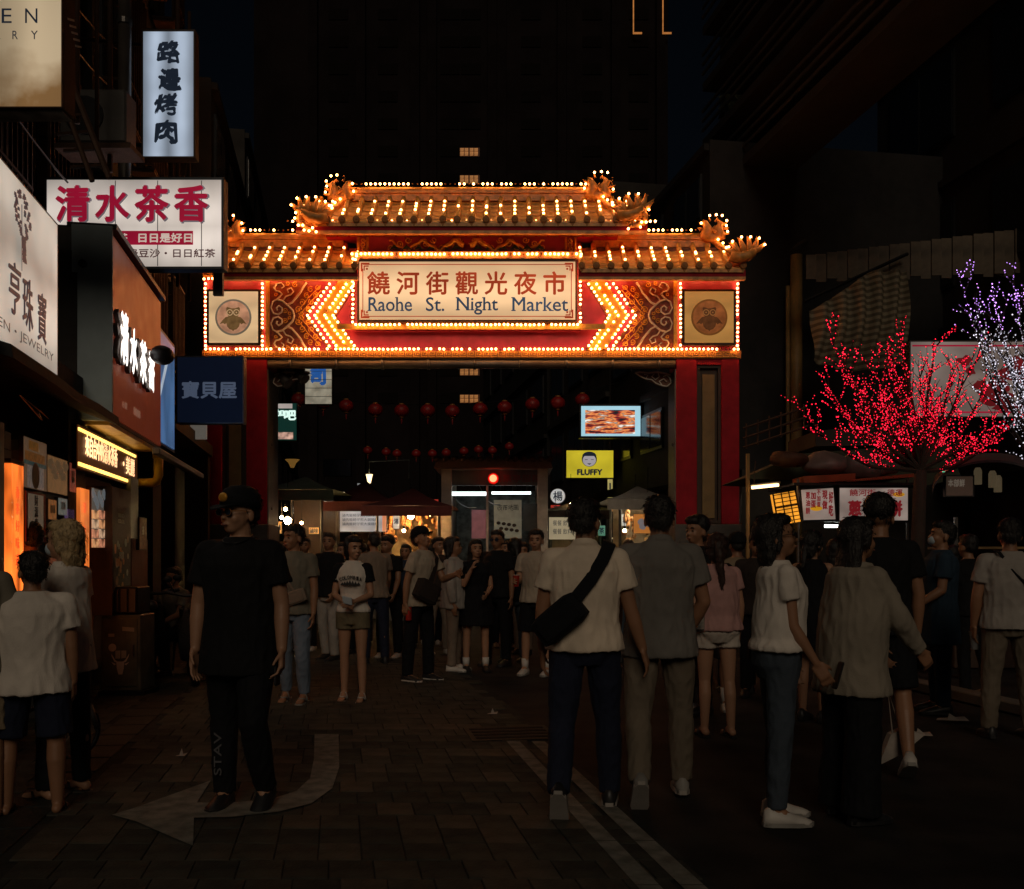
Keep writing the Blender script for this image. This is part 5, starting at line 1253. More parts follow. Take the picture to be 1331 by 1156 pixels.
# little glowing boards added to warm the market's light, and goods hung there
glow('gold_card', (.9,.45,.12), .6, scale=(9,9,9), lo=.4, hi=1.5); glow('white_card', (.75,.72,.62), .6, scale=(7,7,7), lo=.4, hi=1.4); glow('red_card', (.8,.07,.04), .5, scale=(9,9,9), lo=.4, hi=1.3); glow('green_card', (.25,.6,.4), .35, scale=(9,9,9), lo=.4, hi=1.3)
for i, (px, py, w_, h_, Yq, mm, s_, lb) in enumerate(((362,686,9,16,22,'gold_card','麵','added glowing amber card lowest beside the left pier'),(383,664,12,8,23.5,'white_card','飯','added pale lit card above the olive tee man'),(396,668,9,14,24,'red_card','燒','added small red lit sign between the left pier and the menu board'),(408,690,14,9,22,'gold_card','滷味','added wide amber card left of the menu board'),(432,655,14,8,26,'green_card','冰','added small green lit card above the menu board corner'),(515,678,9,20,22.3,'white_card','湯','added pale vertical card at the left of the warm stall'),(549,690,20,8,22.2,'gold_card','烤肉','added amber strip card over the bag man'),(566,655,8,12,24,'red_card','酒','added small red card touching the booth left post'),(722,660,13,7,26,'red_card','茶','added red card above the cream menu board'),(764,672,20,14,25.5,'white_card','果汁','added pale lit board right behind the polo man head'),(782,690,10,14,25,'green_card','茶','added green lit card low under the yellow signs'),(802,662,15,7,23,'gold_card','炸雞','added amber strip card left of the bright awning'),(813,676,11,16,22.5,'white_card','糖','added pale vertical card at the bright awning stall'),(857,650,14,10,22.5,'white_card','魚','added lit card at the top right of the bright awning stall'),(846,702,18,7,21.5,'gold_card','海鮮','added amber strip card under the orange poster'))):
    t = boxsign('added_card', lb, px-w_/2, px+w_/2, py-h_/2, py+h_/2, Yq, .04, mm, 'rusty', rim=.4)
    if len(s_) == 1 and h_ > w_*1.3: ptext(t, s_, px, py, w_*.7, w_*.8, Yq, ink, .02)
    else: ptext(t, s_, px, py, min(w_*.8, h_*len(s_)), h_*.7, Yq, ink, .02)
m = MB(); random.seed(14)
for k in range(26):
    p = P(random.uniform(500,568), random.uniform(668,702), 23.0); m.ell(p, (.06,.05,random.uniform(.05,.14)), n=7, m=5)
single('hanging_goods', m, 'goods_warm', 'row of warm brown goods hanging inside the maroon stall', 'goods', kind='stuff', smooth=True)
m = MB()
for k in range(24):
    p = P(random.uniform(800,864), random.uniform(664,706), 22.2); m.ell(p, (.05,.05,random.uniform(.05,.12)), n=7, m=5)
single('hanging_goods', m, 'goods_warm', 'mixed goods hanging inside the bright awning stall', 'goods', kind='stuff', smooth=True)
# wires
random.seed(9)
for i in range(4):
    a = P(500+i*40, 640-i*5, 24); b = P(560+i*30, 668-i*4, 22)
    single('stall_wire', MB().tube([a.lerp(b, k/8) - Vector((0,0,.2*math.sin(math.pi*k/8))) for k in range(9)], .01, n=4), 'grey_plastic', ['leftmost','second','third','rightmost'][i] + ' of the drooping wires over the stalls left of the booth', 'wire', 'wires over the stalls')

# ================================================================ RIGHT SIDE
XR2 = X0R + .2
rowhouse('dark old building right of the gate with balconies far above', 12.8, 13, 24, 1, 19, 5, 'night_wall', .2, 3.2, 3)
# pale grey house wall with window just right of the gate
Yh = 21
t = thing('grey_house', 'pale grey rendered house with a small dark window right of the gate', 'building', (P(1000,0,Yh).x, Yh, 0))
xa, xb = P(955,0,Yh).x, P(1046,0,Yh).x
a0 = P(962, 545, Yh); 
m = MB().prism([(xa, Yh, 0), (xb, Yh, 0), (xb, Yh, P(0,318,Yh).z), (P(1000,0,Yh).x, Yh, P(0,345,Yh).z), (xa, Yh, P(0,395,Yh).z)], (0, 3, 0)); obj('wall', m, 'pale_wall', t)
w = obj('window', MB().box((P(982,0,Yh).x, Yh-.05, P(0,498,Yh).z), (P(1018,0,Yh).x, Yh-.001, P(0,428,Yh).z)), 'wood_dark', t)
obj('pane', MB().box((P(985,0,Yh).x, Yh-.062, P(0,494,Yh).z), (P(1000,0,Yh).x, Yh-.052, P(0,432,Yh).z)), 'dark_glass', w); obj('pane', MB().box((P(1002,0,Yh).x, Yh-.062, P(0,494,Yh).z), (P(1016,0,Yh).x, Yh-.052, P(0,432,Yh).z)), 'dark_glass', w)
obj('coping', MB().tube([(xa, Yh-.1, P(0,393,Yh).z), (P(1000,0,Yh).x, Yh-.1, P(0,343,Yh).z), (xb, Yh-.1, P(0,316,Yh).z)], .07, n=6), 'dark_concrete', t)
for i, (px, w_) in enumerate(((1024, .05), (1035, .14))):
    p = P(px, 0, 20.6); single('drain_pipe', MB().tube([(p.x, 20.6, 1.0), (p.x, 20.6, P(0,332 if i else 372,20.6).z)], w_*.9, n=10), mat('ochre_pipe', (.30,.19,.07), .5, scale=4), ['thin ochre drain pipe on the grey house','wide ochre duct at the corner of the grey house'][i], 'pipe', smooth=True)
# balcony with railing above the stalls
m = MB(); 
for py in (535, 548, 560): m.tube([P(966, py+22, 17), P(1050, py-6, 17)], .02, n=5)
for px in (970, 985, 1000, 1015, 1030, 1045): m.tube([P(px, 585-(px-966)*.33, 17), P(px, 552-(px-966)*.33, 17)], .016, n=5)
t = single('iron_railing', m, 'rusty', 'slanting rusty railing of pipes above the stalls right of the gate', 'railing')
# corrugated fence high up
t = thing('corrugated_fence', 'dim corrugated metal screen high behind the red lit tree', 'fence', (P(1190,0,19).x, 19, P(0,355,19).z))
for k in range(26):
    xa_ = P(1048 + k*13.6, 0, 19).x; top = P(0, 338 - k*1.7, 19).z; bot = P(0, 356 - k*.4, 19).z - .05*(k % 2)
    obj('sheet', MB().box((xa_, 19 + .03*(k % 2), bot-.1), (xa_+.19, 19.03 + .03*(k % 2), top+.1)), mat('sheet_metal', (.10,.075,.05), .6, .2, scale=3, var=.4), t)
m = MB().tube([P(1046, 392, 18.8), P(1180, 330, 18.8)], .035, n=6); single('brace_pipe', m, 'black_steel', 'dark diagonal pipe over the striped tarpaulin', 'pipe')
# striped tarpaulin, draped
t = thing('striped_tarpaulin', 'striped tarpaulin draped in folds behind the red lit tree', 'tarpaulin', P(1120, 480, 18.4))
rings = []; N_ = 34
for i in range(N_):
    u = i/(N_-1); row = []
    for j in range(17):
        v = j/16
        px = 1052 + u*128; tp = 405 - 55*math.sin(u*1.45)**1.0 if u < .65 else 353; tp = 404 - 52*min(1, u/.62)**1.15
        bt_ = 470 + 12*math.sin(u*3) ; p = P(px + 6*math.sin(v*2.5)*(1-u), tp + (bt_-tp)*v, 18.4)
        p.y += .12*math.sin(u*34 + v*5) - .3*math.sin(v*3.1)*math.sin(u*3.1); row.append(p)
    rings.append(row)
fr = MB().loft(rings, cap=False, closed=False); back = [[q + Vector((0,.02,0)) for q in r_] for r_ in rings]; fr.loft(back, cap=False, closed=False)
def striped():
    m = bpy.data.materials.new('tarp_stripes'); m.use_nodes = True; nt = m.node_tree; b = nt.nodes['Principled BSDF']; L = nt.links.new
    tc = nt.nodes.new('ShaderNodeTexCoord'); w = nt.nodes.new('ShaderNodeTexWave'); w.bands_direction = 'Z'; w.inputs['Scale'].default_value = 2.6; w.inputs['Distortion'].default_value = 1.5; w.inputs['Detail'].default_value = 1; L(tc.outputs['Object'], w.inputs[0])
    rp = nt.nodes.new('ShaderNodeValToRGB'); L(w.outputs[0], rp.inputs[0]); rp.color_ramp.elements[0].color = (.10,.08,.05,1); rp.color_ramp.elements[1].color = (.24,.20,.13,1); rp.color_ramp.elements[0].position = .4; rp.color_ramp.elements[1].position = .6
    L(rp.outputs[0], b.inputs['Base Color']); b.inputs['Roughness'].default_value = .8; return m
obj('cloth', fr, striped(), t, smooth=True)
# big white shop sign with plum splash
t = boxsign('plum_sign', 'wide white billboard with red brush splashes behind the red lit tree', 1182, 1400, 443, 543, 17.2, .3, glow('plum_face', (.42,.33,.29), .34, scale=(.8,1,1.6), lo=.5, hi=1.25), 'sign_edge', rim=1.5)
for a_, b_ in (((1186,448.5),(1396,450.5)), ((1186,535),(1396,537))): obj('border_line', MB().box((P(a_[0],0,17.19).x, 17.19, P(0,b_[1],17.19).z), (P(b_[0],0,17.19).x, 17.195, P(0,a_[1],17.19).z)), redink, t)
m = MB(); random.seed(21)
for i_, (cx_, cy_, r_, sq) in enumerate(((1290,515,22,.5),(1308,528,20,.35),(1300,500,12,.9),(1330,485,26,.6),(1350,520,22,.5),(1275,500,9,.7),(1318,470,10,.6),(1254,470,9,.8),(1262,482,6,1))):
    m.prism([P(cx_ + r_*math.cos(a)*(1+.3*math.sin(a*3+cx_)), cy_ + sq*r_*math.sin(a)*(1+.25*math.cos(a*4+cy_)), 17.192 - .0012*i_) for a in [2*math.pi*j/26 for j in range(26)]], (0,.0008,0))
obj('brush_splash', m, glow('plum_ink', (.19,.012,.015), .5), t, kind='stuff')
# stall roofs / canopies on the right
m = MB().prism([P(966,622,15), P(1040,590,15), P(1232,575,15), P(1250,622,15), P(1200,632,15)], (0,1.6,0)); single('stall_canopy', m, 'green_canvas', 'dark green canopy over the lit pancake cart', 'canopy')
m = MB().prism([P(1060,560,16), P(1160,552,16), P(1240,578,16), P(1060,580,16)], (0,1.6,0)); single('stall_canopy', m, 'dark_concrete', 'upper dark canopy behind the trunk of the red lit tree', 'canopy')
rings = []
for k in range(14):
    a_ = math.pi*k/13; rings.append([P(1290 - 78*math.cos(a_), 640 - 42*math.sin(a_), 12.6 + d_) + Vector((0,0,e_)) for d_, e_ in ((0,0),(1.4,.1),(1.4,.07),(0,-.03))])
single('umbrella_canopy', MB().loft(rings), mat('umbrella_dim', (.05,.04,.045), .7), 'dark rounded canopy over the stall at the right edge', 'canopy', smooth=False)
# junk on the roof
for i, (px, py, r_, w_) in enumerate(((1073,604,.16,.35),(1122,606,.22,.4),(1148,607,.14,.25),(1026,597,.12,.3))):
    p = P(px, py, 14.6); m = MB().ell(p, (w_,.25,r_), n=12, m=7); m.v = [v + noise.noise_vector(v*4)*.09 for v in m.v]
    single('plastic_bundle', m, ['grey_vinyl','grey_plastic','grey_vinyl','rusty'][i], ['crumpled grey plastic bundle on the left of the cart roof','large grey bundle in the middle of the cart roof','small bundle beside the middle one on the cart roof','rusty bundle at the left end of the canopy above the tube lamp'][i], 'bundle', smooth=True)
m = MB().obox(P(1070, 624, 14.3), (.36,0,.02), (0,.3,0), (0,0,.05)); single('orange_cloth', m, mat('orange_tarp', (.35,.09,.03), .7), 'folded orange cloth along the left of the cart roof', 'cloth')
m = MB().obox(P(1135, 624, 14.3), (.5,0,.05), (0,.3,0), (0,0,.02)); m.v = [v + noise.noise_vector(v*5)*.05 for v in m.v]; single('orange_cloth', m, 'orange_tarp', 'thin orange cloth on the right of the cart roof', 'cloth')
# cart with lit signs
Y = 14.0
ct = thing('pancake_cart', 'food cart with white lit sign boxes covered in red characters', 'food cart', (P(1110,0,Y).x, Y+.7, 0))
a_, b_ = P(1040,0,Y).x, P(1183,0,Y).x
obj('body', MB().box((a_, Y+.1, .25), (b_, Y+1.3, .95)), 'grey_steel', ct, bevel=.02); obj('counter_top', MB().box((a_-.05, Y+.02, .951), (b_+.05, Y+1.35, 1.0)), 'grey_steel', ct)
for x in (a_, b_): 
    obj('post', MB().tube([(x, Y+.1, 1.0), (x, Y+.1, 2.5)], .02, n=6), 'grey_steel', ct); obj('post', MB().tube([(x, Y+1.2, 1.0), (x, Y+1.2, 2.5)], .02, n=6), 'grey_steel', ct)
for x in (a_+.3, b_-.3): obj('wheel', MB().tube([(x-.03, Y+.4, .22), (x+.03, Y+.4, .22)], .22, n=18), 'black_steel', ct)
obj('roof', MB().box((a_-.1, Y-.05, P(0,631,Y).z), (b_+.1, Y+1.4, P(0,628,Y).z)), 'black_steel', ct)
cf = glow('cart_face', (.52,.42,.36), .42, scale=(2,1,3), lo=.6, hi=1.3)
s1 = obj('sign_box', MB().box((P(1090,0,Y).x, Y+.02, P(0,679,Y).z), (P(1182,0,Y).x, Y+.2, P(0,632,Y).z)), 'black_steel', ct); obj('face', MB().box((P(1092,0,Y).x, Y, P(0,676.5,Y).z), (P(1180,0,Y).x, Y+.019, P(0,634.5,Y).z)), cf, s1)
def ct_text(s, px, py, w_, h_, mm, bold=.03, parent=s1, Yq=Y, rough=0): 
    m = MB(); text(m, s, P(px, py, Yq) + Vector((0,-.004,0)), UX, UZ, w_/F*Yq, h_/F*Yq, bold, rough); return obj('lettering', m, mm, parent)
ri2 = glow('cart_red_ink', (.26,.015,.02), .5)
ct_text('饒河街', 1121, 640.5, 34, 9, ri2, .02); ct_text('德運', 1163, 640.5, 20, 9, ri2, .02)
ct_text('蔥', 1111, 661, 18, 21, ri2, .05); ct_text('油', 1138, 661, 18, 21, ri2, .05); ct_text('餅', 1163, 661, 20, 22, ri2, .05)
obj('yellow_dot', MB().prism([P(1168 + 8*math.cos(a), 643 + 3*math.sin(a), Y) + Vector((0,-.003,0)) for a in [2*math.pi*k/16 for k in range(16)]], (0,.002,0)), glow('yolk', (.9,.45,.02), .45), s1)
s2 = obj('sign_box', MB().prism([P(1041,635,Y+.05), P(1086,632,Y+.05), P(1089,678,Y+.05), P(1045,679,Y+.05)], (0,.15,0)), 'black_steel', ct); obj('face', MB().prism([P(1042.5,637,Y), P(1083,634.5,Y), P(1086,675,Y), P(1046,676,Y)], (0,.049,0)), cf, s2)
for i, (s_, px, py, w_, h_) in enumerate((('蔥油餅', 1050, 654, 6, 30),('加蛋', 1057, 650, 7, 22),('不加蛋', 1064, 648, 5, 24),('現做', 1072, 650, 7, 26),('好吃', 1080, 655, 6, 34))):
    m = MB(); n = len(s_)
    for j, ch in enumerate(s_): text(m, ch, P(px, py - h_/2 + h_*(j+.5)/n, Y) + Vector((0,-.004,0)), UX, UZ, w_/F*Y, h_/n*.9/F*Y, .03)
    obj('lettering', m, ri2, s2)
obj('yellow_dot', MB().prism([P(1061 + 8*math.cos(a), 661 + 3.4*math.sin(a), Y) + Vector((0,-.003,0)) for a in [2*math.pi*k/16 for k in range(16)]], (0,.002,0)), 'yolk', s2)
obj('tube_light', MB().tube([P(1072,684,Y+.3), P(1124,684,Y+.3)], .022, n=8), glow('cart_tube', (.9,1,.95), 5), ct, smooth=True)
# amber slatted lantern box
t = thing('amber_light_box', 'amber slatted light box tilted beside the cart signs', 'light box', P(1022, 682, 13.8))
q = [P(1004,643,13.8), P(1033,638,13.8), P(1041,678,13.8), P(1011,683,13.8)]
obj('glow_panel', MB().prism(q, (0,.12,0)), glow('amber_panel', (1,.38,.03), 1.0, scale=(3,3,3), lo=.6, hi=1.25), t)
m = MB()
for k in range(8): 
    a1 = q[0].lerp(q[3], (k+.3)/8); a2 = q[1].lerp(q[2], (k+.3)/8)
    obj('slat', MB().tube([a1 + Vector((0,-.02,0)), a2 + Vector((0,-.02,0))], .006, n=4), 'rusty', t)
for u in (0, .36, .7, 1):
    a1 = q[0].lerp(q[1], u); a2 = q[3].lerp(q[2], u); obj('bar', MB().tube([a1 + Vector((0,-.03,0)), a2 + Vector((0,-.03,0))], .012 if u in (0,1) else .009, n=4), 'wood_dark', t)
obj('bar', MB().tube([q[0].lerp(q[3], .45) + Vector((0,-.035,0)), q[1].lerp(q[2], .45) + Vector((0,-.035,0))], .01, n=4), 'wood_dark', t)
p = P(977, 634, 14.2); t = thing('tube_lamp', 'warm tube lamp jutting out right of the gate pier', 'lamp', p)
obj('tube', MB().tube([p, P(1012,630.5,14.2)], .022, n=8), glow('warm_tube2', (1,.62,.25), 6), t, smooth=True); obj('fitting', MB().tube([P(976,631,14.25), P(1014,627,14.25)], .02, n=6), 'grey_steel', t)
obj('hanger', MB().tube([P(980,630,14.2), P(982,600,14.4)], .006, n=4), 'black_steel', t)
m = MB().tube([P(972,722,14.5) - Vector((0,0,CH)), P(972,590,14.5)], .03, n=8); single('stall_post', m, 'ochre_pipe', 'ochre stall post standing beside the right gate pier', 'post', smooth=True)
# dim menu board + green light at far right stall
t = boxsign('dim_menu_sign', 'dim brown sign with pale characters under the dark rounded canopy', 1228, 1266, 618, 646, 13, .06, mat('menu_brown', (.10,.06,.045), .6, emit=(.05,.03,.02), es=.5), 'grey_plastic', rim=1.5)
ptext(t, '本部鮮', 1243, 628, 22, 10, 13, mat('pale_dim', (.3,.27,.22), .6, emit=(.16,.13,.1), es=.5), .02)
p = P(1225, 613, 12.8); single('green_tube', MB().tube([p, P(1239,611,12.8)], .012, n=6), glow('green_light', (.1,.8,.45), .8), 'short green glowing tube under the dark rounded canopy', 'lamp')
for i, (px, py) in enumerate(((1271,620),(1290,624),(1297,630))):
    p = P(px, py, 13); single('plastic_jar', MB().tube([p + Vector((0,0,-.1)), p + Vector((0,0,.08)), p + Vector((0,0,.12))], [.05,.05,.03], n=10), mat('jar_glass', (.2,.17,.12), .2, emit=(.12,.09,.05), es=.4), ['leftmost','middle','rightmost'][i] + ' of the small jars hanging under the dark rounded canopy', 'jar', 'jars in the right stall', smooth=True)
# display counter at right edge
t = thing('display_counter', 'dark food display counter with trays behind the masked person', 'counter', (P(1290,0,12.5).x, 12.5, 0))
x0_, x1_ = P(1240,0,12.5).x, P(1360,0,12.5).x
obj('cabinet', MB().box((x0_, 12.5, 0), (x1_, 13.4, .95)), 'wood_dark', t, bevel=.01)
for k, z in enumerate((.96, 1.2, 1.5)): obj('shelf', MB().box((x0_, 12.5+.1*k, z), (x1_, 13.3, z+.03)), 'ochre_board', t)
for x in (x0_+.02, x1_-.05): obj('upright', MB().box((x, 12.52, .97), (x+.04, 12.56, 1.9)), 'grey_steel', t)
m = MB()
for k in range(16): m.rbox((x0_+.1+(k % 8)*.13, 12.75+.2*(k//8), 1.03+.24*(k//8)), (.05,0,0), (0,.05,0), (0,0,.03), .3)
obj('trays', m, 'grey_steel', t, kind='stuff')
obj('strip_light', MB().tube([(x0_+.1, 12.8, 1.17), (x1_-.4, 12.8, 1.17)], .008, n=6), glow('dim_warm_tube', (1,.6,.25), 1.0), t)
# upper right: concrete end wall and brick pillar
t = thing('concrete_stack', 'pale concrete stair tower high at the top right', 'building', (P(990,0,34).x, 34, 0))
obj('wall', MB().prism([(P(968,0,34).x,34,0),(P(1012,0,34).x,34,0),(P(1012,0,34).x,34,P(0,95,34).z),(P(1040,0,34).x,34,P(0,0,34).z),(P(1040,0,34).x,34,P(0,-60,34).z),(P(968,0,34).x,34,P(0,-60,34).z)], (0,4,0)), mat('pale_tower', (.035,.034,.03), .8), t)
obj('hole', MB().box((P(984,0,34).x,33.95,P(0,62,34).z),(P(988,0,34).x,33.99,P(0,57,34).z)), 'black_steel', t)
t = thing('brick_chimney', 'dim reddish brick pillar rising at the right above the gate', 'building', (P(1034,0,30).x, 30, 0))
obj('wall', MB().box((P(1018,0,30).x, 30, 0), (P(1050,0,30).x, 33, P(0,95,30).z)), 'brick_red', t)
for k in range(26): obj('brick_course', MB().box((P(1017,0,30).x, 29.97, P(0,320-k*8.6,30).z), (P(1051,0,30).x, 29.999, P(0,320-k*8.6,30).z+.12)), 'brick_red', t)
t = thing('balcony_stack', 'dark balconies with horizontal rails at the top right corner', 'balcony', FP(20, 0, 0, 8.9))
for k in range(5):
    z = 9.6 + k*1.3
    c = FP(18, z, -.4, 9.4); obj('balcony_slab', MB().obox(c, SV*.6, SU*5.2, UZ*.09), 'night_wall', t)
    for j in range(3): obj('rail', MB().obox(FP(18, z + .3 + j*.22, -1.0, 9.4), SV*.02, SU*5.2, UZ*.03), mat('rail_dim', (.03,.03,.028), .6), t)
# plants on a high ledge
m = MB(); random.seed(2)
for k in range(140):
    c = P(random.uniform(940,1040), 130 + random.gauss(0,8), 29) + Vector((0,random.uniform(-.4,.4),0)); d = Vector((random.uniform(-1,1),random.uniform(-1,1),random.uniform(-.6,1))).normalized()*.28; e_ = d.orthogonal()*.4
    m.add([c, c + d*.5 + e_, c + d, c + d*.5 - e_], [(0,1,2,3)])
t = single('ledge_plants', m, mat('dim_leaf', (.03,.032,.012), .7), 'dim leafy plants spilling over the high ledge at the right', 'plants', kind='stuff')
# ---------------- lit trees
def lit_tree(label, base, limbs, colr, lname, nled, seed, trunk_r=.09, cols=None, sp=.034):
    random.seed(seed)
    t = thing('lit_tree', label, 'tree', (base.x, base.y, 0))
    tw = []
    tm = MB(); fork = base
    tm.tube([(base.x+.05, base.y, 0), (base.x-.04, base.y, base.z*.5), base], [trunk_r*1.25, trunk_r, trunk_r*.85], n=9)
    obj('trunk', tm, 'bark', t, smooth=True)
    bm_ = MB()
    for tip, r0 in limbs:
        tip = Vector(tip); d = tip - fork; L_ = d.length; n = 9; pts = []
        for k in range(n + 1):
            u = k/n; q = fork + d*u + Vector((0,0,.0)) + noise.noise_vector(tip + Vector((u*2.3,0,0)))*.13*math.sin(math.pi*u); q.z -= .12*L_*math.sin(math.pi*u)*(1 if abs(d.x) > .8 else .1); pts.append(q)
        bm_.tube(pts, [r0*(1-.85*k/n) for k in range(n+1)], n=6)
        for k in range(2, n + 1):
            for _ in range(2):
                p0 = pts[k]; dd = ((pts[k]-pts[k-1]).normalized()*.8 + Vector((random.uniform(-.9,.9), random.uniform(-.8,.8), random.uniform(-.15,1.0)))).normalized()*random.uniform(.22,.5)*(1.1-.35*k/n)
                tp = [p0 + dd*u + noise.noise_vector(p0*3 + Vector((u,0,0)))*.05*u for u in (0,.25,.5,.75,1)]
                bm_.tube(tp, [.010,.008,.006,.005,.003], n=4); tw.append(tp)
                for _2 in range(2):
                    b0 = tp[random.randint(1,3)]; d2 = (dd.normalized() + Vector((random.uniform(-1,1), random.uniform(-1,1), random.uniform(-.3,.9)))).normalized()*random.uniform(.1,.26)
                    t2 = [b0, b0 + d2*.5, b0 + d2]; bm_.tube(t2, [.005,.004,.002], n=3); tw.append(t2)
        tw.append(pts[3:]); tw.append(pts[5:])
    obj('branches', bm_, 'bark', t, kind='stuff')
    groups = {c[0]: MB() for c in cols}
    for tp in tw:
        for q0, q1 in zip(tp, tp[1:]):
            L_ = (q1-q0).length; nn = max(1, int(L_/sp))
            for k in range(nn):
                if random.random() > nled: continue
                p = q0.lerp(q1, (k+random.random()*.6)/nn) + Vector((random.gauss(0,.007), random.gauss(0,.007), random.gauss(0,.007)))
                sel = cols[0] if len(cols) == 1 else (cols[0] if p.z + random.gauss(0,.12) > cols[0][3] else cols[1])
                r_ = random.choice((.0055,.007,.0085,.0105)); groups[sel[0]].add([p + Vector(v)*r_ for v in ((1,0,0),(-1,0,0),(0,1,0),(0,-1,0),(0,0,1),(0,0,-1))], [(0,2,4),(2,1,4),(1,3,4),(3,0,4),(2,0,5),(1,2,5),(3,1,5),(0,3,5)])
    for c in cols: obj('fairy_lights', groups[c[0]], glow(c[0], c[1], c[2], lo=.3, hi=1.6, scale=(9,9,9)), t, kind='stuff')
YT2 = 12.5
base = P(1196, 612, YT2)
limbs = [(P(x, y + (20 if y < 500 else 6), YT2 + dy), r_) for x, y, dy, r_ in ((1050,537,-.2,.035),(1078,500,.3,.035),(1083,428,.0,.04),(1105,470,-.4,.03),(1130,455,.4,.03),(1160,450,-.2,.035),(1172,420,.1,.035),(1196,470,.5,.03),(1217,430,-.3,.035),(1240,462,.2,.03),(1268,452,-.1,.035),(1285,480,.4,.03),(1315,546,.1,.035),(1290,560,-.4,.03),(1120,560,.5,.03),(1150,520,-.5,.03),(1240,530,.5,.03),(1210,510,-.4,.03))]
lit_tree('bare spreading tree wrapped in dense red fairy lights', base, limbs, None, None, .8, 31, cols=[('red_fairy_light', (1,.012,.04), 2.4, 0)])
base = P(1375, 640, 11.5)
limbs = [(P(x + 8, y + 20, 11.5 + dy), r_) for x, y, dy, r_ in ((1245,360,0,.03),(1262,396,.3,.03),(1275,430,-.2,.03),(1285,375,.2,.03),(1310,350,-.2,.03),(1330,370,.3,.03),(1296,445,0,.03),(1306,462,.3,.03),(1328,478,-.1,.03),(1345,420,.2,.03),(1320,410,-.4,.03))]
lit_tree('tree at the right edge wrapped in white and violet fairy lights', base, limbs, None, None, .8, 8, cols=[('violet_fairy_light', (.62,.3,1), 2.2, P(0,418,11.5).z), ('white_fairy_light', (.75,.72,.85), 1.2, 0)])
# ================================================================ PEOPLE
TMP2 = bpy.data.scenes.new('tmp2')
def remesh(mb, voxel, smooth=3, folds=0, fs=9.0, seed=0, fz=1.0, ftop=None):
    """melt a builder's overlapping closed shapes into one continuous skin"""
    me = bpy.data.meshes.new('t'); me.from_pydata(mb.v, [], mb.f)
    bm = bmesh.new(); bm.from_mesh(me); bmesh.ops.recalc_face_normals(bm, faces=bm.faces); bm.to_mesh(me); bm.free()
    ob = bpy.data.objects.new('t', me); TMP2.collection.objects.link(ob)
    r = ob.modifiers.new('r', 'REMESH'); r.mode = 'VOXEL'; r.voxel_size = voxel; r.adaptivity = 0
    if smooth: s_ = ob.modifiers.new('s', 'SMOOTH'); s_.factor = .5; s_.iterations = smooth
    vl = TMP2.view_layers[0]; vl.update(); dg = vl.depsgraph
    m2 = bpy.data.meshes.new_from_object(ob.evaluated_get(dg), depsgraph=dg)
    out = MB(); out.v = [v.co.copy() for v in m2.vertices]; out.f = [list(p.vertices) for p in m2.polygons]
    if folds:
        sd = Vector((seed*3.1, seed*1.7, 0))
        for v, q in zip(out.v, m2.vertices):
            a = Vector((v.x*fs, v.y*fs, v.z*fs*fz)) + sd
            h = noise.noise(a) * .6 + (1 - abs(noise.noise(a*2.3 + Vector((3,0,0))))*2)*.5 - .3
            out.v[q.index] = v + q.normal * h * folds * (1 if ftop is None else max(.25, min(1, (ftop - v.z)/.12)))
    bpy.data.objects.remove(ob); bpy.data.meshes.remove(me); bpy.data.meshes.remove(m2)
    return out
def cloth(name, col, rough=.85, var=.12):
    return mat(name, col, rough, var=var, scale=5, bump=.35, bscale=160, spec=.25)
mat('skin', (.31,.155,.085), .5, var=.08, scale=5, bump=.08, bscale=80); mat('skin_pale', (.40,.215,.13), .5, var=.08, scale=5, bump=.08, bscale=80)
mat('hair_black', (.010,.008,.007), .42, var=.3, scale=30, bump=.8, bscale=120); mat('hair_brown', (.035,.016,.010), .42, var=.4, scale=30, bump=.8, bscale=120)
mat('hair_blond', (.42,.30,.15), .45, var=.3, scale=30, bump=.8, bscale=120)
mat('eye_dark', (.012,.008,.006), .2, bump=0); mat('lip', (.25,.09,.07), .5, bump=0); mat('eye_white', (.45,.42,.38), .3, bump=0)
mat('shoe_white', (.55,.52,.48), .5, bump=.1); mat('shoe_black', (.015,.015,.016), .45, bump=.1); mat('sole_grey', (.25,.24,.22), .6)
mat('mask_blue', (.45,.55,.62), .8)
HOLD = {}
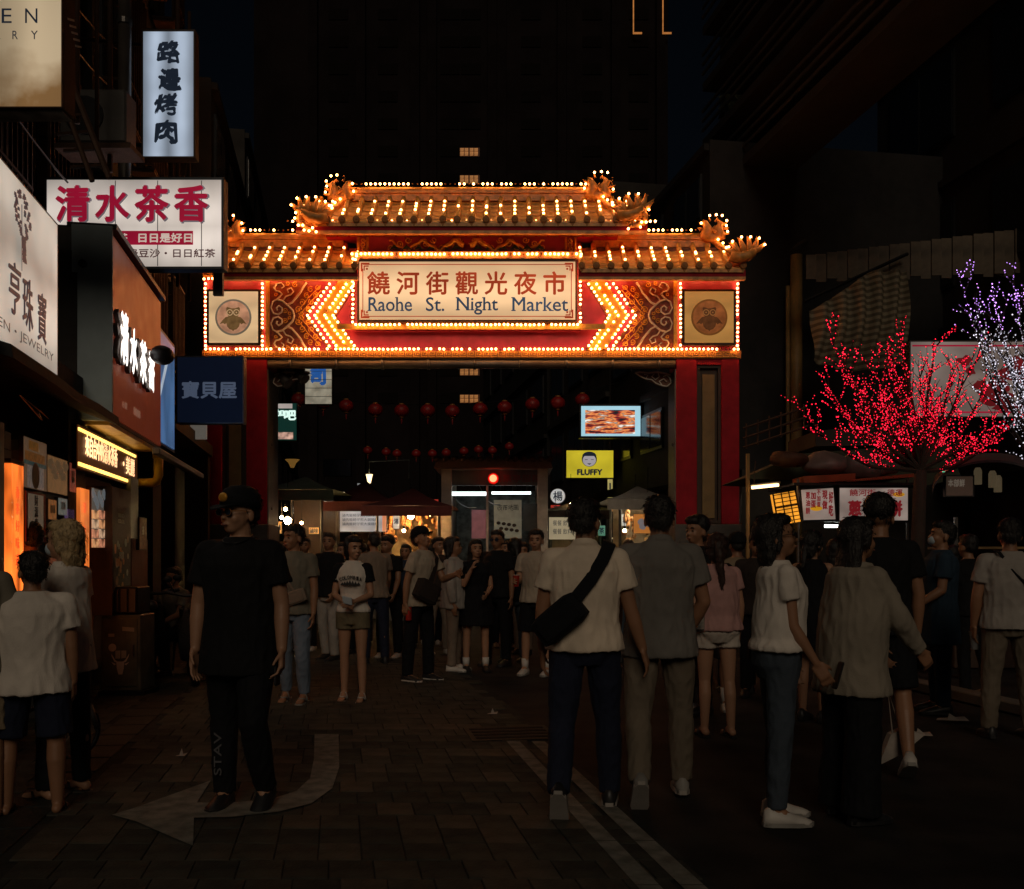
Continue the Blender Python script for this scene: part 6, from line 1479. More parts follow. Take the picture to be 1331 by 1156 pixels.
def person(label, px, py, H=1.70, face=0, fem=False, w=1.0, lean=0, head=(0,0), arms=None, legs=None, skin='skin', hair='hair_black', hairstyle='short',
           top=None, top_kind='tee', bottom=None, bot_kind='trousers', shoes='shoe_black', shoe_kind='shoe', near=True, group='people in the market crowd', collar=False, pos=None, hem=.86, sole=None, twist=0):
    """face: degrees, 0 looks away from the camera, 180 towards it, +90 to the left. All lengths for 1.75 m, then scaled."""
    base = Vector(pos) if pos is not None else G(px, py)
    k = H/1.735
    t = thing('person', label, 'person', base, R(face), group)
    vox = .0078 if near else .0125
    def T(p, up=True):
        p = Vector(p)
        if up and p.z > .95:
            q = p - Vector((0,0,.95)); q.rotate(Euler((-R(lean), 0, R(twist)))); p = q + Vector((0,0,.95))
        return p * k
    sh = (.148 if fem else .172) * (1 + (w-1)*.6); 
    # ---- legs
    legs = legs or (((.10,.02,-1),(.03,-.02,-1),0), ((.10,.02,-1),(.03,-.02,-1),0))
    J = []
    for s_, (th, sn, pit) in zip((-1, 1), legs):
        hip = Vector((s_*.085*w, 0, .92)); th = Vector((s_*th[0], th[1], th[2])).normalized()*.44; sn = Vector((s_*sn[0], sn[1], sn[2])).normalized()*.41
        J.append([hip, hip+th, hip+th+sn, pit])
    low = min(j[2].z - .07 - .10*math.sin(R(max(j[3],0)))*1.1 for j in J); dz = -low
    for j in J:
        for q in range(3): j[q] = j[q] + Vector((0,0,dz))
    DZ = Vector((0,0,dz))
    def TT(p): return T(Vector(p), True) + DZ*k
    # ---- arms
    arms = arms or (((.16,.0,-1),(.05,.14,-1),.35), ((.16,.0,-1),(.05,.14,-1),.35))
    A = []
    for s_, (ua, fa, curlv) in zip((-1, 1), arms):
        s0 = TT((s_*sh, 0, 1.39)); u = Vector((s_*ua[0], ua[1], ua[2])).normalized()*.285*k; f = Vector((s_*fa[0], fa[1], fa[2])).normalized()*.245*k
        if twist or lean: u.rotate(Euler((-R(lean)*.4, 0, R(twist))))
        A.append((s0, s0+u, s0+u+f, curlv, s_))
    n = 14
    def ring(z, rx, ry, y=0, infl=0, x=0): 
        return [TT((x + (rx+infl)*math.cos(a)*1.0, y + (ry+infl)*math.sin(a), z)) for a in [2*math.pi*i/18 for i in range(18)]]
    if fem: TR = [(.80,.10,.08,0),(.88,.165,.118,-.01),(.95,.165,.118,-.012),(1.03,.135,.10,0),(1.12,.118,.09,0),(1.22,.135,.098,.012),(1.30,.148,.108,.018),(1.38,.135,.092,0),(1.425,.10,.072,-.005),(1.46,.065,.058,-.01)]
    else: TR = [(.80,.10,.08,0),(.88,.162,.115,-.005),(.95,.160,.113,-.005),(1.03,.150,.105,0),(1.12,.147,.105,0),(1.22,.160,.112,0),(1.32,.172,.116,0),(1.385,.155,.10,-.005),(1.43,.115,.08,-.01),(1.465,.068,.062,-.015)]
    TR = [(z, rx*w, ry*(1+(w-1)*1.3), y) for z, rx, ry, y in TR]
    body = MB()
    body.loft([ring(*r_) for r_ in TR])
    # neck and head
    nb = TT((0,-.012,1.44)); hc = TT((0,.015,1.54))
    hy, hp = head
    HR = Euler((-R(hp), 0, R(hy + twist))).to_matrix() @ Euler((-R(lean)*.35, 0, 0)).to_matrix()
    piv = TT((0,-.005,1.458))
    def HP(x, y, z): return piv + HR @ (Vector((x, y, z - 1.50))*k*1.07)
    body.caps(nb, HP(0,.0,1.56), (.056 if not fem else .048)*k, (.054 if not fem else .046)*k, 12)
    hr = HR
    def he(c, r, mb=body): mb.ell(HP(*c), [q*k*1.07 for q in r], 16, 11, hr)
    he((0,-.004,1.655), (.074,.094,.088)); he((0,.030,1.605), (.060,.066,.080)); he((0,.052,1.560), (.036,.040,.036)); he((0,.06,1.662), (.055,.034,.03))
    for s_ in (-1, 1):
        he((s_*.033,.062,1.600), (.024,.026,.028)); he((s_*.075,-.006,1.612), (.010,.019,.031)); 
    body.loft([[HP(x*q, y, z) for x, q in ((-.014,1),(.014,1))] + [HP(0, y2, z2)] for y, z, y2, z2, q in ((.080,1.640,.096,1.644,1),(.088,1.612,.116,1.606,1),(.086,1.592,.104,1.592,1))])
    he((0,.098,1.570), (.022,.010,.008)); he((0,.106,1.606), (.015,.014,.012))
    # arms + hands
    for s0, el, wr, cv, s_ in A:
        sc = (1 if not fem else .86) * (1 + (w-1)*.5)
        inner = TT((s_*sh*.6, 0, 1.395))
        body.caps(inner, s0, .048*k*sc, .052*k*sc, 12)
        body.caps(s0, el, .051*k*sc, .039*k*sc, 12); body.caps(el, el.lerp(wr, .35), .039*k*sc, .040*k*sc, 12); body.caps(el.lerp(wr,.35), wr, .040*k*sc, .026*k*sc, 12)
        d = (wr - el).normalized(); nrm = Vector((-s_, .15, 0)); nrm = (nrm - d*nrm.dot(d)); nrm.normalize(); wd = d.cross(nrm).normalized()
        if wd.y < 0: wd = -wd
        kk = k * (.92 if fem else 1)
        pc = wr + d*.050*kk
        body.rbox(pc, wd*.040*kk, nrm*.0135*kk, d*.052*kk, .3)
        for fi in range(4):
            o = wr + d*.098*kk + wd*(.031 - fi*.0205)*kk; ln = (.070,.078,.073,.058)[fi]*kk; c1 = cv*.9; fan = wd*((1.5-fi)*.09)
            a1 = (d*math.cos(c1) + nrm*math.sin(c1) + fan).normalized(); a2 = (d*math.cos(c1*2.1) + nrm*math.sin(c1*2.1) + fan).normalized()
            body.caps(o - d*.02*kk, o + a1*ln*.5, .0095*kk, .0085*kk, 8); body.caps(o + a1*ln*.5, o + a1*ln*.5 + a2*ln*.55, .0085*kk, .0068*kk, 8)
        tb = wr + d*.025*kk + wd*.034*kk; td = (d*.75 + wd*.55 + nrm*.45).normalized(); body.caps(tb, tb + td*.042*kk, .0125*kk, .010*kk, 8); body.caps(tb + td*.042*kk, tb + td*.042*kk + (d*.9 + nrm*.5 + wd*.1).normalized()*.032*kk, .010*kk, .008*kk, 8)
    # legs + feet
    lw = (1 if not fem else .93)*(1 + (w-1)*.5)
    feet = []
    for hip, kn, an, pit in J:
        hp_, kn, an = hip*k, kn*k, an*k
        body.caps(hp_, hp_.lerp(kn,.45), .088*k*lw, .074*k*lw, 14); body.caps(hp_.lerp(kn,.45), kn, .074*k*lw, .052*k*lw, 14)
        cf_ = kn.lerp(an, .3) + Vector((0,-.012*k,0)); body.caps(kn, cf_, .050*k*lw, .053*k*lw, 12); body.caps(cf_, an, .053*k*lw, .034*k*lw, 12)
        rot = Euler((-R(pit), 0, 0)).to_matrix(); fd = rot @ Vector((0,1,0)); fu = rot @ Vector((0,0,1))
        heel = an - fu*.035*k - fd*.035*k; ball = an - fu*.048*k + fd*.115*k; toe = an - fu*.054*k + fd*.175*k
        body.caps(heel, an - fu*.01*k + fd*.03*k, .033*k, .036*k, 10); body.caps(an + fd*.03*k - fu*.015*k, ball, .034*k, .026*k, 10); 
        for q in (-1, 0, 1): body.caps(ball + Vector((q*.016*k,0,0)), toe + Vector((q*.018*k,0,0)) - fd*abs(q)*.012*k, .021*k, .016*k, 8)
        feet.append((an, fd, fu))
    body_o = obj('body', remesh(body, vox, 2), skin, t, smooth=True, local=True)
    # ---- eyes, brows, mouth
    for s_ in (-1, 1):
        obj('eye', MB().ell(HP(s_*.030,.0885,1.632), (.0145*k,.006*k,.0062*k), 10, 6, hr), 'eye_dark', t, smooth=True, local=True)
        m = MB().tube([HP(s_*.014,.096,1.655), HP(s_*.030,.098,1.660), HP(s_*.046,.086,1.654)], .0042*k, n=6); obj('eyebrow', m, hair, t, smooth=True, local=True)
    obj('mouth', MB().tube([HP(-.02,.103,1.570), HP(0,.109,1.571), HP(.02,.103,1.570)], [.003*k,.0062*k,.003*k], n=8), 'lip', t, smooth=True, local=True)
    # ---- top
    sd = int(px) % 97
    if top:
        m = MB(); inf = .014 if top_kind in ('fitted',) else .030
        rings = []
        for z, rx, ry, y in TR:
            if z < 1.0: continue
            rings.append((z, rx, ry, y))
        hr_ = hem; base_r = [q for q in TR if q[0] in (.95,)][0]
        low_rx, low_ry = base_r[1] + .006, base_r[2] + .006
        fl = {'tee': .042, 'fitted': .012, 'dress': .05, 'loose': .055, 'crop': .02}.get(top_kind, .03)
        rr = [ring(hr_, low_rx, low_ry, 0, fl), ring(hr_ + .03, low_rx, low_ry, 0, fl)]
        if hr_ < .80: rr.append(ring(.90, low_rx, low_ry, 0, .030))
        for z, rx, ry, y in rings:
            if z > hr_ + .05 and z < 1.43: rr.append(ring(z, max(rx, low_rx*.9 if top_kind in ('tee','loose') and z < 1.25 else rx), max(ry, low_ry*.92 if top_kind in ('tee','loose') and z < 1.25 else ry), y, inf + (.018 if top_kind == 'loose' else 0)))
        last = TR[-1]
        rr.append(ring(1.435, TR[-2][1]*.86, TR[-2][2]*.98, -.01, .012)); rr.append(ring(1.468, last[1], last[2], -.012, .012 if not collar else .010))
        m.loft(rr)
        if top_kind != 'sleeveless' and top_kind != 'strap':
            for s0, el, wr, cv, s_ in A:
                sc = (1 if not fem else .86) * (1 + (w-1)*.5); fr_ = {'long': 1.0}.get(top_kind, .62 if not fem else .5)
                end = s0.lerp(el, fr_); inner = TT((s_*sh*.55, 0, 1.392))
                m.caps(inner, s0, .060*k*sc, .062*k*sc, 14)
                if top_kind == 'loose' or top_kind == 'long':
                    m.tube([s0, el, wr.lerp(el, .08)], [.068*k*sc, .066*k, .050*k], n=14)
                else: m.tube([s0 - (el-s0).normalized()*.01, s0.lerp(end,.5), end], [.062*k*sc, .067*k*sc, .074*k*sc], n=14)
        if collar:
            m.tube([TT((0,-.03,1.455)), TT((0,-.02,1.49))], [.078*k, .070*k], n=16)
        o = obj({'dress':'dress','loose':'blouse'}.get(top_kind,'shirt'), remesh(m, vox*1.05, 3, folds=.013 if top_kind != 'fitted' else .007, fs=8.5, seed=sd, fz=.45, ftop=1.46*k), top, t, smooth=True, local=True)
    # ---- bottom
    if bottom:
        m = MB(); inf = .014
        rr = [ring(.80, .11*w, .09*w, 0, .02), ring(.88, TR[1][1], TR[1][2], TR[1][3], inf), ring(.95, TR[2][1], TR[2][2], TR[2][3], inf), ring(1.01, TR[3][1], TR[3][2], 0, inf-.006)]
        if bot_kind in ('skirt',):
            m = MB().loft([ring(.10, .26, .2, 0, 0), ring(.5, .21, .17, 0, 0), ring(.88, TR[1][1], TR[1][2], 0, .02), ring(1.04, TR[3][1], TR[3][2], 0, .01)])
        else:
            m.loft(rr)
            for hip, kn, an, pit in J:
                hp_, kn_, an_ = hip*k, kn*k, an*k
                if bot_kind == 'trousers': m.tube([hp_ + Vector((0,0,.02)), hp_.lerp(kn_,.5), kn_, kn_.lerp(an_,.5), an_ + Vector((0,0,.0))], [.100*k*lw, .090*k*lw, .071*k*lw, .067*k*lw, .060*k], n=16)
                elif bot_kind == 'wide': m.tube([hp_ + Vector((0,0,.02)), hp_.lerp(kn_,.5), kn_, kn_.lerp(an_,.5), an_ + Vector((0,0,-.02))], [.11*k*lw, .108*k*lw, .10*k*lw, .105*k*lw, .11*k], n=16)
                elif bot_kind == 'slim': m.tube([hp_ + Vector((0,0,.02)), hp_.lerp(kn_,.5), kn_, kn_.lerp(an_,.5), an_ + Vector((0,0,.02))], [.098*k*lw, .09*k*lw, .074*k*lw, .070*k*lw, .052*k], n=16)
                elif bot_kind == 'shorts': m.tube([hp_ + Vector((0,0,.02)), hp_.lerp(kn_,.5), hp_.lerp(kn_,.92)], [.104*k*lw, .10*k*lw, .098*k*lw], n=16)
                elif bot_kind == 'mini': m.tube([hp_ + Vector((0,0,.02)), hp_.lerp(kn_,.2), hp_.lerp(kn_,.38)], [.102*k*lw, .102*k*lw, .104*k*lw], n=16)
        m.v = [v + (DZ*k*0) for v in m.v]
        o = obj({'skirt':'skirt','shorts':'shorts','mini':'shorts'}.get(bot_kind,'trousers'), remesh(m, vox*1.05, 3, folds=.011, fs=10, seed=sd+5, fz=.5), bottom, t, smooth=True, local=True)
    # ---- shoes
    for an, fd, fu in feet:
        sx = Vector((1,0,0))
        def F_(y, z): return an + fd*y*k + fu*z*k
        if shoe_kind == 'shoe':
            m = MB(); rings = []
            for y, zt_, hw in ((-.075,-.03,.012),(-.068,.012,.030),(-.04,.03,.037),(.0,.028,.040),(.05,.005,.043),(.11,-.018,.047),(.16,-.032,.044),(.19,-.045,.030),(.203,-.055,.008)):
                zb_ = -.066
                rings.append([F_(y, zb_) + sx*(-hw)*k, F_(y, (zb_+zt_)/2) + sx*(-hw*1.08)*k, F_(y, zt_) + sx*(-hw*.5)*k, F_(y, zt_+.004), F_(y, zt_) + sx*(hw*.5)*k, F_(y, (zb_+zt_)/2) + sx*(hw*1.08)*k, F_(y, zb_) + sx*hw*k])
            s1_ = obj('shoe', m.loft(rings), shoes, t, smooth=True, local=True)
            m = MB().loft([[F_(y, z) + sx*hw*q*k for y, hw, q in ((-.078,.02,-1),(-.04,.042,-1),(.05,.047,-1),(.12,.052,-1),(.185,.038,-1),(.21,.0,1),(.185,.038,1),(.12,.052,1),(.05,.047,1),(-.04,.042,1),(-.078,.02,1))] for z in (-.074,-.050)])
            obj('sole', m, sole or ('sole_grey' if shoes != 'shoe_black' else 'shoe_black'), s1_, local=True) if False else obj('sole', m, sole or ('sole_grey' if shoes != 'shoe_black' else 'shoe_black'), t, local=True)
        else:
            m = MB().loft([[F_(y, z) + sx*hw*q*k for y, hw, q in ((-.075,.02,-1),(-.04,.038,-1),(.05,.040,-1),(.12,.046,-1),(.175,.036,-1),(.195,.0,1),(.175,.036,1),(.12,.046,1),(.05,.040,1),(-.04,.038,1),(-.075,.02,1))] for z in (-.078,-.062)])
            obj('sandal', m, shoes, t, local=True)
            m = MB(); 
            for e in (-1, 1): m.tube([F_(.06,-.06)+sx*e*.042*k, F_(.085,-.022)+sx*e*.028*k, F_(.12,-.022)], .008*k, n=6)
            if shoe_kind == 'sandal': m.tube([F_(.03,-.05)+sx*-.04*k, F_(.035,.012)+sx*-.02*k, F_(.035,.012)+sx*.02*k, F_(.03,-.05)+sx*.04*k], .011*k, n=6)
            obj('sandal_strap', m, shoes, t, smooth=True, local=True, kind=None)
    # ---- hair
    m = MB()
    def hh(c, r): m.ell(HP(*c), [q*k*1.07 for q in r], 18, 12, hr)
    if hairstyle != 'bald':
        hh((0,-.022,1.676), (.082,.092,.084)); hh((0,.028,1.715), (.068,.062,.040))
        if hairstyle == 'short': hh((0,-.055,1.63), (.070,.050,.060))
        if hairstyle == 'volume': hh((0,-.03,1.69), (.092,.100,.088)); hh((0,.05,1.72), (.07,.05,.042))
        if hairstyle in ('bob','long','pony','back'):
            hh((0,-.03,1.66), (.088,.090,.090))
            for s_ in (-1,1): m.caps(HP(s_*.072,.01,1.67), HP(s_*.076,-.005,1.57 if hairstyle == 'bob' else 1.60), .022*k, .018*k, 10)
            hh((0,-.055,1.60), (.078,.048,.085))
        if hairstyle == 'bob': m.tube([HP(0,-.045,1.62), HP(0,-.055,1.53), HP(0,-.055,1.47)], [(.09*k,.05*k),(.092*k,.045*k),(.075*k,.03*k)], n=14)
        if hairstyle == 'long':
            m.tube([HP(0,-.045,1.64), HP(0,-.065,1.53), HP(0,-.085,1.42), HP(0,-.09,1.30), HP(0,-.09,1.20)], [(.095*k,.055*k),(.10*k,.05*k),(.10*k,.045*k),(.085*k,.035*k),(.05*k,.018*k)], n=16, flat=None)
        if hairstyle == 'pony':
            m.tube([HP(0,-.085,1.69), HP(0,-.135,1.67), HP(.01,-.15,1.58), HP(.02,-.14,1.46), HP(.03,-.13,1.36), HP(.03,-.13,1.30)], [.03*k,.035*k,.036*k,.032*k,.022*k,.006*k], n=12)
        if hairstyle == 'back': m.caps(HP(0,-.10,1.60), HP(0,-.14,1.45), .035*k, .02*k, 10)
        hm = remesh(m, vox*.8, 2, folds=.010 if near else .008, fs=46, seed=sd+2, fz=.2)
        cen = HP(0,-.02,1.64); nv = len(hm.v); rs = random.Random(sd)
        dn = Vector((0,0,-1))
        for _ in range(520 if near else 120):
            p = hm.v[rs.randrange(nv)]; n_ = (p - Vector((cen.x, cen.y, min(cen.z, p.z)))).normalized()
            tg = (dn - n_*dn.dot(n_)); tg = tg.normalized() if tg.length > .2 else Vector((rs.uniform(-1,1), rs.uniform(-1,1), 0)).normalized()
            d_ = (tg + n_*rs.uniform(.05,.5) + Vector((rs.uniform(-.5,.5), rs.uniform(-.5,.5), rs.uniform(-.2,.2)))).normalized(); ln_ = rs.uniform(.014,.040)*k; wv = d_.cross(n_); wv = (wv.normalized() if wv.length > .01 else Vector((1,0,0)))*.0016*k
            q0 = p - n_*.002; hm.add([q0 - wv, q0 + wv, q0 + d_*ln_*.6 + wv*.7, q0 + d_*ln_ - n_*.2*ln_, q0 + d_*ln_*.6 - wv*.7], [(0,1,2,3,4)])
        obj('hair', hm, hair, t, smooth=True, local=True)
    for o in (): pass
    HOLD[label] = dict(root=t, TT=TT, HP=HP, A=A, k=k, J=J, hr=hr)
    return t, HOLD[label]
def worn(name, h, mb, m, smooth=True): return obj(name, mb, m, h['root'], smooth=smooth, local=True)
def cap_hat(h, m, badge=None):
    HP, k = h['HP'], h['k']; mb = MB()
    rings = []
    for z, q in ((1.655,1.02),(1.69,1.03),(1.72,.97),(1.748,.78),(1.765,.45),(1.77,.05)):
        rings.append([HP(.089*q*math.cos(a), -.004 + .108*q*math.sin(a), z + .012*math.sin(a)*(1 if z < 1.7 else 0)) for a in [2*math.pi*j/20 for j in range(20)]])
    mb.loft(rings); c = worn('cap', h, mb, m)
    mb = MB().loft([[HP(.075*math.cos(a), .06 + .115*math.sin(a), 1.668 - .028*math.sin(a)**2 + d) for a in [math.pi*j/12 for j in range(13)]] for d in (0, .006)]); obj('brim', mb, m, h['root'], local=True)
    if badge: mb = MB(); mb.ell(HP(0,.106,1.705), (.035*k,.012*k,.026*k), 10, 6, h['hr']); worn('cap_badge', h, mb, badge)
def glasses(h, m='black_steel'):
    HP, k = h['HP'], h['k']; mb = MB()
    for s_ in (-1, 1):
        pts = [HP(s_*.033 + .024*math.cos(a), .105 - .008*abs(math.cos(a))*0, 1.632 + .018*math.sin(a)) for a in [2*math.pi*j/14 for j in range(15)]]
        mb.tube(pts, .0022*k, n=5); mb.tube([HP(s_*.057,.104,1.636), HP(s_*.076,.05,1.638), HP(s_*.08,-.02,1.63)], .002*k, n=5)
    mb.tube([HP(-.009,.107,1.636), HP(.009,.107,1.636)], .002*k, n=5)
    fr = worn('glasses', h, mb, m)
    for s_ in (-1, 1):
        worn('lens', h, MB().add([HP(s_*.033 + .022*math.cos(a), .1055, 1.632 + .0165*math.sin(a)) for a in [2*math.pi*j/14 for j in range(14)]], [tuple(range(14))]), mat('lens_coat', (.05,.07,.12), .08, .6, bump=0, var=.05), smooth=False)
def strap(h, pts, m, name='strap', parent=None, wd=.022, th=.004, up=None):
    """flat band through torso points"""
    mb = MB(); P_ = [h['TT'](p) for p in pts]; ctr = h['TT']((0,0,1.15))
    rings = []
    for i, p in enumerate(P_):
        tg = (P_[min(i+1,len(P_)-1)] - P_[max(i-1,0)]).normalized(); n_ = (p - ctr); n_ = (n_ - tg*n_.dot(tg)).normalized(); sd = tg.cross(n_)
        rings.append([p + sd*wd + n_*th, p - sd*wd + n_*th, p - sd*wd - n_*th, p + sd*wd - n_*th])
    mb.loft(rings); return obj(name, mb, m, parent or h['root'], local=True)
def bag(label, h, c, size, m, name='shoulder_bag', rz=0, tilt=0, pts=None, cat='bag', flap=True, wd=.02):
    t = thing(name, label, cat, h['root'].location, h['root'].rotation_euler.z); 
    M = Euler((0, R(tilt), R(rz))).to_matrix(); c = h['TT'](c); a, b, d = size
    obj('pouch', MB().rbox(c, M @ Vector((a,0,0)), M @ Vector((0,b,0)), M @ Vector((0,0,d)), .3), m, t, smooth=False, local=True)
    if flap: obj('pocket', MB().rbox(c + M @ Vector((0,(-1 if c.y < 0 else 1)*b*1.05,-d*.15)), M @ Vector((a*.8,0,0)), M @ Vector((0,b*.18,0)), M @ Vector((0,0,d*.62)), .3), m, t, local=True)
    if pts: strap(h, pts, m, parent=t, wd=wd)
    return t
# stride helpers
def leg(out=.06, thf=0, shf=0, pit=0, so=.02): return ((out, math.tan(R(thf)), -1), (so, math.tan(R(shf)), -1), pit)
STAND = (leg(), leg())
exec_people = True
# --- left foreground
cloth('white_tee', (.70,.64,.57)); cloth('navy_shorts', (.012,.016,.035)); cloth('black_cloth', (.006,.0065,.0085)); cloth('black_shirt', (.007,.007,.008)); cloth('beige_tee', (.42,.35,.27)); cloth('khaki', (.16,.13,.095)); cloth('grey_tee', (.17,.155,.12))
cloth('blue_jeans', (.15,.19,.25)); cloth('dark_jeans', (.05,.065,.085)); cloth('olive_shorts', (.17,.14,.085)); cloth('cream_polo', (.78,.66,.52)); cloth('grey_shirt', (.17,.16,.145)); cloth('pink_tee', (.48,.27,.25)); cloth('white_shorts', (.52,.46,.40)); cloth('cream_blouse', (.27,.235,.185)); cloth('navy_cloth', (.018,.028,.05)); cloth('light_grey', (.36,.33,.30)); cloth('taupe', (.22,.17,.13)); cloth('dark_brown', (.03,.022,.018)); cloth('tan_cloth', (.26,.2,.13)); cloth('steel_blue', (.02,.04,.065))
t, h = person('boy in white tee and dark knee shorts seen from behind at the left', 42, 1058, 1.45, 12, w=1.28, head=(28,-4), top='white_tee', bottom='navy_shorts', bot_kind='shorts', shoes='shoe_black', shoe_kind='flip', hem=.80, arms=(((.18,.05,-1),(.0,.2,-1),.5), ((.14,-.02,-1),(.02,.12,-1),.4)), legs=(leg(.09,1,-1), leg(.09,-1,1)))
t, h = person('blond haired person in loose white tee standing behind the boy', 84, 1034, 1.64, 68, fem=True, head=(15,2), top='white_tee', bottom='black_cloth', bot_kind='trousers', hair='hair_blond', hairstyle='bob', skin='skin_pale', shoe_kind='flip', hem=.78, arms=(((.12,.1,-1),(.0,.4,-.9),.5), ((.1,.05,-1),(.02,.2,-1),.4)))
worn('mask', h, MB().ell(h['HP'](0,.083,1.582), (.045,.034,.04), 12, 8, h['hr']), 'mask_blue')
t, h = person('person in tan shorts cut off by the left edge of the picture', -40, 1066, 1.6, 20, top='grey_tee', bottom='tan_cloth', bot_kind='shorts', shoe_kind='flip')
t, h = person('dark haired person half hidden between the boy and the orange light column', 40, 965, 1.68, 40, top='white_tee', bottom='black_cloth', near=False, hairstyle='short')
# --- man in black
t, h = person('heavy man in black cap, black tee and trousers walking towards us', 312, 1054, 1.80, 174, w=1.10, head=(-24,1), top='black_shirt', bottom='black_cloth', bot_kind='trousers', shoes='shoe_black', hem=.74, arms=(((.17,-.06,-1),(.06,.18,-1),.6), ((.20,.0,-1),(.02,.13,-1),.3)), legs=(leg(.04,14,-24,26), leg(.05,-9,-4,0)), twist=-4, skin='skin_pale')
cap_hat(h, 'black_cloth', 'gold_paint'); glasses(h, 'gilt_dark')
m = MB(); text(m, 'STAV', Vector((0,0,0)), Vector((0,0,1)), Vector((1,0,0)), .24, .045, .02)
hip, kn, an, _ = h['J'][1]; c = (kn*h['k']).lerp(an*h['k'], .45) + Vector((.006,.082,0)); m.v = [v + c for v in m.v]; worn('leg_print', h, m, mat('dim_print', (.10,.10,.11), .6), smooth=False)
m = MB(); hw = h['TT']((0,0,1.46)); m.tube([h['TT']((.075*math.cos(a), .03 + .085*math.sin(a), 1.462 - .03*math.sin(a))) for a in [2*math.pi*j/20 for j in range(21)]], .0035, n=5); worn('necklace', h, m, 'black_steel')
wr = h['A'][0][2]; el = h['A'][0][1]; d = (wr-el).normalized()
tt = thing('phone', 'dark phone held in the lowered hand of the man in black', 'phone', h['root'].location, h['root'].rotation_euler.z); obj('case', MB().rbox(wr + d*.12 + Vector((.022,.01,0)), Vector((.005,0,0)), Vector((0,.036,0)), d*.072, .2), 'black_steel', tt, local=True); obj('screen', MB().rbox(wr + d*.12 + Vector((.0285,.01,0)), Vector((.0008,0,0)), Vector((0,.032,0)), d*.066, .1), 'dark_glass', tt, local=True)
# --- couple walking towards us
t, h = person('man in olive grey tee and pale jeans walking beside the woman in the printed tee', 382, 914, 1.72, 172, head=(-28,2), top='grey_tee', bottom='blue_jeans', bot_kind='slim', shoe_kind='sandal', shoes='sole_grey', near=True, arms=(((.14,.05,-1),(.0,.12,-1),.5), ((.14,-.08,-1),(.02,.1,-1),.4)), legs=(leg(.05,8,-6), leg(.06,-6,-10,8)), skin='skin')
bag('grey flat bag slung on the hip of the man in pale jeans', h, (-.05,.15,1.02), (.13,.03,.065), 'taupe', tilt=18, pts=[(.13,.06,1.47),(.10,.115,1.38),(.02,.15,1.2),(-.08,.16,1.06)], wd=.012)
t, h = person('woman in black sleeved COLOMBIA tee and olive shorts', 459, 911, 1.62, 176, fem=True, head=(38,4), top='white_tee', bottom='olive_shorts', bot_kind='mini', shoe_kind='sandal', shoes='shoe_white', hairstyle='back', hem=.93, arms=(((.16,.05,-1),(-.55,.75,-.25),.5), ((.16,.05,-1),(-.60,.72,-.3),.5)), legs=(leg(.02,3,-2), leg(.03,-3,-4)), near=True, skin='skin_pale', top_kind='fitted')
for s0, el, wr, cv, s_ in h['A']:
    m = MB(); sc = .86*h['k']; m.caps(h['TT']((s_*.09,0,1.39)), s0, .063*sc, .066*sc, 14); m.tube([s0 - (el-s0).normalized()*.01, s0.lerp(el,.52)], [.068*sc,.079*sc], n=14); worn('sleeve', h, remesh(m, .009, 2, .004, 9, 4), 'black_cloth')
m = MB(); TTf = h['TT']
for i, ch in enumerate('COLOMBIA'):
    u = (i-3.5)/3.5; c = TTf((-u*.105, .146 - .035*u*u, 1.295 - .022*u*u)); d = Vector((-1, .32*u, .22*u if False else 0)).normalized(); text(m, ch, c, d, UZ, .025, .036, .03)
worn('chest_print', h, m, 'black_print', smooth=False)
m = MB()
for i in range(7):
    u = (i-3)/3; c = TTf((-u*.085, .146 - .024*u*u, 1.235)); m.prism([c + Vector((-.02,0,-.02)), c + Vector((.0,0,.01 + .022*(1-abs(u)))), c + Vector((.02,0,-.02))], (0,.002,0))
c = TTf((0,.140,1.205)); text(m, 'NATURALEZA', c, Vector((-1,0,0)), UZ, .13, .013, .04); worn('chest_print', h, m, 'black_print', smooth=False)
wr = h['A'][0][2]; tt = thing('folded_paper', 'pale folded wrapper in the hands of the woman in the printed tee', 'wrapper', h['root'].location, h['root'].rotation_euler.z); obj('sheet', MB().rbox(wr.lerp(h['A'][1][2], .45) + Vector((0,.09,.02)), (.045,0,.01), (0,.014,0), (0,.01,.035), .2), 'mask_blue', tt, local=True)
# --- man with bag, cap, and can
t, h = person('man in pale tee and black cap with a dark cross body bag, looking down', 545, 885, 1.76, 238, head=(-10,-22), lean=8, top='beige_tee', bottom='black_cloth', bot_kind='trousers', shoes='shoe_black', sole='shoe_white', hem=.84, arms=(((.10,.5,-.9),(-.25,.9,.25),.7), ((.2,-.16,-1),(.05,-.05,-1),.7)), legs=(leg(.08,4,0), leg(.10,-5,-4)), near=True)
cap_hat(h, 'black_cloth')
bag('dark grey cross body bag hanging before the man looking down', h, (.10,.17,1.03), (.15,.05,.12), 'dark_brown', rz=-20, tilt=-25, pts=[(-.13,.02,1.47),(-.10,.11,1.40),(-.02,.155,1.25),(.08,.18,1.12)], wd=.03)
wr = h['A'][1][2]; el = h['A'][1][1]; d = (wr-el).normalized(); c = wr + d*.10 + Vector((-.035,.03,0))
tt = thing('drink_can', 'red drink can hanging in the hand of the man with the cross body bag', 'drink can', h['root'].location, h['root'].rotation_euler.z); obj('can', MB().tube([c + Vector((0,0,-.085)), c + Vector((0,0,-.08)), c + Vector((0,0,.055)), c + Vector((0,0,.066))], [.027,.033,.033,.026], n=16), mat('can_red', (.45,.03,.02), .3, .2), tt, local=True); obj('lid', MB().tube([c + Vector((0,0,.067)), c + Vector((0,0,.07))], .026, n=16), 'grey_steel', tt, local=True)
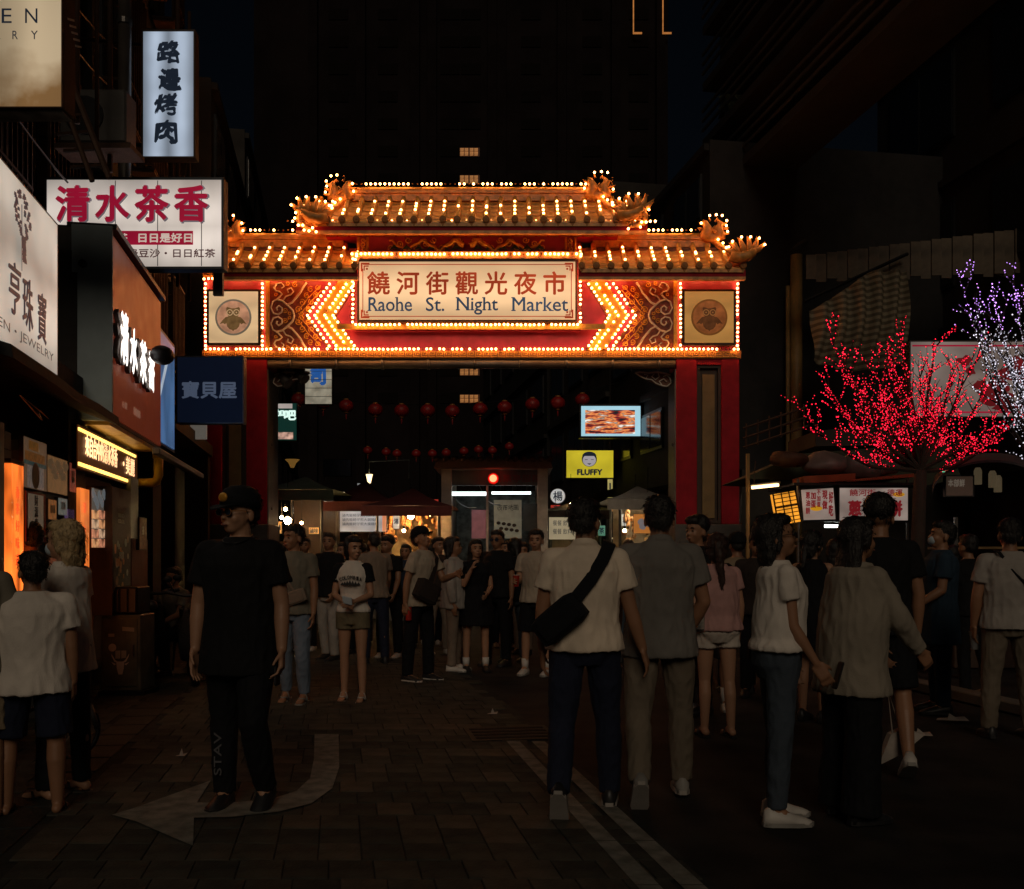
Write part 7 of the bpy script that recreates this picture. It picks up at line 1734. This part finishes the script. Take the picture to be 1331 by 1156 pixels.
tt = thing('phone', 'phone held up before the chest of the man looking down', 'phone', h['root'].location, h['root'].rotation_euler.z); c = h['A'][0][2]; obj('case', MB().rbox(c + Vector((.03,.12,.02)), (.034,0,0), (0,.005,0), (0,.02,.07), .2), 'black_steel', tt, local=True)
# --- white jacket from the side, woman with hand to mouth, man behind her
t, h = person('woman in a loose white jacket standing side on in the middle of the crowd', 590, 872, 1.66, 262, fem=True, head=(0,-4), top='light_grey', top_kind='loose', bottom='taupe', bot_kind='trousers', shoes='shoe_white', hairstyle='bob', hem=.80, near=False)
t, h = person('woman in black dress covering her mouth with one hand', 619, 872, 1.62, 192, fem=True, w=1.08, head=(6,-6), top='black_cloth', top_kind='dress', bottom=None, shoes='shoe_black', hairstyle='long', hem=.60, arms=(((.12,.1,-1),(-.3,.7,-.3),.4), ((.10,.45,-.85),(-.42,.50,1.05),.5)), legs=(leg(.06,2,-2), leg(.07,-2,-1)), near=True, skin='skin_pale')
for j in h['J']:
    a_ = j[2]*h['k']; worn('sock', h, MB().tube([a_ + Vector((0,0,-.02)), a_ + Vector((0,-.004,.10))], [.04,.044], n=12), 'shoe_white')
t, h = person('tall man in black tee standing right behind the woman in black dress', 646, 864, 1.76, 150, head=(10,0), top='black_shirt', bottom='black_cloth', near=False, w=1.05); glasses(h)
t, h = person('dark dressed person between the glass booth and the man in beige tee', 668, 862, 1.66, 20, fem=True, top='black_cloth', bottom='dark_jeans', hairstyle='back', near=False)
t, h = person('man in beige tee and black shorts holding a red cup', 697, 877, 1.74, 160, head=(8,2), top='beige_tee', bottom='black_cloth', bot_kind='shorts', shoes='shoe_white', arms=(((.14,.0,-1),(.0,.25,-1),.4), ((.12,.15,-1),(-.15,.95,.05),.6)), near=True, skin='skin_pale')
for j in h['J']: a_ = j[2]*h['k']; worn('sock', h, MB().tube([a_ + Vector((0,0,-.02)), a_ + Vector((0,-.004,.12))], [.04,.044], n=12), 'shoe_white')
wr = h['A'][1][2]; el = h['A'][1][1]; d = (wr-el).normalized(); c = wr + d*.09 + Vector((-.035,.0,.0))
tt = thing('paper_cup', 'red paper cup held by the man in beige tee', 'cup', h['root'].location, h['root'].rotation_euler.z); obj('cup', MB().tube([c + Vector((0,0,-.07)), c + Vector((0,0,.06))], [.028,.04], n=16), 'can_red', tt, local=True); obj('rim', MB().tube([c + Vector((0,0,.06)), c + Vector((0,0,.066))], .042, n=16), 'shoe_white', tt, local=True)
# --- two men from behind
t, h = person('man in cream polo shirt and black trousers seen from behind with a sling bag', 760, 1050, 1.74, -6, w=1.1, head=(-18,0), top='cream_polo', bottom='navy_shorts', bot_kind='trousers', shoes='shoe_black', sole='light_grey', collar=True, hem=.88, arms=(((.20,.02,-1),(.0,.12,-1),.5), ((.26,.05,-1),(.30,.16,-1),.4)), legs=(leg(.06,-12,-34,52), leg(.08,7,2,0)), near=True, skin='skin')
bag('black sling bag hanging at the left hip of the man in cream polo', h, (-.13,-.175,1.06), (.15,.05,.085), 'black_cloth', rz=-12, tilt=-40, pts=[(.135,.03,1.485),(.14,-.06,1.475),(.105,-.135,1.39),(.04,-.165,1.28),(-.04,-.18,1.18),(-.12,-.19,1.08)], wd=.036)
t, h = person('man in plain grey shirt and khaki trousers seen from behind', 857, 1036, 1.76, -3, w=1.13, head=(-4,0), top='grey_shirt', bottom='khaki', bot_kind='trousers', shoes='sole_grey', sole='light_grey', collar=True, hem=.80, arms=(((.24,.0,-1),(.0,.2,-1),.5), ((.26,.06,-1),(-.35,.4,-.8),.5)), legs=(leg(.07,-12,-30,48), leg(.07,6,2,0)), near=True)
# --- pink top
t, h = person('woman in pink top and white shorts with a long ponytail, seen from behind', 931, 956, 1.60, 8, fem=True, head=(-14,0), top='pink_tee', bottom='white_shorts', bot_kind='mini', shoe_kind='flip', hairstyle='pony', hair='hair_brown', hem=.90, arms=(((.16,-.05,-1),(.0,.4,-.9),.5), ((.2,-.02,-1),(.0,.2,-1),.4)), legs=(leg(.0,3,-3), leg(.02,-3,-4)), near=True, w=1.12, skin='skin_pale')
zeb = bag('zebra patterned shoulder bag beside the woman in pink', h, (-.19,-.06,1.02), (.04,.09,.11), mat('zebra', (.02,.018,.018), .7, scale=16, col2=(.3,.27,.23)), flap=False, pts=[(-.12,.0,1.45),(-.15,-.05,1.3),(-.18,-.06,1.12)], wd=.006)
t, h = person('person in white socks standing hidden behind the woman in pink', 922, 922, 1.62, 175, near=True, top='black_cloth', bottom='dark_brown', bot_kind='shorts', shoes='shoe_white', w=1.0, legs=(leg(.14,2,0), leg(.14,-2,0)))
for j in h['J']: a_ = j[2]*h['k']; worn('sock', h, MB().tube([a_ + Vector((0,0,-.02)), a_ + Vector((0,-.004,.14))], [.04,.044], n=12), 'shoe_white')
t, h = person('young man looking left between the grey shirted man and the ponytail', 905, 925, 1.78, 120, head=(10,0), top='black_shirt', bottom='black_cloth', near=False, hairstyle='volume', legs=STAND)
t, h = person('person in dark cap and tan top seen from behind next to the gate pier', 958, 900, 1.66, 2, top='tan_cloth', bottom='black_cloth', near=False, w=1.05); cap_hat(h, 'black_cloth', 'light_grey')
# --- right foreground
t, h = person('woman with glasses in cropped white tee and dark jeans facing right', 1012, 1066, 1.65, -88, fem=True, head=(-4,-6), top='white_tee', bottom='dark_jeans', bot_kind='slim', shoes='shoe_white', hairstyle='bob', hem=.96, arms=(((.06,.12,-1),(-.02,.32,-1),.4), ((.06,.1,-1),(.05,.55,-.9),.4)), legs=(leg(.02,3,-2), leg(.04,-3,-3)), near=True, top_kind='tee'); glasses(h)
bag('small cloth purse at the waist of the woman with glasses', h, (-.15,-.08,.95), (.03,.05,.06), 'dark_brown', flap=False)
tt = thing('smartphone', 'dark phone raised by the woman with glasses', 'phone', h['root'].location, h['root'].rotation_euler.z); c = h['A'][1][2]; obj('case', MB().rbox(c + Vector((-.02,.12,-.06)), (.034,0,0), (0,.005,0), (0,.02,.07), .2), 'black_steel', tt, local=True)
t, h = person('woman in black off shoulder dress standing behind the white tee woman', 1056, 936, 1.64, -35, fem=True, head=(-15,0), top='black_cloth', top_kind='strap', bottom=None, hairstyle='back', hem=.62, near=True, shoes='shoe_black', skin='skin_pale', legs=(leg(.0,2,-1), leg(.02,-2,-2)))
t, h = person('long haired woman in oversized cream blouse leaning to hold a hand', 1106, 1062, 1.64, -72, fem=True, head=(8,-4), lean=6, top='cream_blouse', top_kind='loose', bottom='black_cloth', bot_kind='wide', hairstyle='long', hair='hair_black', hem=.72, arms=(((.1,.55,-.9),(.0,.6,-.85),.6), ((.16,.5,-.9),(-.1,.7,-.8),.6)), legs=(leg(.05,2,-2), leg(.07,-2,-3)), near=True, w=1.15)
t, h = person('tall man in black tee seen from behind at the pancake cart', 1143, 1002, 1.80, -12, w=1.06, head=(-14,0), top='black_shirt', bottom='black_cloth', bot_kind='shorts', shoes='shoe_white', hairstyle='volume', arms=(((.2,.02,-1),(.1,.2,-1),.5), ((.2,.02,-1),(.0,.15,-1),.5)), legs=(leg(.05,2,-2), leg(.1,-5,-24,30)), near=True)
t, h = person('masked person in dark blue uniform turned to the left at the stall', 1222, 925, 1.74, 78, head=(8,-6), top='steel_blue', top_kind='dress', bottom='navy_cloth', hem=.62, near=True, hairstyle='short', arms=(((.1,.1,-1),(.0,.9,-.6),.5), ((.1,.1,-1),(.0,.5,-.8),.5)), w=1.08)
worn('mask', h, MB().ell(h['HP'](0,.083,1.582), (.05,.034,.042), 12, 8, h['hr']), 'mask_blue')
t, h = person('man in grey white tee with a thin bag strap at the right edge', 1312, 958, 1.72, -5, w=1.12, head=(-8,0), top='light_grey', bottom='khaki', shoes='shoe_black', near=True, arms=(((.22,.02,-1),(.0,.25,-1),.5), ((.18,.0,-1),(.0,.15,-1),.4)))
bag('small dark pouch on the thin strap of the man at the right edge', h, (.22,-.08,1.0), (.05,.08,.09), 'black_cloth', flap=False, pts=[(-.12,.0,1.475),(-.11,-.08,1.46),(-.04,-.15,1.33),(.07,-.165,1.2),(.18,-.12,1.08)], wd=.012)
tt = thing('clear_cup', 'clear plastic cup in the left hand of the man at the right edge', 'cup', h['root'].location, h['root'].rotation_euler.z); c = h['A'][0][2] + Vector((.02,.04,-.12)); obj('cup', MB().tube([c + Vector((0,0,-.07)), c + Vector((0,0,.07))], [.03,.043], n=16), mat('cup_plastic', (.18,.18,.18), .25), tt, local=True)
# paper bag carried low
c = G(1170, 1012) + Vector((.0,.1,0)); tt = thing('paper_bag', 'crumpled pale paper bag hanging low behind the cream blouse woman', 'paper bag', c); 
m = MB(); m.prism([c + Vector(q) for q in ((-.10,0,.06),(-.02,0,.26),(.06,0,.30),(.20,0,.26),(.06,0,.14))], (0,.07,0)); obj('bag', m, mat('paper', (.36,.32,.28), .8, scale=6, var=.3), tt); obj('handle', MB().tube([c + Vector((-.0,.03,.27)), c + Vector((-.03,.03,.55)), c + Vector((.05,.03,.29))], .004, n=5), 'paper', tt)
# --- background crowd
BGP = [('man in black tee and pale trousers behind the printed tee woman', 427, 858, 1.74, 150, 'black_shirt', 'light_grey', 'short', 0),
('woman looking left behind the printed tee woman', 447, 850, 1.62, 150, 'dark_brown', 'black_cloth', 'back', 1),
('man in brown grey tee walking just right of the printed tee woman', 487, 862, 1.74, 15, 'taupe', 'navy_shorts', 'short', 0),
('person in black tee holding a pale cup left of the bag man', 506, 855, 1.7, 165, 'black_shirt', 'black_cloth', 'volume', 0),
('dark haired woman far behind the bag man', 528, 842, 1.6, 170, 'navy_cloth', 'black_cloth', 'bob', 1),
('person peering over from behind the white jacket woman', 570, 850, 1.7, 200, 'dark_brown', 'taupe', 'short', 0),
('short haired person far behind the bag man at the stall', 560, 838, 1.62, 0, 'navy_cloth', 'black_cloth', 'short', 0),
('person in dark clothes standing before the booth window', 655, 842, 1.66, 190, 'dark_brown', 'black_cloth', 'bob', 1),
('person with ponytail between the polo man and the grey shirt man', 817, 860, 1.64, 0, 'black_shirt', 'dark_jeans', 'pony', 1),
('small dark head far behind the polo man', 752, 838, 1.6, 10, 'dark_brown', 'black_cloth', 'short', 0),
('woman with dark hair left of the man in beige tee', 680, 850, 1.62, 150, 'dark_brown', 'taupe', 'bob', 1),
('man in dark tee deep in the crowd near the left pier', 398, 846, 1.7, 170, 'navy_cloth', 'black_cloth', 'short', 0),
('person in reddish top behind the olive tee man', 365, 850, 1.62, 20, 'maroon_canvas', 'black_cloth', 'bob', 1),
('person facing the stall behind the menu board', 470, 838, 1.62, 10, 'dark_brown', 'black_cloth', 'volume', 0),
('customer in dark clothes waiting at the pancake cart', 1085, 900, 1.6, -20, 'dark_brown', 'black_cloth', 'bob', 1),
('cook behind the cart counter with a round face', 1190, 868, 1.62, 180, 'dark_brown', 'black_cloth', 'back', 1),
('person in black walking by the right stall counter', 1262, 905, 1.64, 30, 'black_shirt', 'black_cloth', 'short', 0),
('customer in dark red top at the right stall', 1238, 880, 1.55, -30, 'maroon_canvas', 'black_cloth', 'bob', 1),
('person in dark shirt right of the gate pier', 985, 905, 1.66, 160, 'dark_brown', 'black_cloth', 'short', 0)]
random.seed(77)
for i, (lb, px, py, H, fc, tp, bt_, hs, fm) in enumerate(BGP):
    person(lb, px, py, H, fc, fem=bool(fm), head=(random.uniform(-25,25), random.uniform(-8,4)), top=tp, bottom=bt_, hairstyle=hs, near=False, w=random.uniform(.95,1.1), twist=random.uniform(-14,14), lean=random.uniform(-1,6), legs=(leg(.07,random.uniform(-2,12),random.uniform(-8,2)), leg(.07,random.uniform(-10,2),random.uniform(-12,0))), arms=(((.14,random.uniform(-.1,.3),-1),(.0,random.uniform(.1,1.2),-.9),.5), ((.14,random.uniform(-.1,.2),-1),(.0,random.uniform(.1,.8),-.9),.5)), shoes=random.choice(('shoe_white','shoe_black')))
# seated person by the scooters
t, h = person('person in grey tee sitting low among the scooters', 232, 900, 1.66, 150, top='grey_shirt', bottom='black_cloth', near=False, lean=14, legs=(((.14,1,-.15),(.02,-.1,-1),0), ((.16,1,-.12),(.02,.05,-1),0)), arms=(((.1,.5,-.8),(-.1,.9,-.3),.5), ((.1,.5,-.8),(-.1,.9,-.3),.5)), pos=FP(12.0, 0, .45))
s_ = thing('stool', 'low plastic stool under the seated person among the scooters', 'stool', FP(12.0,0,.45)); c = FP(12.0,0,.45)
obj('seat', MB().rbox(c + UZ*.40, (.16,0,0), (0,.16,0), (0,0,.02), .2), 'grey_plastic', s_)
for a_ in (-1,1):
    for b_ in (-1,1): obj('leg', MB().tube([c + Vector((a_*.13,b_*.13,.39)), c + Vector((a_*.17,b_*.17,0))], .015, n=6), 'grey_plastic', s_)
# stroller wheel and handle by the blond person
p = G(100, 985); t = thing('folding_bicycle', 'dark folding bicycle wheel and handle beside the blond person', 'bicycle', p + Vector((-.1,0,0)))
def wheel(c, r):
    m = MB(); rings = []
    for q in range(28):
        a = 2*math.pi*q/28; rd = Vector((math.cos(a)*.55, math.cos(a)*.83, math.sin(a)))
        rings.append([c + rd*r + rd*.016*math.cos(b) + Vector((.83,-.55,0))*.018*math.sin(b) for b in [2*math.pi*j/7 for j in range(7)]])
    w_ = obj('wheel', m.loft(rings + [rings[0]], cap=False), 'black_steel', t, smooth=True)
    for q in range(8):
        a = 2*math.pi*q/8; rd = Vector((math.cos(a)*.55, math.cos(a)*.83, math.sin(a))); obj('spoke', MB().tube([c, c + rd*r], .003, n=4), 'grey_steel', w_)
wheel(p + Vector((-.02,0,.19)), .19); wheel(p + Vector((-.42,-.62,.19)), .19)
obj('frame', MB().tube([p + Vector((-.02,0,.19)), p + Vector((-.1,-.12,.42)), p + Vector((-.36,-.5,.3)), p + Vector((-.42,-.62,.19))], .016, n=8), 'black_steel', t, smooth=True)
obj('stem', MB().tube([p + Vector((-.1,-.12,.42)), p + Vector((.02,-.05,.62)), p + Vector((.16,-.1,.30))], .014, n=8), 'black_steel', t, smooth=True)
obj('grip', MB().tube([p + Vector((.13,-.09,.38)), p + Vector((.19,-.11,.22))], .02, n=8), 'grey_plastic', t, smooth=True)
for i, (px, py, w_) in enumerate(((1238,938,.14),(1196,958,.1),(640,930,.05),(235,985,.04))):
    c = G(px, py); m = MB().add([c + Vector((-w_,0,.012)), c + Vector((w_*.8,-w_*.5,.016)), c + Vector((w_,w_*.6,.03)), c + Vector((-w_*.6,w_*.7,.014))], [(0,1,2,3)]).prism([c + Vector((-w_*.3,0,.017)), c + Vector((w_*.4,0,.02)), c + Vector((0,w_*.4,.06))], (0,.01,0))
    single('paper_scrap', m, 'paper', ['largest paper scrap, lying near the feet of the man at the right edge','paper scrap beside the hanging paper bag','tiny paper scrap on the paving in front of the bag man','tiny paper scrap on the paving left of the man in black'][i], 'litter')
bpy.data.scenes.remove(TMP2)
bpy.data.scenes.remove(TMP)
